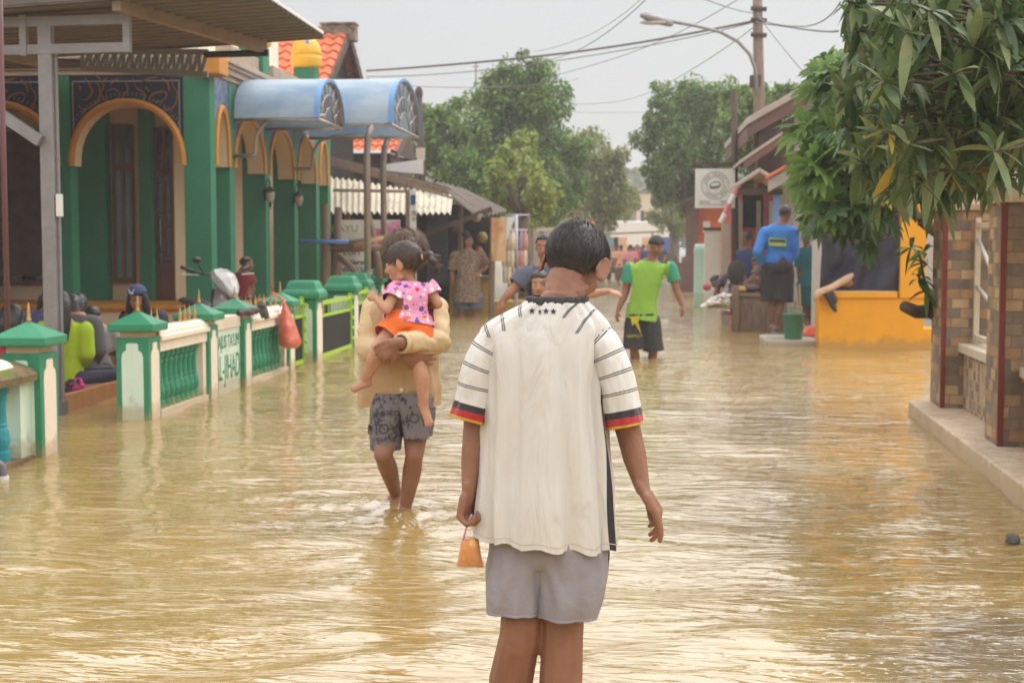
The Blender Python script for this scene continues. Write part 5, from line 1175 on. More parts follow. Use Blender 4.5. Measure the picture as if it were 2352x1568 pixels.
def head_frame(f, roll=0.0):
    f = Vector(f).normalized(); u = Vector((0, 0, 1)); r = f.cross(u).normalized(); u = r.cross(f)
    if roll:
        q = Matrix.Rotation(R(roll), 3, f); r, u = q @ r, q @ u
    return f, u, r
def head_prims(mb, C, fr, hh):
    f, u, r = fr; C = Vector(C); M = Matrix((r, f, u)).transposed()
    L = lambda x, y, z: C + (r * x + f * y + u * z) * hh
    mb.ell(L(0, -.05, .12), (.335 * hh, .41 * hh, .375 * hh), M, 20, 14)
    mb.ell(L(0, .10, -.16), (.265 * hh, .27 * hh, .30 * hh), M)
    mb.ell(L(0, .20, -.40), (.12 * hh, .10 * hh, .09 * hh), M, 12, 8)
    for s in (-1, 1):
        mb.ell(L(s * .17, .22, -.10), (.11 * hh, .11 * hh, .12 * hh), M, 12, 8); mb.cap(L(s * .26, -.02, -.3), L(s * .09, .18, -.42), .07 * hh, .07 * hh, 8)
    mb.cap(L(0, .33, .06), L(0, .425, -.13), .035 * hh, .06 * hh, 8); mb.cap(L(-.05, .36, -.15), L(.05, .36, -.15), .04 * hh, .04 * hh, 8)
    mb.cap(L(-.15, .315, .11), L(.15, .315, .11), .05 * hh, .05 * hh, 8); mb.cap(L(-.07, .335, -.27), L(.07, .335, -.27), .03 * hh, .03 * hh, 8)
def ear_prims(mb, C, fr, hh, k=1.0, out=.0, rim=False):
    f, u, r = fr; C = Vector(C)
    for s in (-1, 1):
        q = Matrix((r * s, f, u)).transposed() @ Matrix.Rotation(R(-28), 3, 'Z')
        b = C + (r * s * (.345 + out) + f * -.05 + u * -.02) * hh
        if rim:
            pts = [b + q @ Vector((.012 * hh, .088 * hh * math.cos(a_) * k, .155 * hh * math.sin(a_) * k)) for a_ in [R(t_) for t_ in range(-70, 215, 20)]]; mb.tube(pts, .024 * hh, 8)
        mb.ell(b, ((.022 if rim else .036) * hh * k, .095 * hh * k, .165 * hh * k), q, 12, 8); mb.ell(b + u * -.1 * hh, (.035 * hh, .05 * hh, .06 * hh), q, 8, 6)
def face_parts(root, C, fr, hh, open_=1.0):
    f, u, r = fr; C = Vector(C); M = Matrix((r, f, u)).transposed(); L = lambda x, y, z: C + (r * x + f * y + u * z) * hh
    for s in (-1, 1):
        e = obj("eye", MB().ell(L(s * .145, .325, .02), (.06 * hh, .035 * hh, .03 * hh * open_), M, 12, 8), M_eye, root, smooth=True)
        obj("iris", MB().ell(L(s * .145, .348, .02), (.028 * hh, .02 * hh, .028 * hh * open_), M, 10, 6), M_iris, e, smooth=True)
        obj("eyebrow", MB().cap(L(s * .07, .365, .115), L(s * .22, .325, .125), .016 * hh, .011 * hh, 6), M_hair, root, smooth=True)
    obj("mouth", MB().ell(L(0, .355, -.27), (.095 * hh, .03 * hh, .032 * hh), M, 12, 8), M_lip, root, smooth=True)
def hair_cap(C, fr, hh, thick=.10, line=((-1, -.62), (-.4, -.5), (.1, -.02), (.5, .36), (1, .46)), rough=.05, nu=64, nv=44, vol=(1, 1, 1), freq=6, fade=.16):
    """skull-hugging hair shell that dives into the head along the hairline"""
    f, u, r = fr; C = Vector(C) + (f * -.05 + u * .12) * hh; rg = []
    xs, zs = zip(*line)
    for i in range(nv + 1):
        t = math.pi * (.01 + .98 * i / nv); row = []
        for k in range(nu):
            a = 2 * math.pi * k / nu; d = Vector((math.sin(t) * math.cos(a), math.sin(t) * math.sin(a), math.cos(t)))
            hl = float(np.interp(d.y, xs, zs)) + .06 * noise.noise((d.x * 7, d.y * 7, 1)); q = max(0, min(1, (d.z - hl) / .16)); q = q * q * (3 - 2 * q)
            n_ = rough * (noise.noise((d.x * freq, d.y * freq, d.z * freq * .5)) + .6 * noise.noise((d.x * freq * 3, d.y * freq * 3, d.z * freq)))
            q2 = max(0, min(1, (d.z - hl) / fade)); k_ = .80 + q * (.20 + .012 + (thick + n_) * q2)
            row.append(C + (r * (d.x * .335 * k_ * vol[0]) + f * (d.y * .41 * k_ * vol[1]) + u * (d.z * .375 * k_ * vol[2])) * hh)
        rg.append(row)
    return MB().rings(rg)
def strands(n, C, fr, hh, line, length, lift, seed, crown=(.1, -.45, .85), thick=.09, vol=1.0, wid=.0013, down=.25):
    """fine hair ribbons lying over the shell"""
    f, u, r = fr; C = Vector(C) + (f * -.05 + u * .12) * hh; rng = random.Random(seed); xs, zs = zip(*line); mb = MB(); cr = Vector(crown).normalized()
    def S_(d, e): k_ = (1 + thick + e) * vol; return C + (r * (d.x * .335) + f * (d.y * .41) + u * (d.z * .375)) * (hh * k_)
    vs = []; fs = []
    while n > 0:
        d = Vector((rng.gauss(0, 1), rng.gauss(0, 1), rng.gauss(0, 1))).normalized()
        if d.z < float(np.interp(d.y, xs, zs)) + .03 + .05 * noise.noise(d * 6): continue
        n -= 1; flow = (d - cr); flow = (flow - d * flow.dot(d)); flow = flow.normalized() if flow.length > .05 else d.orthogonal()
        flow = (flow + Vector((noise.noise(d * 3), noise.noise(d * 3 + Vector((9, 0, 0))), noise.noise(d * 3 + Vector((0, 9, 0))) - down)) * .55 + Vector((rng.gauss(0, .12), rng.gauss(0, .12), rng.gauss(0, .12)))); flow = (flow - d * flow.dot(d)).normalized()
        L = length * rng.uniform(.6, 1.2) / (.37 * hh); lf = lift * rng.uniform(.2, 1.3) * max(.15, min(1, (d.z + .5) * 1.4)); o = len(vs); sd = None
        for i in range(4):
            t = i / 3; dd = (d + flow * L * t).normalized(); p = S_(dd, -.03 + lf * math.sin(t * 1.9) + .01)
            w2 = wid * (1 - .8 * t); s_ = flow.cross(d).normalized(); sv = (r * s_.x + f * s_.y + u * s_.z) * w2; vs += [p - sv, p + sv]
        for i in range(3): fs.append((o + 2 * i, o + 2 * i + 1, o + 2 * i + 3, o + 2 * i + 2))
    mb.v = vs; mb.f = fs; mb.m = [0] * len(fs); return mb
def hand_prims(mb, wr, d, n, hl, curl=25, thumb=1, spread=.1, curls=None, n_seg=8, thumb_out=.75):
    """wrist, pointing direction, palm normal, hand length; thumb = side sign along d x n"""
    d = Vector(d).normalized(); n = Vector(n); n = (n - d * n.dot(d)).normalized(); w_ = d.cross(n); wr = Vector(wr)
    mb.cap(wr - d * hl * .05, wr + d * hl * .16, hl * .155, hl * .17, 10, sq=(n, .62))
    for q in (-.5, -.17, .17, .5): mb.cap(wr + d * hl * .12 + w_ * hl * q * .28, wr + d * hl * (.47 - abs(q - .1) * .06) + w_ * hl * q * .40, hl * .085, hl * .072, 8)
    for i, (q, ln_) in enumerate(((-.54, .36), (-.18, .44), (.18, .47), (.54, .42))):
        q *= -thumb; c_ = curls[i] if curls else curl * (1 + .12 * (1.5 - i)); p = wr + d * hl * (.47 - abs(q) * .05) + w_ * hl * q * -.40 * -1
        a = 0.0; dd = d + w_ * (spread * q)
        for k, (sg, rr, r2) in enumerate(((.45, .058, .054), (.31, .054, .050), (.24, .050, .042))):
            a += R(c_); v = (dd * math.cos(a) + n * math.sin(a)).normalized(); e = p + v * hl * ln_ * sg; mb.cap(p, e, hl * rr, hl * r2, n_seg); p = e
    tb = wr + d * hl * .13 + w_ * thumb * hl * .13; v1 = (d * .6 + w_ * thumb * thumb_out + n * .35).normalized(); v2 = (d * .85 + w_ * thumb * .25 + n * .45).normalized()
    p1 = tb + v1 * hl * .22; p2 = p1 + v2 * hl * .17; p3 = p2 + v2 * hl * .12; mb.cap(tb, p1, hl * .085, hl * .066, n_seg); mb.cap(p1, p2, hl * .064, hl * .058, n_seg); mb.cap(p2, p3, hl * .057, hl * .045, n_seg)
def ring(c, r, f, a, b, n=28, e=2.3):
    out_ = []
    for k in range(n):
        t = 2 * math.pi * k / n; ct, st_ = math.cos(t), math.sin(t)
        out_.append(Vector(c) + r * (a * math.copysign(abs(ct) ** (2 / e), ct)) + f * (b * math.copysign(abs(st_) ** (2 / e), st_)))
    return out_
TORSO = ((-.06, .085, .068), (0, .098, .075), (.33, .082, .062), (.66, .094, .068), (.88, .108, .062), (.97, .085, .05), (1.06, .042, .038))
def torso_rings(J, H, ease=0.0, drop=0.0, wk=1.0, flare=0.0, belly=0.0):
    r = (J['shR'] - J['shL']).normalized(); sp = J['neck'] - J['pel']; f = sp.cross(r).normalized() * -1
    f = r.cross(sp).normalized() * -1 if J['f'].dot(r.cross(sp)) < 0 else r.cross(sp).normalized()
    rg = []
    seq = list(TORSO)
    if drop: seq = [(-drop / sp.length, .098 + flare / H, .078 + flare / H)] + seq[1:]
    for t, a, b in seq:
        if t <= .33: c = J['pel'].lerp(J['waist'], t / .33) if t >= 0 else J['pel'] + (J['pel'] - J['waist']) * (-t / .33)
        elif t <= .66: c = J['waist'].lerp(J['chest'], (t - .33) / .33)
        else: c = J['chest'].lerp(J['neck'], (t - .66) / .34)
        k = 1 + belly * max(0, 1 - abs(t - .35) / .4)
        rg.append(ring(c, r, f, a * H * wk * k + ease, b * H * wk * k + ease))
    return rg
def body_prims(mb, J, H, wk=1.0, hands=True, hl=None, legs=True, lk=1.0):
    mb.rings(torso_rings(J, H, 0, wk=wk)); k = H * wk
    mb.cap(J['neck'] - (J['neck'] - J['chest']).normalized() * .02 * H, J['head'] - J['u'] * .25 * J['hh'] - J['hf'] * .05 * J['hh'], .036 * H, .034 * H)
    for s in 'LR':
        mb.cap(J['sh' + s], J['el' + s], .036 * k, .028 * k); m_ = J['el' + s].lerp(J['wr' + s], .3); mb.cap(J['el' + s], m_, .027 * k, .028 * k); mb.cap(m_, J['wr' + s], .028 * k, .0185 * k)
        if legs:
            kn, an, hp = J['kn' + s], J['an' + s], J['hip' + s]; mb.cap(hp, hp.lerp(kn, .5), .056 * k * lk, .048 * k * lk); mb.cap(hp.lerp(kn, .5), kn, .048 * k * lk, .036 * k * lk)
            c = kn.lerp(an, .32) - J['f'] * .012 * H; mb.cap(kn, c, .034 * k * lk, .037 * k * lk); mb.cap(c, an, .037 * k * lk, .022 * k * lk)
            toe = J.get('toe' + s) or an + J['f'] * .115 * H - Vector((0, 0, .03 * H)); d_ = (toe - an); hl_ = an - d_ * .3 - Vector((0, 0, .022 * H)); mb.cap(an, hl_, .023 * k, .022 * k); mb.cap(hl_, toe, .023 * k, .019 * k, sq=(d_.cross(Vector((0, 0, 1))) if abs(d_.normalized().z) < .9 else Vector((1, 0, 0)), 1.25)); mb.cap(an, toe, .022 * k, .014 * k)
            if J.get('toes'):
                w_ = d_.cross(J['f']).normalized() if abs(d_.normalized().dot(J['f'])) < .9 else d_.cross(Vector((0, 0, 1))).normalized()
                for q in range(5): b_ = toe + w_ * ((q - 2) * .0115 * H); mb.cap(b_ - d_ * .05, b_ + d_ * (.12 - .02 * abs(q - 1)), .0085 * H, .0065 * H, 6)
def side_of(v, a, b):
    ab = b - a; t = max(0, min(1, (v - a).dot(ab) / ab.dot(ab))); return (v - (a + ab * t)).length, (v - a).dot(ab) / ab.dot(ab)
def cut(bm, co, no, cond):
    fs = [f for f in bm.faces if cond(f.calc_center_median())]
    es = {e for f in fs for e in f.edges}; vs = {v for f in fs for v in f.verts}
    bmesh.ops.bisect_plane(bm, geom=list(vs) + list(es) + fs, plane_co=co, plane_no=no, clear_outer=True)
def wrinkle(me, amp, freq=9, seed=0, st=(1, 1, .45)):
    for v in me.vertices:
        p = Vector((v.co.x * st[0] + seed, v.co.y * st[1], v.co.z * st[2])) * freq; v.co += v.normal * amp * (noise.noise(p) + .5 * (1 - abs(noise.noise(p * 1.9)) * 2))
def finish(me, root, name, m, amp=.004, freq=9, seed=0, label=None, st=(1, 1, .45)):
    me.update(); wrinkle(me, amp, freq, seed, st); shift(me, OFF[root.name]); return link(name, me, m, root, smooth=True, label=label)
def top(root, J, H, m, name="shirt", ease=.018, sleeve=.6, hem=.05, slr=(.043, .041), vox=.012, wk=1.0, flare=.0, amp=.004, belly=0.0, neckcut=.0, seed=0, hemslant=0):
    mb = MB().rings(torso_rings(J, H, ease, hem + .06, wk, flare, belly)); k = H * wk; L = {}
    for s in 'LR':
        a, b, c = J['sh' + s], J['el' + s], J['wr' + s]; L[s] = (a, b, c)
        if sleeve <= 1: e = a.lerp(b, sleeve + .25); mb.cap(a, e, slr[0] * H, slr[1] * H); 
        else: e = b.lerp(c, sleeve - 1); mb.cap(a, b, slr[0] * H, slr[1] * H); mb.cap(b, e, slr[1] * H, slr[1] * H * .8)
    me = fused(mb, vox, 4); bm = bmesh.new(); bm.from_mesh(me); up = (J['neck'] - J['pel']).normalized()
    arm = lambda v: min(min(side_of(v, *L[s][:2])[0], side_of(v, *L[s][1:])[0]) for s in 'LR')
    cut(bm, J['pel'] - up * hem, -up, lambda v: (v - J['pel']).dot(up) < .05 and arm(v) > slr[1] * H * 1.05)
    cut(bm, J['neck'] + up * (.005 * H + neckcut), up, lambda v: (v - J['neck']).length < .12 * H)
    for s in 'LR':
        a, b, c = L[s]
        if sleeve <= 1: d = (b - a).normalized(); p = a.lerp(b, sleeve); cut(bm, p, d, lambda v: side_of(v, a, b)[1] > sleeve - .35 and (v - (a + d * (v - a).dot(d))).length < slr[0] * H * 1.25 and (v - p).length < .15 * H and side_of(v, J['pel'], J['neck'])[0] > (.098 * H * wk + ease) * .80)
        else: d = (c - b).normalized(); p = b.lerp(c, sleeve - 1.12); cut(bm, p, d, lambda v: (v - p).dot(d) > -.02 * H and (v - p).length < .1 * H and side_of(v, b, c)[0] < slr[1] * H * 1.4)
    bm.to_mesh(me); bm.free(); return finish(me, root, name, m, amp, 9, seed)
def bottom(root, J, H, m, name="shorts", leg=.8, ease=.022, vox=.012, wk=1.0, amp=.004, top_=.06, flare=1.0, seed=3):
    up = (J['waist'] - J['pel']).normalized(); r = (J['shR'] - J['shL']).normalized(); f = r.cross(up); k = H * wk; mb = MB()
    mb.rings([ring(J['pel'] - up * .05 * H, r, f, .09 * k + ease, .072 * k + ease), ring(J['pel'], r, f, .10 * k + ease, .08 * k + ease), ring(J['pel'] + up * (top_ + .03), r, f, .088 * k + ease * .6, .068 * k + ease * .6)])
    for s in 'LR':
        hp, kn, an = J['hip' + s], J['kn' + s], J['an' + s]
        if leg <= 1: mb.cap(hp, hp.lerp(kn, leg + .2), .06 * k + ease, .05 * k * flare + ease)
        else: mb.cap(hp, kn, .06 * k + ease, .042 * k + ease); mb.cap(kn, kn.lerp(an, leg - 1 + .1), .042 * k + ease, .036 * k + ease)
    me = fused(mb, vox, 4); bm = bmesh.new(); bm.from_mesh(me)
    cut(bm, J['pel'] + up * top_, up, lambda v: (v - J['pel']).dot(up) > 0)
    for s in 'LR':
        hp, kn, an = J['hip' + s], J['kn' + s], J['an' + s]; o_ = 'LR'.replace(s, '')
        if leg <= 1: d = (kn - hp).normalized(); p = hp.lerp(kn, leg); A, B = hp, kn
        else: d = (an - kn).normalized(); p = kn.lerp(an, leg - 1); A, B = kn, an
        cut(bm, p, d, lambda v: (v - p).dot(d) > -.03 * H and side_of(v, A, B)[0] <= side_of(v, *((J['hip' + o_], J['kn' + o_]) if leg <= 1 else (J['kn' + o_], J['an' + o_])))[0] + .012)
    bm.to_mesh(me); bm.free(); return finish(me, root, name, m, amp, 8, seed)
def joints(Y, px, f, hf, H, hh=None, roll=0):
    """px: joint name -> (x, y[, depth offset])"""
    J = {k: P(v[0], v[1], Y + (v[2] if len(v) > 2 else 0)) for k, v in px.items()}
    J['f'] = Vector(f).normalized(); fr = head_frame(hf, roll); J['hf'], J['u'], J['r'] = fr; J['fr'] = fr; J['hh'] = hh or H * .135; J['H'] = H
    if 'waist' not in J: J['waist'] = J['pel'].lerp(J['neck'], .36)
    if 'chest' not in J: J['chest'] = J['pel'].lerp(J['neck'], .70)
    return J
def person(label, J, skin, vox=.01, hair=None, hairm=None, face=True, hands=None, wk=1.0, group=None, ears=True, hl=None, sm=4, lk=1.0):
    root = thing("person", label, "person", J['pel'] * 1.0, group); H = J['H']; mb = MB(); body_prims(mb, J, H, wk, lk=lk); head_prims(mb, J['head'], J['fr'], J['hh'])
    if ears: ear_prims(mb, J['head'], J['fr'], J['hh'])
    hl = hl or .108 * H
    for s in 'LR':
        d = J.get('hd' + s) or (J['wr' + s] - J['el' + s]); n = J.get('hn' + s) or (Vector((0, 0, 0)) + (J['pel'] - J['wr' + s])); n = Vector((n.x, n.y, n.z)); h = (hands or {}).get(s, {})
        hand_prims(mb, J['wr' + s], d, n, hl, **{**dict(curl=22, thumb=(1 if Vector(d).cross(n).dot(J['f']) > 0 else -1)), **h})
    me = fused(mb, vox, sm); shift(me, OFF[root.name]); link("body", me, skin, root, smooth=True)
    if face: face_parts(root, J['head'], J['fr'], J['hh'])
    if hair:
        hb = hair_cap(J['head'], J['fr'], J['hh'], **hair); obj("hair", hb, hairm or M_hair, root, smooth=True)
    return root
def locks(root, J, paths, m, r0=.05, name="hair_lock", vox=.012):
    """long hair: fused tapering strands given in head units (right, forward, up)"""
    f, u, r = J['fr'][0], J['fr'][1], J['fr'][2]; hh = J['hh']; mb = MB()
    for pts, rs in paths: mb.chain([J['head'] + (r * x + f * y + u * z) * hh for x, y, z in pts], [q * hh for q in rs], 10)
    me = fused(mb, vox, 3)
    for v in me.vertices: v.co += v.normal * .006 * (noise.noise(Vector((v.co.x * 60, v.co.y * 60, v.co.z * 5))))
    shift(me, OFF[root.name]); return link(name, me, m, root, smooth=True)
# ------------------------------------------------------------------ boy in the white football shirt (foreground, seen from behind)
HYm = 3.75; hs = 3266.7 / HYm
def hp(x, y, d=0.0): return P(x, y, HYm + d)
J = joints(HYm, dict(pel=(1262, 1275), waist=(1262, 1080), chest=(1268, 870), neck=(1284, 700, .0), head=(1320, 612, .09), shL=(1154, 780), elL=(1090, 985, -.02), wrL=(1077, 1124, -.06), shR=(1364, 784), elR=(1446, 1000, -.01), wrR=(1476, 1122, -.04),
    hipL=(1205, 1330), knL=(1200, 1462, -.0), anL=(1158, 1790, .10), hipR=(1308, 1330), knR=(1292, 1470), anR=(1284, 1800, .0)), (0, 1, 0), (.27, .8, -.62), 1.58, .216, roll=9)
J['hdL'] = Vector((-.12, .05, -1)); J['hnL'] = Vector((.55, -.25, 0)); J['hdR'] = Vector((.55, .0, -.85)); J['hnR'] = Vector((-.75, .1, -.45))
root = thing("person", "boy in a white football shirt and grey shorts walking away", "person", hp(1262, 1275))
H = J['H']; mb = MB(); body_prims(mb, J, H, .62); head_prims(mb, J['head'], J['fr'], J['hh']); ear_prims(mb, J['head'], J['fr'], J['hh'], 1.0, .06, True)
mb.cap(hp(1284, 725), hp(1298, 665, .04), .056, .054, 14); mb.cap(hp(1250, 722, .01), hp(1284, 676, .02), .03, .044); mb.cap(hp(1318, 722, .01), hp(1308, 676, .02), .03, .044)
for (a, b, q) in ((hp(1446, 1000), hp(1458, 1050), (.034, .033)), (hp(1458, 1050), hp(1476, 1122, -.04), (.033, .020)), (hp(1425, 920), hp(1446, 1000), (.038, .034)), (hp(1096, 930), hp(1090, 985), (.036, .031)), (hp(1090, 985), hp(1084, 1060), (.031, .030)), (hp(1084, 1060), hp(1077, 1124, -.05), (.030, .020))): mb.cap(a, b, *q)
for (a, b, q) in ((hp(1200, 1420), hp(1195, 1470), (.060, .057)), (hp(1192, 1470), hp(1174, 1560, .03), (.057, .062)), (hp(1174, 1560, .03), hp(1158, 1760, .08), (.062, .034)), (hp(1292, 1410), hp(1292, 1470), (.060, .057)), (hp(1292, 1470), hp(1288, 1570), (.057, .060)), (hp(1288, 1570), hp(1285, 1780), (.060, .034))): mb.cap(a, b, *q)
hand_prims(mb, J['wrL'], J['hdL'], J['hnL'], .155, curls=(62, 66, 68, 60), thumb=-1, n_seg=10)
hand_prims(mb, J['wrR'], J['hdR'], J['hnR'], .165, curls=(34, 30, 26, 14), thumb=1, n_seg=10, thumb_out=.4)
me = fused(mb, .0045, 3); shift(me, OFF[root.name]); link("body", me, SK_brown, root, smooth=True)
face_parts(root, J['head'], J['fr'], J['hh'])
hl_ = ((-1, -.86), (-.75, -.84), (-.45, -.62), (-.15, -.22), (.12, -.02), (.45, .30), (1, .40))
hr = obj("hair", hair_cap(J['head'], J['fr'], J['hh'], .07, hl_, .035, 90, 60, fade=.75), M_hair, root, smooth=True)
obj("hair_strands", strands(15000, J['head'], J['fr'], J['hh'], hl_, .036, .15, 2, (-.15, -.25, 1), .07, wid=.0011), M_strand, hr, fix=False)

M_jersey = bpy.data.materials.new("white_jersey"); M_jersey.use_nodes = True; t = M_jersey.node_tree; b = t.nodes['Principled BSDF']; b.inputs['Roughness'].default_value = .7; b.inputs['Sheen Weight'].default_value = .15
at = t.nodes.new('ShaderNodeAttribute'); at.attribute_name = "sleeve"; sp = t.nodes.new('ShaderNodeSeparateXYZ'); t.links.new(at.outputs['Vector'], sp.inputs[0])
def mth(op, a, b_=None, c_=None):
    n = t.nodes.new('ShaderNodeMath'); n.operation = op
    for i, q in enumerate((a, b_, c_)):
        if q is None: continue
        if isinstance(q, (int, float)): n.inputs[i].default_value = q
        else: t.links.new(q, n.inputs[i])
    return n.outputs[0]
sc3 = mth('DIVIDE', sp.outputs[0], .3); rp = t.nodes.new('ShaderNodeValToRGB'); rp.color_ramp.interpolation = 'CONSTANT'
WHT = S(222, 218, 213); ramp_set(rp, [(0, S(206, 160, 40)), (.02, S(182, 44, 48)), (.085, S(52, 48, 52)), (.145, WHT)]); t.links.new(sc3, rp.inputs[0])
fr_ = mth('FRACT', mth('DIVIDE', mth('SUBTRACT', sp.outputs[0], .088), .05)); l1 = mth('LESS_THAN', fr_, .055); l2 = mth('MULTIPLY', mth('GREATER_THAN', fr_, .105), mth('LESS_THAN', fr_, .16))
ln_ = mth('MULTIPLY', mth('ADD', l1, l2), mth('MULTIPLY', mth('GREATER_THAN', sp.outputs[1], .5), mth('MULTIPLY', mth('GREATER_THAN', sp.outputs[0], .06), mth('LESS_THAN', sp.outputs[0], .27))))
mx = t.nodes.new('ShaderNodeMixRGB'); mx.inputs[2].default_value = (*S(62, 58, 58), 1); t.links.new(ln_, mx.inputs[0]); t.links.new(rp.outputs[0], mx.inputs[1])
n1 = t.nodes.new('ShaderNodeTexNoise'); n1.inputs['Scale'].default_value = 5; n1.inputs['Detail'].default_value = 5; tc_ = t.nodes.new('ShaderNodeTexCoord'); t.links.new(tc_.outputs['Object'], n1.inputs['Vector'])
mr = t.nodes.new('ShaderNodeMapRange'); mr.inputs[3].default_value = .93; mr.inputs[4].default_value = 1.03; t.links.new(n1.outputs['Fac'], mr.inputs[0])
vm = t.nodes.new('ShaderNodeVectorMath'); vm.operation = 'SCALE'; t.links.new(mx.outputs[0], vm.inputs[0]); t.links.new(mr.outputs[0], vm.inputs['Scale']); t.links.new(vm.outputs[0], b.inputs['Base Color'])
n2 = t.nodes.new('ShaderNodeTexNoise'); n2.inputs['Scale'].default_value = 420; bp = t.nodes.new('ShaderNodeBump'); bp.inputs['Distance'].default_value = .0006; bp.inputs['Strength'].default_value = .6; t.links.new(tc_.outputs['Object'], n2.inputs['Vector']); t.links.new(n2.outputs['Fac'], bp.inputs['Height'])
mpw = t.nodes.new('ShaderNodeMapping'); mpw.inputs['Scale'].default_value = (10, 10, 3.4); mpw.inputs['Rotation'].default_value = (0, .22, 0); t.links.new(tc_.outputs['Object'], mpw.inputs[0]); n4 = t.nodes.new('ShaderNodeTexNoise'); n4.inputs['Scale'].default_value = 1; n4.inputs['Detail'].default_value = 3; n4.inputs['Distortion'].default_value = .8; t.links.new(mpw.outputs[0], n4.inputs['Vector']); bp2 = t.nodes.new('ShaderNodeBump'); bp2.inputs['Distance'].default_value = .024; t.links.new(n4.outputs['Fac'], bp2.inputs['Height']); t.links.new(bp2.outputs[0], bp.inputs['Normal'])
t.links.new(bp.outputs[0], b.inputs['Normal'])
M_black = mat("black_trim", S(56, 52, 54), .6, .06, 9)

def loft_px(rows, Yc, N, e=2.5, steps=8, fold=None):
    """rows: (y, x left, x right, half depth); returns rings from interpolated outline"""
    ys = [r_[0] for r_ in rows]; out_ = []
    tot = []
    for i in range(len(rows) - 1):
        for k in range(steps):
            tot.append(i + k / steps)
    tot.append(len(rows) - 1)
    def cr(c, q):
        i = min(int(q), len(rows) - 2); t_ = q - i; p = [rows[max(i - 1, 0)][c], rows[i][c], rows[i + 1][c], rows[min(i + 2, len(rows) - 1)][c]]
        return .5 * ((2 * p[1]) + (p[2] - p[0]) * t_ + (2 * p[0] - 5 * p[1] + 4 * p[2] - p[3]) * t_ ** 2 + (3 * p[1] - p[0] - 3 * p[2] + p[3]) * t_ ** 3)
    for q in tot:
        y, xl, xr, dp = cr(0, q), cr(1, q), cr(2, q), cr(3, q); A, B = P(xl, y, Yc), P(xr, y, Yc); c = (A + B) / 2; a = (B - A).length / 2; rr = []
        for k in range(N):
            th = 2 * math.pi * k / N; ct, st_ = math.cos(th), math.sin(th); v = Vector((a * math.copysign(abs(ct) ** (2 / e), ct), dp * math.copysign(abs(st_) ** (2 / e), st_), 0))
            if fold: v += v.normalized() * fold(th, q / (len(rows) - 1), c.z)
            rr.append(c + v)
        out_.append(rr)
    return out_
def jf(th, q, z):
    w_ = max(0, 1 - q * 1.25); s_ = th
    d = .015 * noise.noise((math.cos(s_) * 2.2, math.sin(s_) * 2.2, z * 1.6 + 3)) + .014 * w_ * math.sin(s_ * 11 + 2.5 * noise.noise((math.cos(s_), math.sin(s_), z * 3))) * (.4 + .6 * abs(noise.noise((math.cos(s_) * 3, math.sin(s_) * 3, 7))))
    d += .019 * (1 - abs(noise.noise((math.cos(s_) * 4.5 + z * .8, math.sin(s_) * 4.5, z * 1.1 + 9))) * 2.4) * (.4 + .6 * w_)
    return d
rows = [(1236, 1099, 1406, .128), (1160, 1100, 1402, .128), (1075, 1107, 1398, .122), (980, 1114, 1392, .118), (890, 1118, 1388, .116), (820, 1116, 1392, .112), (780, 1112, 1396, .106), (756, 1114, 1400, .100), (736, 1136, 1392, .094), (716, 1172, 1374, .086), (698, 1206, 1354, .078), (688, 1220, 1346, .072)]
N = 120; rg = loft_px(rows, HYm, N, 2.4, 9, jf); nr = len(rg)
for i, rr in enumerate(rg):      # slanting hem
    k_ = max(0, 1 - i / 14)
    for p in rr: p.z += (-.004 - .09 * (p.x - hp(1250, 1260).x) + .006 * math.sin(p.x * 70)) * k_ * .9 + .045 * k_ * k_ * (0)
mb = MB().rings(rg, caps=False)
for i in range(nr - 1):          # black and white side stripes on the right flank
    for k in range(N):
        if i < nr * .6 and ((N - 9) <= k < (N - 7) or (N - 5) <= k < (N - 3)): mb.m[i * N + k] = 1
sh = obj("football_shirt", mb, [M_jersey, M_black], root, smooth=True)
a = sh.data.attributes.new("sleeve", 'FLOAT_VECTOR', 'POINT'); a.data.foreach_set('vector', np.tile(np.array([.5, 0, 0], np.float32), len(sh.data.vertices)))
bvh = BVHTree.FromPolygons([v.co + OFF[root.name] for v in sh.data.vertices], [tuple(p.vertices) for p in sh.data.polygons])
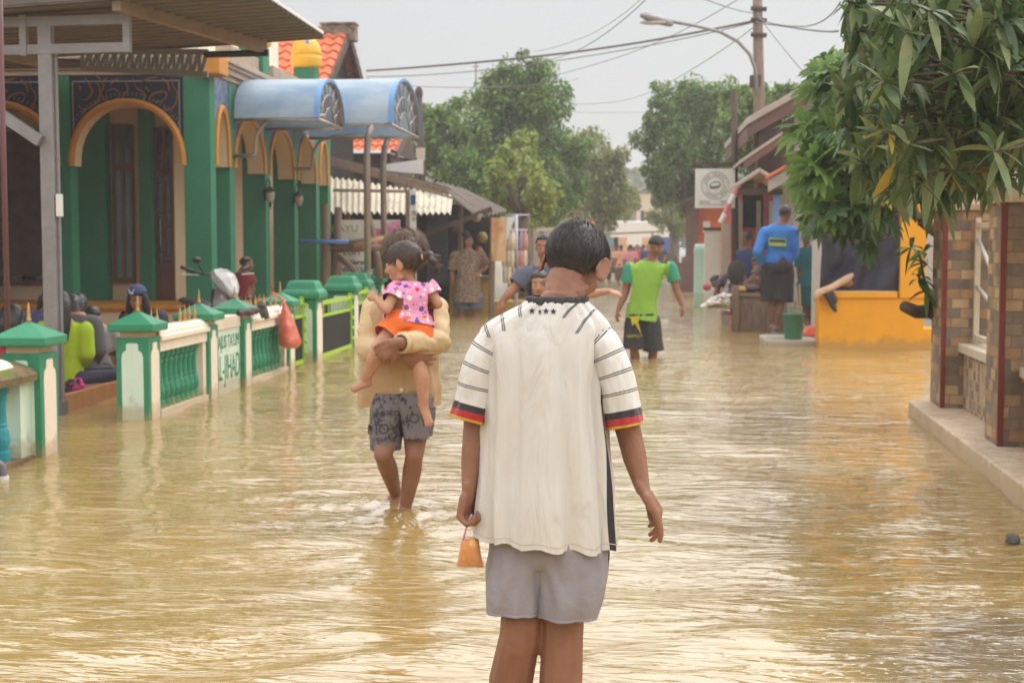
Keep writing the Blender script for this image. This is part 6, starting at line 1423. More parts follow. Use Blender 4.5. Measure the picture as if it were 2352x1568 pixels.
def sleeve(path, hw, dh, seed, lines):
    M_ = 56; pts = [hp(*q) for q in path]; n = len(pts); fine = []; W = []; D = []
    for k in range(n - 1):
        for s_ in range(10):
            t_ = s_ / 10; p0, p1, p2, p3 = pts[max(k - 1, 0)], pts[k], pts[k + 1], pts[min(k + 2, n - 1)]
            fine.append(.5 * ((2 * p1) + (p2 - p0) * t_ + (2 * p0 - 5 * p1 + 4 * p2 - p3) * t_ ** 2 + (3 * p1 - p0 - 3 * p2 + p3) * t_ ** 3)); W.append(hw[k] + (hw[k + 1] - hw[k]) * t_); D.append(dh[k] + (dh[k + 1] - dh[k]) * t_)
    fine.append(pts[-1]); W.append(hw[-1]); D.append(dh[-1]); ln = [0]
    for i in range(1, len(fine)): ln.append(ln[-1] + (fine[i] - fine[i - 1]).length)
    rg = []; att = []
    for i, c in enumerate(fine):
        d = (fine[min(i + 1, len(fine) - 1)] - fine[max(i - 1, 0)]).normalized(); f_ = Vector((0, 1, 0)); x_ = d.cross(f_).normalized(); f_ = x_.cross(d); rr = []; q = ln[i] / ln[-1]
        for k in range(M_):
            th = 2 * math.pi * k / M_; fo = .010 * q * noise.noise((math.cos(th) * 2 + seed, math.sin(th) * 2, q * 2.2)) + .006 * q * (1 - 2 * abs(noise.noise((math.cos(th) * 3 + seed, math.sin(th) * 3, q * 3))))
            rr.append(c + x_ * (math.cos(th) * (W[i] + fo)) + f_ * (math.sin(th) * (D[i] + fo)) ); att.append((ln[-1] - ln[i], 1.0 if lines(th) else 0.0, 0))
        rg.append(rr)
    inner = [[p.lerp(fine[-1], .06) for p in rg[-1]], [p.lerp(fine[-4], .10) for p in rg[-4]]]
    o = obj("sleeve", MB().rings(rg + inner, caps=False), M_jersey, sh, smooth=True); att += [(.6, 0, 0)] * (2 * M_)
    a = o.data.attributes.new("sleeve", 'FLOAT_VECTOR', 'POINT'); a.data.foreach_set('vector', np.array(att, np.float32).ravel()); return o
sleeve([(1180, 766, 0), (1142, 788, 0), (1110, 850, -.005), (1092, 920, -.01), (1080, 966, -.015)], [.038, .054, .055, .050, .049], [.05, .078, .080, .074, .070], 1.3, lambda th: math.sin(th) < .25)
sleeve([(1344, 768, 0), (1376, 790, 0), (1406, 855, -.005), (1424, 925, -.01), (1434, 980, -.015)], [.038, .054, .054, .049, .048], [.05, .078, .080, .074, .070], 4.7, lambda th: math.sin(th) < .25)
cb = MB(); rr0 = rg[-1]
rr1 = [p + Vector((0, 0, .010)) + (p - sum(rr0, Vector()) / N) * -.05 for p in rr0]; rrm = [p + Vector((0, 0, .007)) + (p - sum(rr0, Vector()) / N) * .04 for p in rr0]
obj("collar", MB().rings([[p + Vector((0, 0, -.012)) + (p - sum(rr0, Vector()) / N) * .05 for p in rr0], rrm, rr1, [p + Vector((0, 0, -.03)) for p in rr1]], caps=False), M_black, sh, smooth=True)
def decal(pts, wd, name, m):
    """thin printed strip lying on the shirt cloth"""
    fine = []
    for k in range(len(pts) - 1):
        for s_ in range(12): t_ = s_ / 12; fine.append((pts[k][0] + (pts[k + 1][0] - pts[k][0]) * t_, pts[k][1] + (pts[k + 1][1] - pts[k][1]) * t_))
    fine.append(pts[-1]); g = [[], []]; hit = []
    for x, y in fine:
        h = bvh.ray_cast(CAM, ray(x, y)); 
        if h[0] is not None: hit.append((h[0], h[1]))
    for i, (p, n_) in enumerate(hit):
        d = (hit[min(i + 1, len(hit) - 1)][0] - hit[max(i - 1, 0)][0]); n_ = n_ if n_.dot(CAM - p) > 0 else -n_; s_ = d.cross(n_).normalized() * wd / 2; q = p + n_ * .0015; g[0].append(q + s_); g[1].append(q - s_)
    if len(hit) > 1: return obj(name, MB().sheet(g), m, sh)
for (a_, b_) in (((1152, 703), (1158, 760)), ((1196, 694), (1195, 728)), ((1326, 696), (1294, 730)), ((1366, 710), (1324, 766)), ((1112, 736), (1124, 775))):
    for o_ in (-2.2, 2.2): decal([(a_[0] + o_, a_[1]), ((a_[0] * .45 + b_[0] * .55) + o_ - 1.5, (a_[1] + b_[1]) / 2), (b_[0] + o_, b_[1])], .0022, "shoulder_line", M_black)
for i, (x, y, k_) in enumerate(((1222, 714, 1), (1240, 716, .55), (1254, 714, 1), (1271, 715, 1))):
    pts = []
    for k in range(10):
        an = R(90 + 36 * k); r_ = (8.3 if k % 2 == 0 else 3.4); h = bvh.ray_cast(CAM, ray(x + r_ * math.cos(an) * k_, y - r_ * math.sin(an)))
        if h[0] is not None: pts.append(h[0] + (CAM - h[0]).normalized() * .003)
    if len(pts) > 5:
        c = sum(pts, Vector()) / len(pts); obj("star", MB().add([c] + pts, [(0, 1 + k, 1 + (k + 1) % len(pts)) for k in range(len(pts))]), M_black, sh)
hem = MB(); r0 = rg[2]; cc = sum(r0, Vector()) / N
obj("hem_stitch", MB().rings([[p + (p - cc) * .006 for p in r0], [p + (p - cc) * .010 + Vector((0, 0, .0012)) for p in r0], [p + (p - cc) * .006 + Vector((0, 0, .0026)) for p in r0]], caps=False), mat("stitch_thread", S(206, 196, 184), .8, .1, 60), sh, smooth=True)

M_greyshort = mat("grey_shorts_cloth", S(154, 148, 154), .75, .08, 5, .014, 12)
M_darkgrey = mat("dark_side_stripe", S(72, 68, 70), .75, .06, 9)
def sf(seed):
    def f_(th, q, z):
        hemk = max(0, 1 - q * 1.6)
        return .007 * noise.noise((math.cos(th) * 2 + seed, math.sin(th) * 2, z * 5)) + .009 * hemk * math.sin(th * 5 + seed + 3 * noise.noise((math.cos(th) + seed, math.sin(th), z * 4))) + .006 * (1 - 2 * abs(noise.noise((math.cos(th) * 3 + seed + z * 5, math.sin(th) * 3, z * 6))))
    return f_
LL = loft_px([(1396, 1122, 1244, .092), (1360, 1120, 1250, .096), (1320, 1122, 1260, .098), (1250, 1128, 1280, .094), (1180, 1134, 1290, .085)], HYm + .005, 72, 2.3, 9, sf(1.0))
RR = loft_px([(1408, 1236, 1372, .094), (1370, 1238, 1384, .100), (1320, 1238, 1394, .098), (1250, 1226, 1396, .094), (1180, 1220, 1392, .085)], HYm - .01, 72, 2.3, 9, sf(5.0))
for rr in (LL[0], RR[0]): pass
mb = MB().rings(LL, caps=False); f0 = len(mb.f)
for i in range(len(LL) - 1):
    for k in range(72):
        if 33 <= k < 38: mb.m[i * 72 + k] = 1
mb.rings(RR, caps=False)
for i in range(len(RR) - 1):
    for k in range(72):
        if k in (0, 1, 70, 71): mb.m[f0 + i * 72 + k] = 1
mb.rings(loft_px([(1318, 1190, 1300, .03), (1300, 1165, 1350, .075), (1268, 1134, 1392, .098), (1220, 1130, 1394, .094), (1180, 1134, 1392, .085)], HYm, 72, 2.3, 6))
so_ = obj("shorts", mb, [M_greyshort, M_darkgrey], root, smooth=True)
for L_ in (LL, RR):
    c = sum(L_[0], Vector()) / 72; obj("hem_band", MB().rings([[p + (p - c) * .012 for p in L_[0]], [p + (p - c) * .014 for p in L_[1]], [p + (p - c) * .012 for p in L_[2]], [p + (p - c) * .001 for p in L_[2]]], caps=False), M_greyshort, so_, smooth=True)

# bag of orange drink in his left hand
bt = thing("drink_bag", "clear plastic bag of orange drink hanging from the boy's hand", "drink bag", hp(1080, 1250, -.06))
def pillow(rows, dY, N=28):
    rg = []
    for (y, xl, xr, dp) in rows:
        A, B = hp(xl, y, dY), hp(xr, y, dY); c = (A + B) / 2; a_ = (B - A).length / 2; rg.append([c + Vector((a_ * math.copysign(abs(math.cos(t_)) ** .8, math.cos(t_)), dp * math.sin(t_) * (1 + .12 * noise.noise((math.cos(t_) * 3, y * .05, 2))), 0)) for t_ in [2 * math.pi * k / N for k in range(N)]])
    return MB().rings(rg)
M_film = mat("clear_film", S(240, 238, 236), .12, .03, 30, .004, 30, alpha=.13, spec=.7)
M_drink = mat("orange_drink", S(226, 136, 26), .1, .10, 30, spec=.6, col2=S(240, 176, 80), c2pos=(.52, .6), c2scale=34)
obj("drink", pillow([(1301, 1049, 1111, .004), (1296, 1050, 1110, .014), (1275, 1054, 1105, .024), (1250, 1058, 1101, .022), (1236, 1061, 1098, .017), (1234, 1063, 1096, .012)], -.06), M_drink, bt, smooth=True)
obj("film", pillow([(1304, 1045, 1115, .002), (1298, 1047, 1113, .017), (1275, 1052, 1107, .027), (1236, 1059, 1100, .021), (1212, 1068, 1092, .014), (1192, 1075, 1085, .007), (1182, 1071, 1090, .010)], -.06), M_film, bt, smooth=True)
obj("string", MB().tube([hp(1084, 1180, -.085), hp(1078, 1194, -.09), hp(1070, 1215, -.085), hp(1064, 1240, -.083)], .0024, 6), mat("pink_string", S(226, 150, 190), .5, .1, 9), bt, smooth=True)
# ------------------------------------------------------------------ man carrying a toddler
Y = 7.4
J = joints(Y, dict(pel=(922, 905), waist=(924, 850), chest=(930, 745), neck=(932, 668, .03), head=(928, 588, .06), shR=(862, 708), elR=(846, 798, -.10), wrR=(925, 818, -.36), shL=(1000, 708), elL=(1006, 784, -.16), wrL=(908, 788, -.50),
    hipR=(896, 950), knR=(880, 1044, -.16), anR=(911, 1140, .22), toeR=(924, 1168, .12), hipL=(956, 950), knL=(952, 1044, -.1), anL=(930, 1172, -.02), toeL=(922, 1206, -.14)), (0, -1, 0), (-.1, -1, -.05), 1.66, .235)
J['hdR'] = Vector((1, .05, -.25)); J['hnR'] = Vector((0, 1, .3)); J['hdL'] = Vector((-.8, .25, -.5)); J['hnL'] = Vector((.1, 1, -.2))
man = person("barefoot man in a beige jacket carrying a toddler through the flood", J, SK_brown, .007, dict(thick=.13, rough=.13, freq=4, vol=(1.12, 1.05, 1.12), line=((-1, -.7), (-.4, -.6), (.1, -.12), (.5, .22), (1, .34))), M_hairb, hands={'L': dict(curl=26, thumb=1), 'R': dict(curl=18, thumb=-1, curls=(20, 16, 14, 12))}, hl=.185, lk=.84)
obj("hair_strands", strands(5000, J['head'], J['fr'], .235, ((-1, -.65), (-.4, -.55), (.1, -.1), (.5, .28), (1, .36)), .11, .42, 9, (.2, -.1, 1), .14, 1.06, .0022, .1), mat("brown_strand", S(110, 86, 68), .45, .4, 60), man, fix=False)
M_beige = mat("beige_jacket_cloth", S(188, 156, 120), .75, .08, 4, .03, 6); M_beige2 = mat("pale_sleeve_cloth", S(212, 186, 144), .7, .07, 4, .032, 6.5)
H = 1.66
# jacket body
r_, f_ = Vector((1, 0, 0)), Vector((0, -1, 0)); rows = [(930, 820, 1010, .135), (880, 826, 1006, .14), (830, 836, 1000, .14), (770, 842, 1004, .14), (720, 842, 1012, .13), (690, 862, 1002, .11), (668, 892, 974, .085), (654, 904, 962, .07)]
def loft_at(rows, Yc, N, e, steps, fold=None):
    global HYm
    return loft_px(rows, Yc, N, e, steps, fold)
def jk(th, q, z): return .012 * noise.noise((math.cos(th) * 2, math.sin(th) * 2, z * 3)) + .008 * max(0, 1 - q * 1.6) * math.sin(th * 7 + 2 * noise.noise((math.cos(th), z * 4, 1))) + .007 * (1 - 2 * abs(noise.noise((math.cos(th) * 3, math.sin(th) * 3, z * 5 + 4))))
jb = MB().rings(loft_px(rows, Y, 80, 2.4, 8, jk), caps=False); jo = obj("jacket", jb, M_beige, man, smooth=True)
for s in 'LR':
    mb = MB(); a, b, c = J['sh' + s], J['el' + s], J['wr' + s]; e = b.lerp(c, .86 if s == 'L' else .45)
    pts = [a + Vector((.06 if s == 'R' else -.06, 0, .01)), a, a.lerp(b, .5), b, b.lerp(e, .5), e]; rs = [.06, .068, .068, .064, .060, .048] if s == 'L' else [.06, .068, .068, .066, .062, .052]
    mb.chain(pts, rs, 16); me = fused(mb, .010, 5); me.update()
    ax = (b - a).normalized()
    for v in me.vertices:
        d1 = (v.co - b).length; t1 = (v.co - a).dot(ax); q = v.co
        v.co += v.normal * (.006 * math.sin(t1 * 60 + 5 * noise.noise(q * 6)) * math.exp(-(d1 / .16) ** 2) + .006 * (1 - 2 * abs(noise.noise(Vector((q.x * 9, q.y * 9, q.z * 18 + 3))))) )
    bm = bmesh.new(); bm.from_mesh(me); dd = (c - b).normalized(); p_ = b.lerp(c, .80 if s == 'L' else .40); cut(bm, p_, dd, lambda v: (v - p_).dot(dd) > -.02 and (v - p_).length < .12); bm.to_mesh(me); bm.free()
    shift(me, OFF[man.name]); sl_o = link("sleeve", me, M_beige2, jo, smooth=True)
    if s == 'L':
        cf = MB(); x_ = dd.orthogonal().normalized(); y_ = dd.cross(x_); rg = [[p_ + dd * t_ + (x_ * math.cos(k / 24 * 6.283) + y_ * math.sin(k / 24 * 6.283)) * (rr * .86 + .003 * (k % 2)) for k in range(24)] for t_, rr in ((-.012, .058), (-.006, .063), (.006, .056), (.018, .062), (.03, .054), (.03, .045))]
        obj("cuff", cf.rings(rg, caps=False), M_beige2, jo, smooth=True)
for (x, y) in ((922, 895),): h = P(x, y, Y - .15); obj("snap_button", MB().ell(h, (.010, .006, .010), nu=10, nv=6), M_white, jo, smooth=True)
obj("placket", MB().sheet([[P(x, y, Y - .148 + (0 if y > 850 else .0)) for y in range(835, 930, 8)] for x in (908, 926)]), M_beige, jo)
# patterned grey shorts
M_print = mat("printed_grey_shorts", S(124, 118, 124), .8, .10, 8, col2=S(70, 66, 74), c2pos=(.52, .56), c2scale=26)
mb = MB().rings(loft_px([(1030, 854, 921, .12), (1000, 853, 923, .125), (965, 852, 927, .125), (930, 852, 940, .12), (900, 856, 950, .10)], Y - .055, 64, 2.3, 6, lambda th, q, z: .008 * noise.noise((math.cos(th) * 2, math.sin(th) * 2, z * 6)) + .007 * (1 - q) * math.sin(th * 5 + z * 9)), caps=False)
mb.rings(loft_px([(1002, 926, 991, .12), (975, 924, 994, .125), (945, 918, 997, .125), (915, 905, 998, .12), (900, 900, 994, .10)], Y - .055, 64, 2.3, 6, lambda th, q, z: .008 * noise.noise((math.cos(th) * 2 + 5, math.sin(th) * 2, z * 6)) + .007 * (1 - q) * math.sin(th * 5 + 2 + z * 9)), caps=False)
bs = obj("shorts", mb, M_print, man, smooth=True)
sbv = BVHTree.FromPolygons([v.co + OFF[man.name] for v in bs.data.vertices], [tuple(q.vertices) for q in bs.data.polygons])
for (tx, x, y, w2, sz) in (("UNITED", 886, 950, 4, .04), ("NOW", 886, 986, 2, .075), ("road kit", 884, 1008, 2, .04), ("NOW", 956, 962, 2, .07)):
    text("print", tx, sz, frame(P(x, y, Y - .155), (1, 0, .04), (.02, 0, 1)), M_darkgrey, bs, .0, proj=sbv)

# toddler
Yb = 7.17
J = joints(Yb, dict(pel=(936, 746, -.02), waist=(938, 724), chest=(942, 690), neck=(944, 654, .02), head=(926, 606, .02), shL=(910, 668, -.04), elL=(888, 712, -.12), wrL=(866, 688, -.08), shR=(984, 662, .02), elR=(1006, 698, .0), wrR=(984, 704, .12),
    hipL=(908, 762, -.05), knL=(868, 800, -.12), anL=(838, 876, -.10), toeL=(812, 893, -.13), hipR=(958, 764, -.03), knR=(964, 838, -.10), anR=(974, 930, -.12), toeR=(986, 972, -.13)), (-.35, .95, 0), (-.96, .22, -.12), .86, .222)
J['toes'] = 1; J['hdL'] = Vector((-.6, .2, .5)); J['hnL'] = Vector((.2, .9, -.4))
tod = person("toddler in a pink flowered shirt and orange shorts on the man's arm", J, SK_light, .0065, dict(thick=.07, rough=.05, line=((-1, -.62), (-.4, -.52), (.0, -.14), (.35, -.02), (.7, .16), (1, .22))), M_hairc, hl=.092, lk=1.18, wk=1.06, hands={'L': dict(curl=48, thumb=1), 'R': dict(curl=30)})
obj("hair_strands", strands(5500, J['head'], J['fr'], .222, ((-1, -.55), (-.4, -.46), (.0, -.1), (.35, .02), (.7, .2), (1, .26)), .05, .06, 5, (.0, -.75, .5), .07, 1.0, .0011, .1), mat("dark_brown_strand", S(84, 68, 62), .45, .35, 60), tod, fix=False)
pt = []
for k in range(30):
    rr_ = random.Random(k); a_ = Vector((0, -.50 + rr_.gauss(0, .02), .10 + rr_.gauss(0, .02))); pt.append(([tuple(a_), (rr_.gauss(0, .03), -.66 + rr_.gauss(0, .03), .14 + rr_.gauss(0, .03)), (rr_.gauss(0, .07), -.80 + rr_.gauss(0, .05), -.02 + rr_.gauss(0, .06)), (rr_.gauss(0, .10), -.84 + rr_.gauss(0, .07), -.26 + rr_.gauss(0, .09))], [.05, .045, .03, .008]))
locks(tod, J, pt, M_hairc, name="ponytail", vox=.005)
C = J['head']; f, u, r = J['fr']; obj("hair_band", MB().tube([C + (f * -.5 + u * .1 + (u * math.cos(q) + r * math.sin(q)) * .055) * .222 for q in [k / 10 * 6.283 for k in range(11)]], .006, 6), mat("yellow_band", S(226, 190, 110), .5, .1, 9), tod)
# flowered pink shirt material
m = mat("pink_flowered_cloth", S(236, 158, 196), .8, .04, 5); t = m.node_tree; b = t.nodes['Principled BSDF']; last = b.inputs['Base Color'].links[0].from_socket; tc_ = t.nodes.new('ShaderNodeTexCoord')
for (scale, rad, cols) in ((26, .30, [S(110, 84, 160), S(236, 234, 240), S(206, 60, 90), S(70, 96, 180), S(236, 232, 236), S(226, 130, 90)]), (44, .22, [S(240, 236, 240), S(150, 100, 180), S(236, 200, 216), S(90, 110, 190), S(226, 80, 120)])):
    v = t.nodes.new('ShaderNodeTexVoronoi'); v.inputs['Scale'].default_value = scale; t.links.new(tc_.outputs['Object'], v.inputs['Vector'])
    nd = t.nodes.new('ShaderNodeTexNoise'); nd.inputs['Scale'].default_value = scale * 3; t.links.new(tc_.outputs['Object'], nd.inputs['Vector'])
    ad = t.nodes.new('ShaderNodeMath'); ad.operation = 'MULTIPLY_ADD'; t.links.new(nd.outputs['Fac'], ad.inputs[0]); ad.inputs[1].default_value = .3; t.links.new(v.outputs['Distance'], ad.inputs[2])
    lt_ = t.nodes.new('ShaderNodeMath'); lt_.operation = 'LESS_THAN'; lt_.inputs[1].default_value = rad + .22; t.links.new(ad.outputs[0], lt_.inputs[0])
    sx = t.nodes.new('ShaderNodeSeparateXYZ'); t.links.new(v.outputs['Color'], sx.inputs[0]); gt = t.nodes.new('ShaderNodeMath'); gt.operation = 'GREATER_THAN'; gt.inputs[1].default_value = .18; t.links.new(sx.outputs[1], gt.inputs[0])
    mu = t.nodes.new('ShaderNodeMath'); mu.operation = 'MULTIPLY'; t.links.new(lt_.outputs[0], mu.inputs[0]); t.links.new(gt.outputs[0], mu.inputs[1])
    rp = t.nodes.new('ShaderNodeValToRGB'); rp.color_ramp.interpolation = 'CONSTANT'; ramp_set(rp, [(i / len(cols), c) for i, c in enumerate(cols)]); t.links.new(sx.outputs[0], rp.inputs[0])
    mx = t.nodes.new('ShaderNodeMixRGB'); t.links.new(mu.outputs[0], mx.inputs[0]); t.links.new(last, mx.inputs[1]); t.links.new(rp.outputs[0], mx.inputs[2]); last = mx.outputs[0]
t.links.new(last, b.inputs['Base Color'])
top(tod, J, .86, m, "shirt", .030, .45, -.005, (.060, .060), .007, 1.25, .008, .0055, .12)
bottom(tod, J, .86, mat("orange_shorts_cloth", S(236, 112, 44), .75, .05, 6), "shorts", .42, .024, .007, 1.25, .004, .05, 1.15)

# ------------------------------------------------------------------ young man in the lime shirt
Y = 17.5
J = joints(Y, dict(pel=(1474, 722), waist=(1476, 690), chest=(1486, 640), neck=(1493, 602, .0), head=(1507, 566, -.06), shR=(1446, 617), elR=(1438, 668), wrR=(1420, 712, -.05), shL=(1540, 614), elL=(1553, 664), wrL=(1567, 700, -.05),
    hipR=(1458, 740), knR=(1456, 800, -.05), anR=(1466, 868), hipL=(1494, 740), knL=(1500, 806), anL=(1496, 870)), (.1, -1, 0), (.5, -.72, -.5), 1.66, .225)
J['hdL'] = Vector((.15, .0, -1)); J['hnL'] = Vector((-.8, .3, 0)); J['hdR'] = Vector((-.25, -.1, -1)); J['hnR'] = Vector((.8, .3, 0))
p = person("young man in a lime shirt with green sleeves wading forward", J, SK_brown, .012, dict(thick=.15, rough=.12, freq=5, vol=(1.05, 1.05, 1.08), line=((-1, -.55), (-.4, -.42), (.1, .0), (.5, .2), (1, .30))), M_hair)
lime = mat("lime_shirt_cloth", S(138, 182, 70), .8, .04, 4); lo = top(p, J, 1.66, lime, "shirt", .030, .62, .06, (.048, .050), .012, 1.0, .015, .008, .08)
aq = mat("sea_green_sleeve", S(60, 146, 118), .8, .04, 4)
lo.data.materials.append(aq)
for pl in lo.data.polygons:
    c_ = pl.center + OFF[p.name]
    for s in 'LR':
        dd_ = c_ - J['sh' + s]; out_ = (J['sh' + s] - J['neck']).normalized()
        if side_of(c_, J['sh' + s], J['el' + s])[0] < .098 and dd_.dot(out_) > -.015 - dd_.z * .12: pl.material_index = 1
obj("collar", MB().tube([J['neck'] + Vector((math.cos(q) * .085, math.sin(q) * .075 - .02, .01 + .035 * math.sin(q))) for q in [k / 16 * 6.283 for k in range(17)]], .013, 6), aq, lo, smooth=True)
text("print", "SMA", .06, frame(P(1518, 655, Y - .23), (1, 0, 0), (0, 0, 1)), mat("dark_green_print", S(90, 140, 40), .7, .1, 9), lo, .003)
sb = bottom(p, J, 1.66, mat("black_shorts_cloth", S(58, 56, 56), .8, .12, 6, col2=S(86, 84, 60), c2pos=(.6, .7), c2scale=5), "shorts", 1.0, .028, .012, 1.0, .006, .03, 1.35)
yl = mat("yellow_print", S(196, 180, 50), .7, .1, 9)
obj("lightning_print", MB().prism([P(1448, 728, Y - .20), P(1470, 724, Y - .20), P(1466, 740, Y - .20), P(1473, 768, Y - .20), P(1458, 742, Y - .20), P(1452, 748, Y - .20)], Vector((0, .01, 0))), yl, sb)
text("print", "DISTRICT", .045, frame(P(1458, 772, Y - .2), (1, 0, 0), (0, 0, 1)), yl, sb, .003)

# ------------------------------------------------------------------ boy in slate blue and girl beside him, partly behind the foreground boy
Y = 11.7
J = joints(Y, dict(pel=(1262, 760), chest=(1258, 670), neck=(1258, 612), head=(1252, 568, -.03), shR=(1208, 632), elR=(1180, 664, -.05), wrR=(1154, 690, -.1), shL=(1308, 634), elL=(1330, 690), wrL=(1336, 745), hipR=(1236, 790), knR=(1236, 890), anR=(1238, 990), hipL=(1290, 790), knL=(1290, 890), anL=(1290, 990)), (0, -1, 0), (-.15, -1, -.1), 1.5, .215)
J['hdR'] = Vector((-.35, -.1, -.9)); J['hnR'] = Vector((.7, .4, 0))
p = person("boy in a slate blue shirt reaching sideways behind the foreground boy", J, SK_tan, .010, dict(thick=.1, rough=.06), M_hair)
top(p, J, 1.5, mat("slate_cloth", S(96, 98, 116), .8, .06, 4), "shirt", .02, .72, .06, (.058, .052), .012, 1.0, .01, .006)
bottom(p, J, 1.5, mat("dark_blue_shorts", S(70, 72, 90), .8, .08, 4), "shorts", .85)
Y = 11.2
J = joints(Y, dict(pel=(1252, 830), chest=(1250, 755), neck=(1248, 704), head=(1240, 652, -.02), shR=(1212, 722), elR=(1200, 775), wrR=(1196, 820), shL=(1290, 718), elL=(1352, 676, -.08), wrL=(1400, 668, -.1), hipR=(1234, 850), knR=(1236, 920), anR=(1238, 985), hipL=(1270, 850), knL=(1270, 920), anL=(1270, 985)), (0, -1, 0), (-.1, -1, -.1), 1.22, .205)
J['hdL'] = Vector((1, -.2, -.25)); J['hnL'] = Vector((0, .3, -1))
p = person("girl half hidden by the foreground boy with one arm stretched out", J, SK_light, .009, dict(thick=.08, rough=.04, line=((-1, -.8), (-.2, -.7), (.15, -.35), (.45, .18), (1, .34))), M_hair)
locks(p, J, [([(s * .38, .02, .1), (s * .42, .05, -.3), (s * .40, .08, -.75)], [.10, .10, .04]) for s in (-1, 1)] + [([(0, -.3, 0), (0, -.35, -.5)], [.3, .2])], M_hair)
top(p, J, 1.22, mat("pale_girl_shirt", S(206, 196, 190), .8, .06, 4), "shirt", .018, .5, .06, (.058, .05), .012)
bottom(p, J, 1.22, mat("girl_trousers", S(90, 84, 96), .8, .08, 4), "trousers", 1.6)

# ------------------------------------------------------------------ woman by the stall
Y = 27.4
J = joints(Y, dict(pel=(1074, 672), chest=(1074, 612), neck=(1074, 578), head=(1076, 555), shR=(1046, 590), elR=(1038, 630), wrR=(1044, 660), shL=(1102, 588), elL=(1116, 612, .1), wrL=(1100, 628, -.1), hipR=(1060, 685), knR=(1060, 712), anR=(1062, 742), hipL=(1090, 685), knL=(1092, 712), anL=(1094, 744)), (.15, -1, 0), (.85, -.5, 0), 1.62, .235)
p = person("stout woman in a brown speckled blouse standing by the stall, hand on hip", J, SK_tan, .018, dict(thick=.08, rough=.03, vol=(1, 1, 1)), M_hair, wk=1.2)
f, u, r = J['fr']; obj("hair_bun", MB().ell(J['head'] + (f * -.3 + u * .62) * .235, .075), M_hair, p, smooth=True)
top(p, J, 1.62, mat("brown_speckled_cloth", S(122, 100, 88), .85, .1, 20, col2=S(176, 152, 132), c2pos=(.5, .55), c2scale=30), "blouse", .05, .75, .18, (.075, .07), .02, 1.25, .03, .012, .12)
bottom(p, J, 1.62, mat("denim_blue_cloth", S(104, 112, 136), .8, .1, 5), "shorts", .9, .05, .02, 1.2, .008)

# ------------------------------------------------------------------ people by the amber porch
Y = 20.2
J = joints(Y, dict(pel=(1786, 612), chest=(1786, 552), neck=(1792, 518), head=(1804, 490, .03), shL=(1758, 535), elL=(1741, 578, -.08), wrL=(1752, 612, .1), shR=(1822, 536), elR=(1824, 582, .0), wrR=(1800, 612, -.08), hipL=(1772, 628), knL=(1774, 692), anL=(1774, 748), hipR=(1800, 628), knR=(1794, 692, -.05), anR=(1782, 752, -.1)), (.1, 1, 0), (.3, .9, .0), 1.70, .228)
p = person("man in a bright blue long sleeved jersey standing with his back turned", J, SK_deep, .014, dict(thick=.09, rough=.05), M_hair, face=False)
bj = mat("bright_blue_cloth", S(58, 128, 206), .7, .12, 3, col2=S(40, 80, 176), c2pos=(.45, .6), c2scale=2.2); jo = top(p, J, 1.70, bj, "jersey", .022, 1.85, .03, (.052, .044), .014, 1.0, .0, .008)
obj("back_print", MB().prism([P(x, y, Y - .175) for x, y in ((1766, 545), (1806, 548), (1806, 566), (1766, 564))], Vector((0, .012, 0))), mat("lime_print_patch", S(150, 176, 96), .7, .3, 14), jo)
obj("back_stripe", MB().prism([P(x, y, Y - .18) for x, y in ((1768, 549), (1804, 551), (1804, 557), (1768, 556))], Vector((0, .006, 0))), mat("dark_print", S(56, 66, 70), .7, .2, 20), jo)
bottom(p, J, 1.70, mat("black_cloth", S(48, 44, 46), .8, .08, 5), "shorts", .98, .05, .014, 1.0, .006, .05, 1.5)
Y = 23.2
J = joints(Y, dict(pel=(1858, 650), chest=(1858, 602), neck=(1856, 570), head=(1852, 545), shR=(1838, 580), elR=(1835, 620), wrR=(1838, 654), shL=(1882, 580), elL=(1886, 620), wrL=(1884, 652), hipR=(1850, 660), knR=(1850, 700), anR=(1852, 736), hipL=(1868, 660), knL=(1866, 700), anL=(1866, 738)), (-.1, -1, 0), (-.25, -1, -.05), 1.53, .215)
p = person("woman in a teal dress standing beside the amber porch", J, SK_deep, .016, dict(thick=.08, rough=.03), M_hairc)
tl = mat("teal_dress_cloth", S(40, 100, 106), .8, .08, 4); top(p, J, 1.53, tl, "blouse", .03, .85, .05, (.055, .05), .016, 1.1, .01, .008)
rg = [[P(1858 + 1.2 * 0, y, Y) + Vector((math.cos(k / 24 * 6.283) * a_, math.sin(k / 24 * 6.283) * a_ * .75, 0)) for k in range(24)] for y, a_ in ((640, .17), (660, .185), (690, .17), (702, .165))]
obj("skirt", MB().rings(rg, caps=False), tl, p, smooth=True)
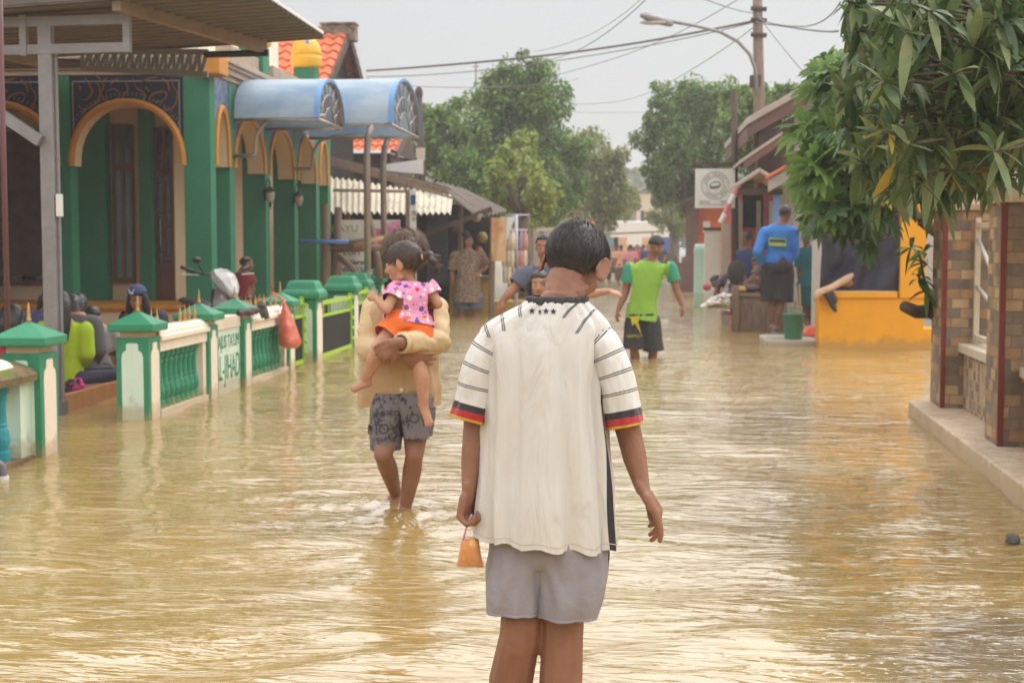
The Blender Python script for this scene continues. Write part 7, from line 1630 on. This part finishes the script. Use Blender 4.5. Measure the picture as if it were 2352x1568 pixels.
# slab, bucket, basin and sticks
t = thing("stone_slab", "flat grey stone slab awash at the feet of the blue jersey man", "slab", P(1820, 775, 20)); a, b = P(1762, 772, 19.6), P(1884, 772, 19.6)
obj("top", MB().box(a.x, b.x, 19.75, 20.9, -.3, .085), M_concrete, t, bevel=.03)
q = P(1822, 772, 19.9); t = thing("bucket", "green plastic bucket standing on the stone slab", "bucket", (q.x, q.y, .086)); gb = mat("bucket_green", S(72, 128, 108), .4, .08, 4)
obj("bucket_body", MB().lathe((q.x, q.y, .086), [(.115, 0), (.12, .01), (.145, .33), (.155, .335), (.155, .355), (.140, .355), (.115, .03)], 24), gb, t, smooth=True)
obj("handle", MB().tube([(q.x + .155 * math.cos(a_), q.y - .02, .42 + .1 * math.sin(a_) - .0) for a_ in [math.pi * k / 12 for k in range(13)]], .006, 6), gb, t)
q = P(1868, 752, 20.6); t = thing("basin", "orange red plastic basin upside down by the amber wall", "basin", (q.x, q.y, .086)); obj("bowl", MB().lathe((q.x, q.y, .086), [(.17, 0), (.16, .02), (.12, .12), (.08, .14), (.01, .145)], 20), mat("basin_red", S(226, 96, 66), .4, .08, 4), t, smooth=True)
obj("rim", MB().tube([(q.x + .17 * math.cos(a_), q.y + .17 * math.sin(a_), .092) for a_ in [k / 20 * 6.283 for k in range(21)]], .01, 6), mat("basin_rim_purple", S(150, 70, 110), .4, .08, 4), t)
for (xa, ya, xb, yb, l) in ((1840, 735, 1836, 652, "pale wooden broom stick held by the woman in teal"), (1824, 712, 1828, 690, "short wooden handle sticking out of the green bucket")):
    a, b = P(xa, ya, 20.4 if xa < 1830 else 23.0), P(xb, yb, 20.2 if xa < 1830 else 23.0); tag(obj("stick", MB().tube([a - Vector((0, 0, .15)), b], .016, 7), mat("stick_wood", S(206, 170, 120), .8, .1, 6)), l, "stick")

# ------------------------------------------------------------------ wooden platform and the people on it
pf = thing("wooden_platform", "low weathered plank platform over the water right of the street", "platform", P(1720, 690, 23))
a, b = P(1682, 672, 23), P(1775, 672, 23); obj("deck", MB().box(a.x, b.x, 23, 25.2, .55, .60), M_oldwood, pf, bevel=.01); obj("front_boards", MB().box(a.x + .02, b.x, 23.03, 23.06, .02, .549), M_oldwood, pf)
for x in (a.x + .05, b.x - .05): obj("leg", MB().box(x - .05, x + .05, 22.93, 23.02, -.4, .72 if x < a.x + 1 * .2 else .549), M_oldwood, pf)
def sitter(label, Y, px, f, hf, H, shirtc, legc, skin=SK_tan, hair=None, hh=.22, vox=.014, sleeve=.6, face=True, long_=None, leg=1.8, hairm=None, ease=.022, wk=1.0):
    J = joints(Y, px, f, hf, H, hh); p = person(label, J, skin, vox, hair or dict(thick=.1, rough=.05), hairm or M_hair, face=face, wk=wk)
    top(p, J, H, mat("shirt_cloth", shirtc, .8, .07, 4), "shirt", ease, sleeve, .03, (.058, .05), max(vox, .012), wk, .01, .007); bottom(p, J, H, mat("trouser_cloth", legc, .8, .08, 4), "trousers", leg, .02, max(vox, .012))
    if long_: locks(p, J, long_, hairm or M_hair, vox=max(.012, vox * .8))
    return p, J
sitter("person in a navy and pink top sitting on the plank platform", 24.2, dict(pel=(1722, 656), chest=(1718, 606), neck=(1716, 574), head=(1716, 548), shL=(1702, 584), elL=(1700, 615), wrL=(1712, 640, -.15), shR=(1734, 584), elR=(1742, 615), wrR=(1736, 640, -.15), hipL=(1712, 660), knL=(1700, 655, -.4), anL=(1698, 700, -.42), hipR=(1734, 660), knR=(1736, 655, -.4), anR=(1738, 700, -.42)), (-.2, -1, 0), (-.6, .6, -.1), 1.5, S(66, 76, 116), S(96, 84, 80), SK_deep, face=False, vox=.018)
sitter("person in dark clothes crouching low on the platform edge", 23.6, dict(pel=(1762, 660), chest=(1752, 630), neck=(1744, 614), head=(1738, 604), shL=(1740, 622, -.1), elL=(1726, 640, -.2), wrL=(1712, 652, -.25), shR=(1764, 620), elR=(1756, 645, -.2), wrR=(1730, 655, -.25), hipL=(1752, 662), knL=(1740, 640, -.3), anL=(1745, 668, -.2), hipR=(1770, 662), knR=(1766, 640, -.3), anR=(1766, 668, -.2)), (-.7, -.7, 0), (-.7, -.5, -.5), 1.35, S(110, 92, 84), S(80, 66, 62), SK_brown, face=False, vox=.02)
sitter("child in a dark top bending over the splashing water", 24.0, dict(pel=(1676, 652), chest=(1662, 640), neck=(1652, 640), head=(1644, 648), shL=(1650, 648, -.12), elL=(1646, 664, -.15), wrL=(1640, 680, -.15), shR=(1664, 636, .1), elR=(1652, 660, .05), wrR=(1648, 682, 0), hipL=(1670, 658), knL=(1664, 682, -.15), anL=(1672, 715), hipR=(1684, 658), knR=(1680, 684), anR=(1684, 716)), (-.8, -.5, 0), (-.8, -.3, -.6), 1.15, S(96, 84, 92), S(190, 180, 190), SK_brown, face=False, vox=.018)
q = P(1640, 652, 23.9); tag(obj("cloth_bundle", MB().ell(q + Vector((-.12, -.05, -.05)), (.07, .06, .06)), mat("rose_cloth", S(196, 96, 110), .8, .1, 8), smooth=True), "small rose red cloth in the bending child's hands", "cloth")
rng = random.Random(8); sp = MB()
for k in range(420):
    t_ = rng.random(); x = 1672 - 56 * t_ + rng.gauss(0, 3); y = 672 + 34 * t_ - 22 * t_ * (1 - t_) + rng.uniform(0, 1) * 26 * (1 - t_); q = P(x, min(y, 708), 22.6 + rng.uniform(-.2, .2)); e = rng.uniform(.008, .03); sp.ell(q, (e * 1.6, e, e), nu=6, nv=4)
g = [[P(1676 - 50 * v - 0 * u, 676 + (30 * v - 12 * v * (1 - v)) + u * (36 * (1 - v) + 4), 22.6 + .08 * math.sin(u * 9 + v * 5)) for u in [k / 8 for k in range(9)]] for v in [k / 10 for k in range(11)]]
sp.sheet(g); tag(obj("water_splash", sp, mat("white_spray", S(232, 228, 222), .3, .04, 20), smooth=True), "white spray of splashing water beside the platform", "splash", kind='stuff')
for i, (x, y, c, l) in enumerate(((1700, 668, S(206, 176, 96), "yellow folded cloth on the platform edge"), (1724, 664, S(120, 100, 96), "dark bundle lying on the platform"), (1690, 630, S(66, 58, 60), "black sack propped at the platform corner"))):
    q = P(x, y, 23.3); tag(obj("bundle", MB().ell(q + Vector((0, 0, .03)), (.14, .1, .06 if i < 2 else .2)), mat("bundle_cloth", c, .8, .15, 8), smooth=True), l, "bundle", "bundles on the platform")

# ------------------------------------------------------------------ far walkers
def walker(label, Y, x, ytop, ybot, f, shirtc, legc, hairm=None, skirt=False):
    s_ = 3266.7 / Y; Hh = 1.6; y0 = 560 + (1.4 + .2) * s_; k = lambda z: 560 + (1.4 - z) * s_; sg = -1 if f[1] < 0 else 1; z0 = -.22; zz = lambda q: k(z0 + Hh * q)
    dx = lambda m_: m_ * s_
    L, R_ = ('L', 'R') if sg > 0 else ('R', 'L')
    px = {'pel': (x, zz(.53)), 'chest': (x, zz(.72)), 'neck': (x, zz(.84)), 'head': (x, zz(.925)), 'sh' + L: (x - dx(.17), zz(.815)), 'el' + L: (x - dx(.23), zz(.63)), 'wr' + L: (x - dx(.22), zz(.48), -.05), 'sh' + R_: (x + dx(.17), zz(.815)), 'el' + R_: (x + dx(.23), zz(.63)), 'wr' + R_: (x + dx(.15), zz(.54), -.15),
        'hip' + L: (x - dx(.08), zz(.50)), 'kn' + L: (x - dx(.1), zz(.28), -.1), 'an' + L: (x - dx(.1), zz(.06)), 'hip' + R_: (x + dx(.08), zz(.50)), 'kn' + R_: (x + dx(.1), zz(.28), .1), 'an' + R_: (x + dx(.1), zz(.06), .2)}
    J = joints(Y, px, f, f, Hh, .22); p = person(label, J, SK_tan, .026, dict(thick=.1, rough=.04, nu=24, nv=16), hairm or M_hair, face=sg < 0, wk=1.05)
    top(p, J, Hh, mat("walker_top", shirtc, .8, .06, 4), "shirt", .035, .7, .08, (.06, .055), .028, 1.05, .01, .008); bottom(p, J, Hh, mat("walker_bottom", legc, .8, .08, 4), "trousers", 1.4 if not skirt else .95, .04, .028)
W_ = [("far woman in a peach blouse walking past the market", 52, 1426, (-.2, 1), S(236, 176, 146), S(110, 80, 76)), ("far woman in a pink blouse holding a bicycle", 50, 1447, (-.6, .8), S(240, 168, 176), S(60, 56, 58)), ("far man in a grey shirt left of the pink blouse woman", 54, 1392, (0, 1), S(176, 166, 160), S(66, 72, 72)),
    ("far child in a red and yellow top behind the pink blouse", 56, 1464, (0, -1), S(214, 62, 52), S(70, 70, 100)), ("far woman in a navy top by the lime shirt man's head", 56, 1478, (0, 1), S(62, 66, 116), S(70, 64, 70)), ("far grey haired person at the market rail", 62, 1489, (.1, -1), S(130, 116, 110), S(90, 84, 84)), ("far person in maroon beside the market rail", 64, 1408, (0, -1), S(126, 70, 76), S(80, 60, 60)), ("far person in white near the left market stalls", 66, 1372, (0, 1), S(216, 208, 200), S(90, 90, 96)), ("far person in teal under the lavender awning", 68, 1346, (0, 1), S(84, 140, 140), S(70, 66, 70)), ("far person in black right of the market rail", 66, 1518, (0, 1), S(64, 60, 62), S(70, 66, 64))]
for l, Y, x, f, c1, c2 in W_: walker(l, Y, x, 0, 0, (f[0], f[1], 0), c1, c2, M_hairc if "grey haired" in l else None)

# ------------------------------------------------------------------ people sitting on the terrace
back_hair = [([(0, -.2, .2), (0, -.42, -.2), (.02, -.42, -.9), (.05, -.4, -1.5)], [.34, .36, .30, .16])]
def seat_px(x, y, w_, h_, tilt=0, side=1):
    """rough cross-legged pose seen from behind or front: x centre, y floor, half width, height to the shoulders"""
    return dict(pel=(x, y - h_ * .14), chest=(x + tilt * .6, y - h_ * .66), neck=(x + tilt, y - h_ * 1.02), shL=(x + tilt - w_ * side, y - h_ * .9), elL=(x + tilt * .6 - w_ * 1.25 * side, y - h_ * .5), wrL=(x - w_ * .7 * side, y - h_ * .28, .25 * side), shR=(x + tilt + w_ * side, y - h_ * .9), elR=(x + tilt * .6 + w_ * 1.25 * side, y - h_ * .5), wrR=(x + w_ * .7 * side, y - h_ * .28, .25 * side),
        hipL=(x - w_ * .5 * side, y - h_ * .12), knL=(x - w_ * 1.5 * side, y - h_ * .18, .28 * side), anL=(x + w_ * .1 * side, y - h_ * .06, .42 * side), hipR=(x + w_ * .5 * side, y - h_ * .12), knR=(x + w_ * 1.5 * side, y - h_ * .18, .28 * side), anR=(x - w_ * .1 * side, y - h_ * .06, .36 * side))
d_ = seat_px(148, 884, 46, 140); d_.update(head=(140, 698), knR=(250, 862, .25), anR=(226, 884, .35), hipR=(180, 872), elR=(198, 812), wrR=(182, 842, .2))
sitter("person in a lime green sweater sitting cross legged behind the steel column", 12.45, d_, (0, 1, 0), (-.5, .9, -.2), 1.5, S(168, 196, 40), S(54, 52, 74), SK_tan, dict(thick=.12, rough=.05, line=((-1, -.85), (-.2, -.75), (.2, -.4), (.5, .2), (1, .34))), sleeve=1.8, face=False, long_=back_hair, vox=.012, ease=.03)
d_ = seat_px(184, 878, 38, 150, -8); d_.update(head=(168, 704, .1))
sitter("person in a charcoal hooded top sitting behind the lime sweater", 12.95, d_, (-.3, 1, 0), (-.4, .9, -.1), 1.5, S(96, 92, 94), S(66, 62, 66), SK_tan, dict(thick=.12, rough=.05, line=((-1, -.85), (-.2, -.75), (.2, -.4), (.5, .2), (1, .34))), sleeve=1.8, face=False, vox=.014, long_=[([(0, -.3, .1), (.1, -.5, -.4), (.5, -.45, -1.0), (.9, -.4, -1.5)], [.3, .2, .12, .05])])
d_ = seat_px(236, 874, 38, 120, -8); d_.update(head=(212, 730, -.02), neck=(222, 752), shL=(200, 776), shR=(262, 764), chest=(234, 800))
sitter("boy in a pale grey shirt with a red collar bending forward", 13.4, d_, (-.2, 1, 0), (-.3, .8, -.6), 1.45, S(168, 160, 162), S(96, 92, 96), SK_tan, dict(thick=.1, rough=.04), sleeve=.8, face=False, vox=.014, ease=.03)
d_ = seat_px(330, 835, 38, 118, 0, -1); d_.update(head=(316, 688, -.03), neck=(322, 722))
p, J = sitter("woman with long hair and a navy cap sitting facing the street", 14.9, d_, (-.1, -1, 0), (-.12, -1, -.25), 1.5, S(58, 56, 66), S(60, 56, 64), SK_tan, dict(thick=.1, rough=.04, line=((-1, -.85), (-.2, -.75), (.2, -.4), (.45, .15), (1, .36))), sleeve=1.85, vox=.012, long_=[([(s * .36, .0, .1), (s * .44, .06, -.4), (s * .46, .1, -1.0), (s * .40, .12, -1.5)], [.14, .17, .15, .06]) for s in (-1, 1)] + [([(0, -.3, 0), (0, -.4, -1)], [.34, .24])], hh=.24)
f, u, r = J['fr']; C = J['head']; M = Matrix((r, f, u)).transposed(); cp = MB(); rg = []
for i in range(9):
    t = math.pi / 2 * i / 8; rg.append([C + (r * (math.cos(t) * .43 * math.cos(a_)) + f * (math.cos(t) * .47 * math.sin(a_) - .04) + u * (.30 + .40 * math.sin(t))) * .24 for a_ in [k / 28 * 6.283 for k in range(28)]])
ca = obj("cap", cp.rings(rg), mat("navy_cap_cloth", S(62, 72, 104), .8, .08, 6), p, smooth=True)
wl_ = MB()
for (a_, b_) in (((-.12, .60), (.02, .40)), ((.02, .40), (.14, .62)), ((.02, .40), (.0, .36)), ((-.08, .42), (.16, .44))): wl_.tube([C + (r * a_[0] + f * .45 + u * a_[1]) * .24, C + (r * b_[0] + f * .475 + u * b_[1]) * .24], .005, 5)
obj("cap_monogram", wl_, M_white, ca)
d_ = seat_px(108, 845, 34, 128, 0, -1); d_.update(head=(112, 690))
sitter("woman with dark hair and a blue top facing the lime sweater", 14.3, d_, (.2, -1, 0), (.35, -1, -.2), 1.5, S(86, 94, 134), S(60, 58, 70), SK_brown, dict(thick=.1, rough=.04, line=((-1, -.85), (-.2, -.75), (.2, -.4), (.45, .15), (1, .36))), sleeve=.8, vox=.014, long_=[([(s * .36, .0, .1), (s * .44, .02, -.4), (s * .42, .05, -1.0)], [.14, .15, .08]) for s in (-1, 1)])
d_ = seat_px(184, 840, 30, 120); d_.update(head=(182, 700))
sitter("person with thick dark hair and a pink top at the back of the terrace", 15.2, d_, (-.2, 1, 0), (-.3, 1, -.1), 1.45, S(216, 110, 160), S(70, 66, 72), SK_tan, dict(thick=.22, rough=.1, line=((-1, -.85), (-.2, -.75), (.2, -.4), (.5, .2), (1, .34))), sleeve=.8, face=False, vox=.016, long_=back_hair)
d_ = seat_px(24, 905, 52, 150); d_.update(head=(30, 730))
sitter("person with long dark hair and a red and white top at the left edge", 11.9, d_, (0, 1, 0), (.1, 1, -.1), 1.5, S(180, 60, 64), S(60, 58, 64), SK_tan, dict(thick=.2, rough=.08, line=((-1, -.85), (-.2, -.75), (.2, -.4), (.5, .2), (1, .34))), sleeve=.8, face=False, vox=.014, long_=[([(0, -.15, .1), (-.02, -.35, -.3), (0, -.35, -.9)], [.48, .5, .34])])
sitter("person in a dark red shirt sitting on the mosque ledge between columns", 20.6, dict(pel=(560, 690), chest=(556, 655), neck=(560, 628), head=(568, 606), shL=(545, 638), elL=(540, 660), wrL=(546, 682), shR=(574, 640), elR=(580, 662), wrR=(576, 684), hipL=(552, 694), knL=(545, 690, -.35), anL=(545, 730, -.35), hipR=(570, 694), knR=(575, 690, -.35), anR=(575, 730, -.35)), (.5, -.8, 0), (.9, .2, 0), 1.5, S(140, 44, 48), S(60, 58, 62), SK_brown, face=False, vox=.018)
for (x, y, Y, c, l) in ((172, 893, 12.0, S(190, 46, 70), "crimson plastic sandal on the terrace edge"), (192, 897, 11.95, S(196, 50, 130), "magenta sandal beside the crimson one on the terrace edge"), (158, 900, 11.85, S(56, 52, 54), "black sandal nearest the steel column")):
    q = P(x, y, Y); q.z = .143; q.x = min(q.x, -4.86); t = thing("sandal", l, "sandal", q, "sandals on the terrace edge"); mm = mat("sandal_rubber", c, .5, .08, 9)
    obj("sole", MB().rings([[q + Vector((dx_ * k_, dy_, z)) for dx_, dy_ in ((-.04, -.13), (0, -.15), (.04, -.13), (.048, .06), (.03, .13), (-.03, .13), (-.048, .06))] for z, k_ in ((0, 1), (.03, 1.04))]), mm, t)
    obj("strap", MB().tube([q + Vector((-.05, .02, .02)), q + Vector((-.02, .06, .075)), q + Vector((.02, .06, .075)), q + Vector((.05, .02, .02))], .014, 6), mm, t)

# ------------------------------------------------------------------ scooter behind the fence
sc = thing("scooter", "silver scooter parked between the fence and the mosque", "scooter", (-4.6, 15.7, -.3))
Fd = Vector((.66, -.75, 0)).normalized(); Sd = Vector((Fd.y, -Fd.x, 0)); O = P(516, 690, 15.7); O = Vector((O.x, O.y, 0))
def sp_(f, s, z): return O + Fd * f + Sd * s + Vector((0, 0, z))
M_silver = mat("silver_paint", S(176, 173, 170), .25, .05, 4, metal=.3); M_blackp = mat("black_plastic", S(52, 48, 48), .45, .1, 9)
def shell(rows, n=20):
    return MB().rings([[sp_(f + a * 0, w2 * math.cos(2 * math.pi * k / n), z + h2 * math.sin(2 * math.pi * k / n)) + Fd * (sk * math.sin(2 * math.pi * k / n)) for k in range(n)] for f, w2, z, h2, sk, a in rows])
obj("head_cowl", shell([(-.16, .03, 1.10, .02, .02, 0), (-.12, .12, 1.08, .045, .03, 0), (.0, .16, 1.0, .085, .03, 0), (.12, .13, .92, .10, .02, 0), (.22, .07, .86, .07, -.02, 0), (.25, .02, .84, .02, 0, 0)], 8), M_silver, sc, bevel=.008)
obj("headlight", MB().ell(sp_(.17, -.0, .86), (.05, .07, .06), None, 16, 10), mat("headlight_glass", S(186, 188, 190), .08, .05, 5, spec=.8), sc, smooth=True)
obj("dashboard", MB().ell(sp_(-.12, 0, 1.08), (.07, .07, .03)), M_blackp, sc, smooth=True)
for s in (-1, 1):
    hb = obj("handlebar", MB().tube([sp_(-.06, s * .1, 1.05), sp_(-.14, s * .24, 1.07), sp_(-.20, s * .32, 1.10)], .014, 8), M_blackp, sc, smooth=True)
    obj("grip", MB().tube([sp_(-.18, s * .28, 1.09), sp_(-.24, s * .42, 1.14)], .021, 10), M_blackp, hb, smooth=True); obj("brake_lever", MB().tube([sp_(-.10, s * .26, 1.05), sp_(-.16, s * .44, 1.06)], .008, 6), M_silver, hb)
obj("leg_shield", MB().rings([[sp_(f, w2, z) for f, w2 in ((fb, -wd), (fb + .09, -wd * .5), (fb + .11, 0), (fb + .09, wd * .5), (fb, wd), (fb - .03, wd * .6), (fb - .04, 0), (fb - .03, -wd * .6))] for z, fb, wd in ((.28, .12, .16), (.5, .10, .2), (.75, .05, .17), (.9, .02, .12))]), M_silver, sc, smooth=True)
obj("inner_panel", MB().box(-.5, .5, -.5, .5, -.5, .5, 0, Matrix.Translation(sp_(-.04, 0, .6)) @ Matrix((( Fd.x * .08, Sd.x * .3, 0, 0), (Fd.y * .08, Sd.y * .3, 0, 0), (0, 0, .6, 0), (0, 0, 0, 1)))), M_blackp, sc, bevel=.05)
def wheel(f):
    c = sp_(f, 0, .02); pts = [c + Fd * (.24 * math.cos(a_)) + Vector((0, 0, .24 * math.sin(a_))) for a_ in [k / 28 * 6.283 for k in range(29)]]
    w_ = obj("wheel", MB().tube([c - Sd * .05, c + Sd * .05], .10, 14), M_silver, sc); obj("tyre", MB().tube(pts, .055, 10, caps=False), M_blackp, w_, smooth=True)
wheel(.30); wheel(-.95)
obj("front_fender", shell([(.05, .05, .30, .03, 0, 0), (.18, .075, .36, .05, 0, 0), (.34, .075, .36, .05, 0, 0), (.5, .04, .26, .03, 0, 0)]), M_silver, sc, smooth=True); obj("fork", MB().tube([sp_(.30, .07, .02), sp_(.12, .07, .6)], .022, 8).tube([sp_(.30, -.07, .02), sp_(.12, -.07, .6)], .022, 8), M_steel2, sc)
obj("rear_body", shell([(-.35, .12, .42, .10, 0, 0), (-.55, .16, .5, .14, 0, 0), (-.9, .15, .55, .12, 0, 0), (-1.15, .06, .6, .05, 0, 0)]), M_silver, sc, smooth=True)
obj("seat", shell([(-.32, .08, .62, .04, 0, 0), (-.45, .14, .66, .06, 0, 0), (-.8, .14, .70, .06, 0, 0), (-1.1, .08, .73, .04, 0, 0)]), M_blackp, sc, smooth=True)
obj("floor_board", MB().box(-.5, .5, -.5, .5, -.5, .5, 0, Matrix.Translation(sp_(-.2, 0, .26)) @ Matrix(((Fd.x * .4, Sd.x * .28, 0, 0), (Fd.y * .4, Sd.y * .28, 0, 0), (0, 0, .06, 0), (0, 0, 0, 1)))), M_blackp, sc, bevel=.02)
for s in (-1, 1): mr_ = obj("mirror", MB().ell(sp_(-.06, s * .30, 1.22), (.05, .05, .035)), M_blackp, sc, smooth=True); obj("mirror_stem", MB().tube([sp_(-.1, s * .2, 1.06), sp_(-.06, s * .30, 1.2)], .008, 6), M_blackp, mr_)
# slippers and cloth left on the fence top
mb = MB().chain([P(549, 719, 12.95), P(572, 716, 13.25), P(592, 713, 13.5)], [.03, .042, .03], 8); me = fused(mb, .008, 3)
for v in me.vertices: v.co += v.normal * .012 * noise.noise(v.co * 14)
tag(link("wet_glove", me, mat("black_maroon_cloth", S(58, 50, 50), .6, .3, 14, col2=S(110, 44, 50), c2pos=(.55, .62), c2scale=9), smooth=True), "black and maroon wet glove lying on the name panel", "glove")
for i, (xa, ya, xb, yb) in enumerate(((597, 692, 606, 730), (600, 690, 614, 732))):
    a, b = P(xa, ya, 14.0), P(xb, yb, 14.0); t = thing("rubber_slipper", ["grey rubber slipper leaning on the fence, left of its pair", "grey rubber slipper leaning on the fence, right of its pair"][i], "slipper", b, "slippers leaning on the fence")
    obj("sole", MB().tube([a, a.lerp(b, .3), a.lerp(b, .7), b], [.018, .035, .035, .026], 8), mat("slipper_rubber", S(104, 98, 96), .6, .1, 9), t, smooth=True); obj("strap", MB().tube([a.lerp(b, .35) + Vector((-.03, -.02, 0)), a.lerp(b, .25) + Vector((0, -.07, 0)), a.lerp(b, .35) + Vector((.03, -.02, 0))], .007, 5), M_blackp, t)
# ------------------------------------------------------------------ pale humid air
hm = bpy.data.materials.new("humid_air"); hm.use_nodes = True; t = hm.node_tree; t.nodes.clear()
ho = t.nodes.new('ShaderNodeOutputMaterial'); hv = t.nodes.new('ShaderNodeVolumePrincipled')
hv.inputs['Color'].default_value = (.93, .91, .89, 1); hv.inputs['Density'].default_value = .0023; hv.inputs['Anisotropy'].default_value = .2
t.links.new(hv.outputs[0], ho.inputs['Volume'])
tag(obj("haze", MB().box(-150, 150, -25, 410, -1.6, 14), hm), "pale humid haze over the street", "haze", kind='stuff')
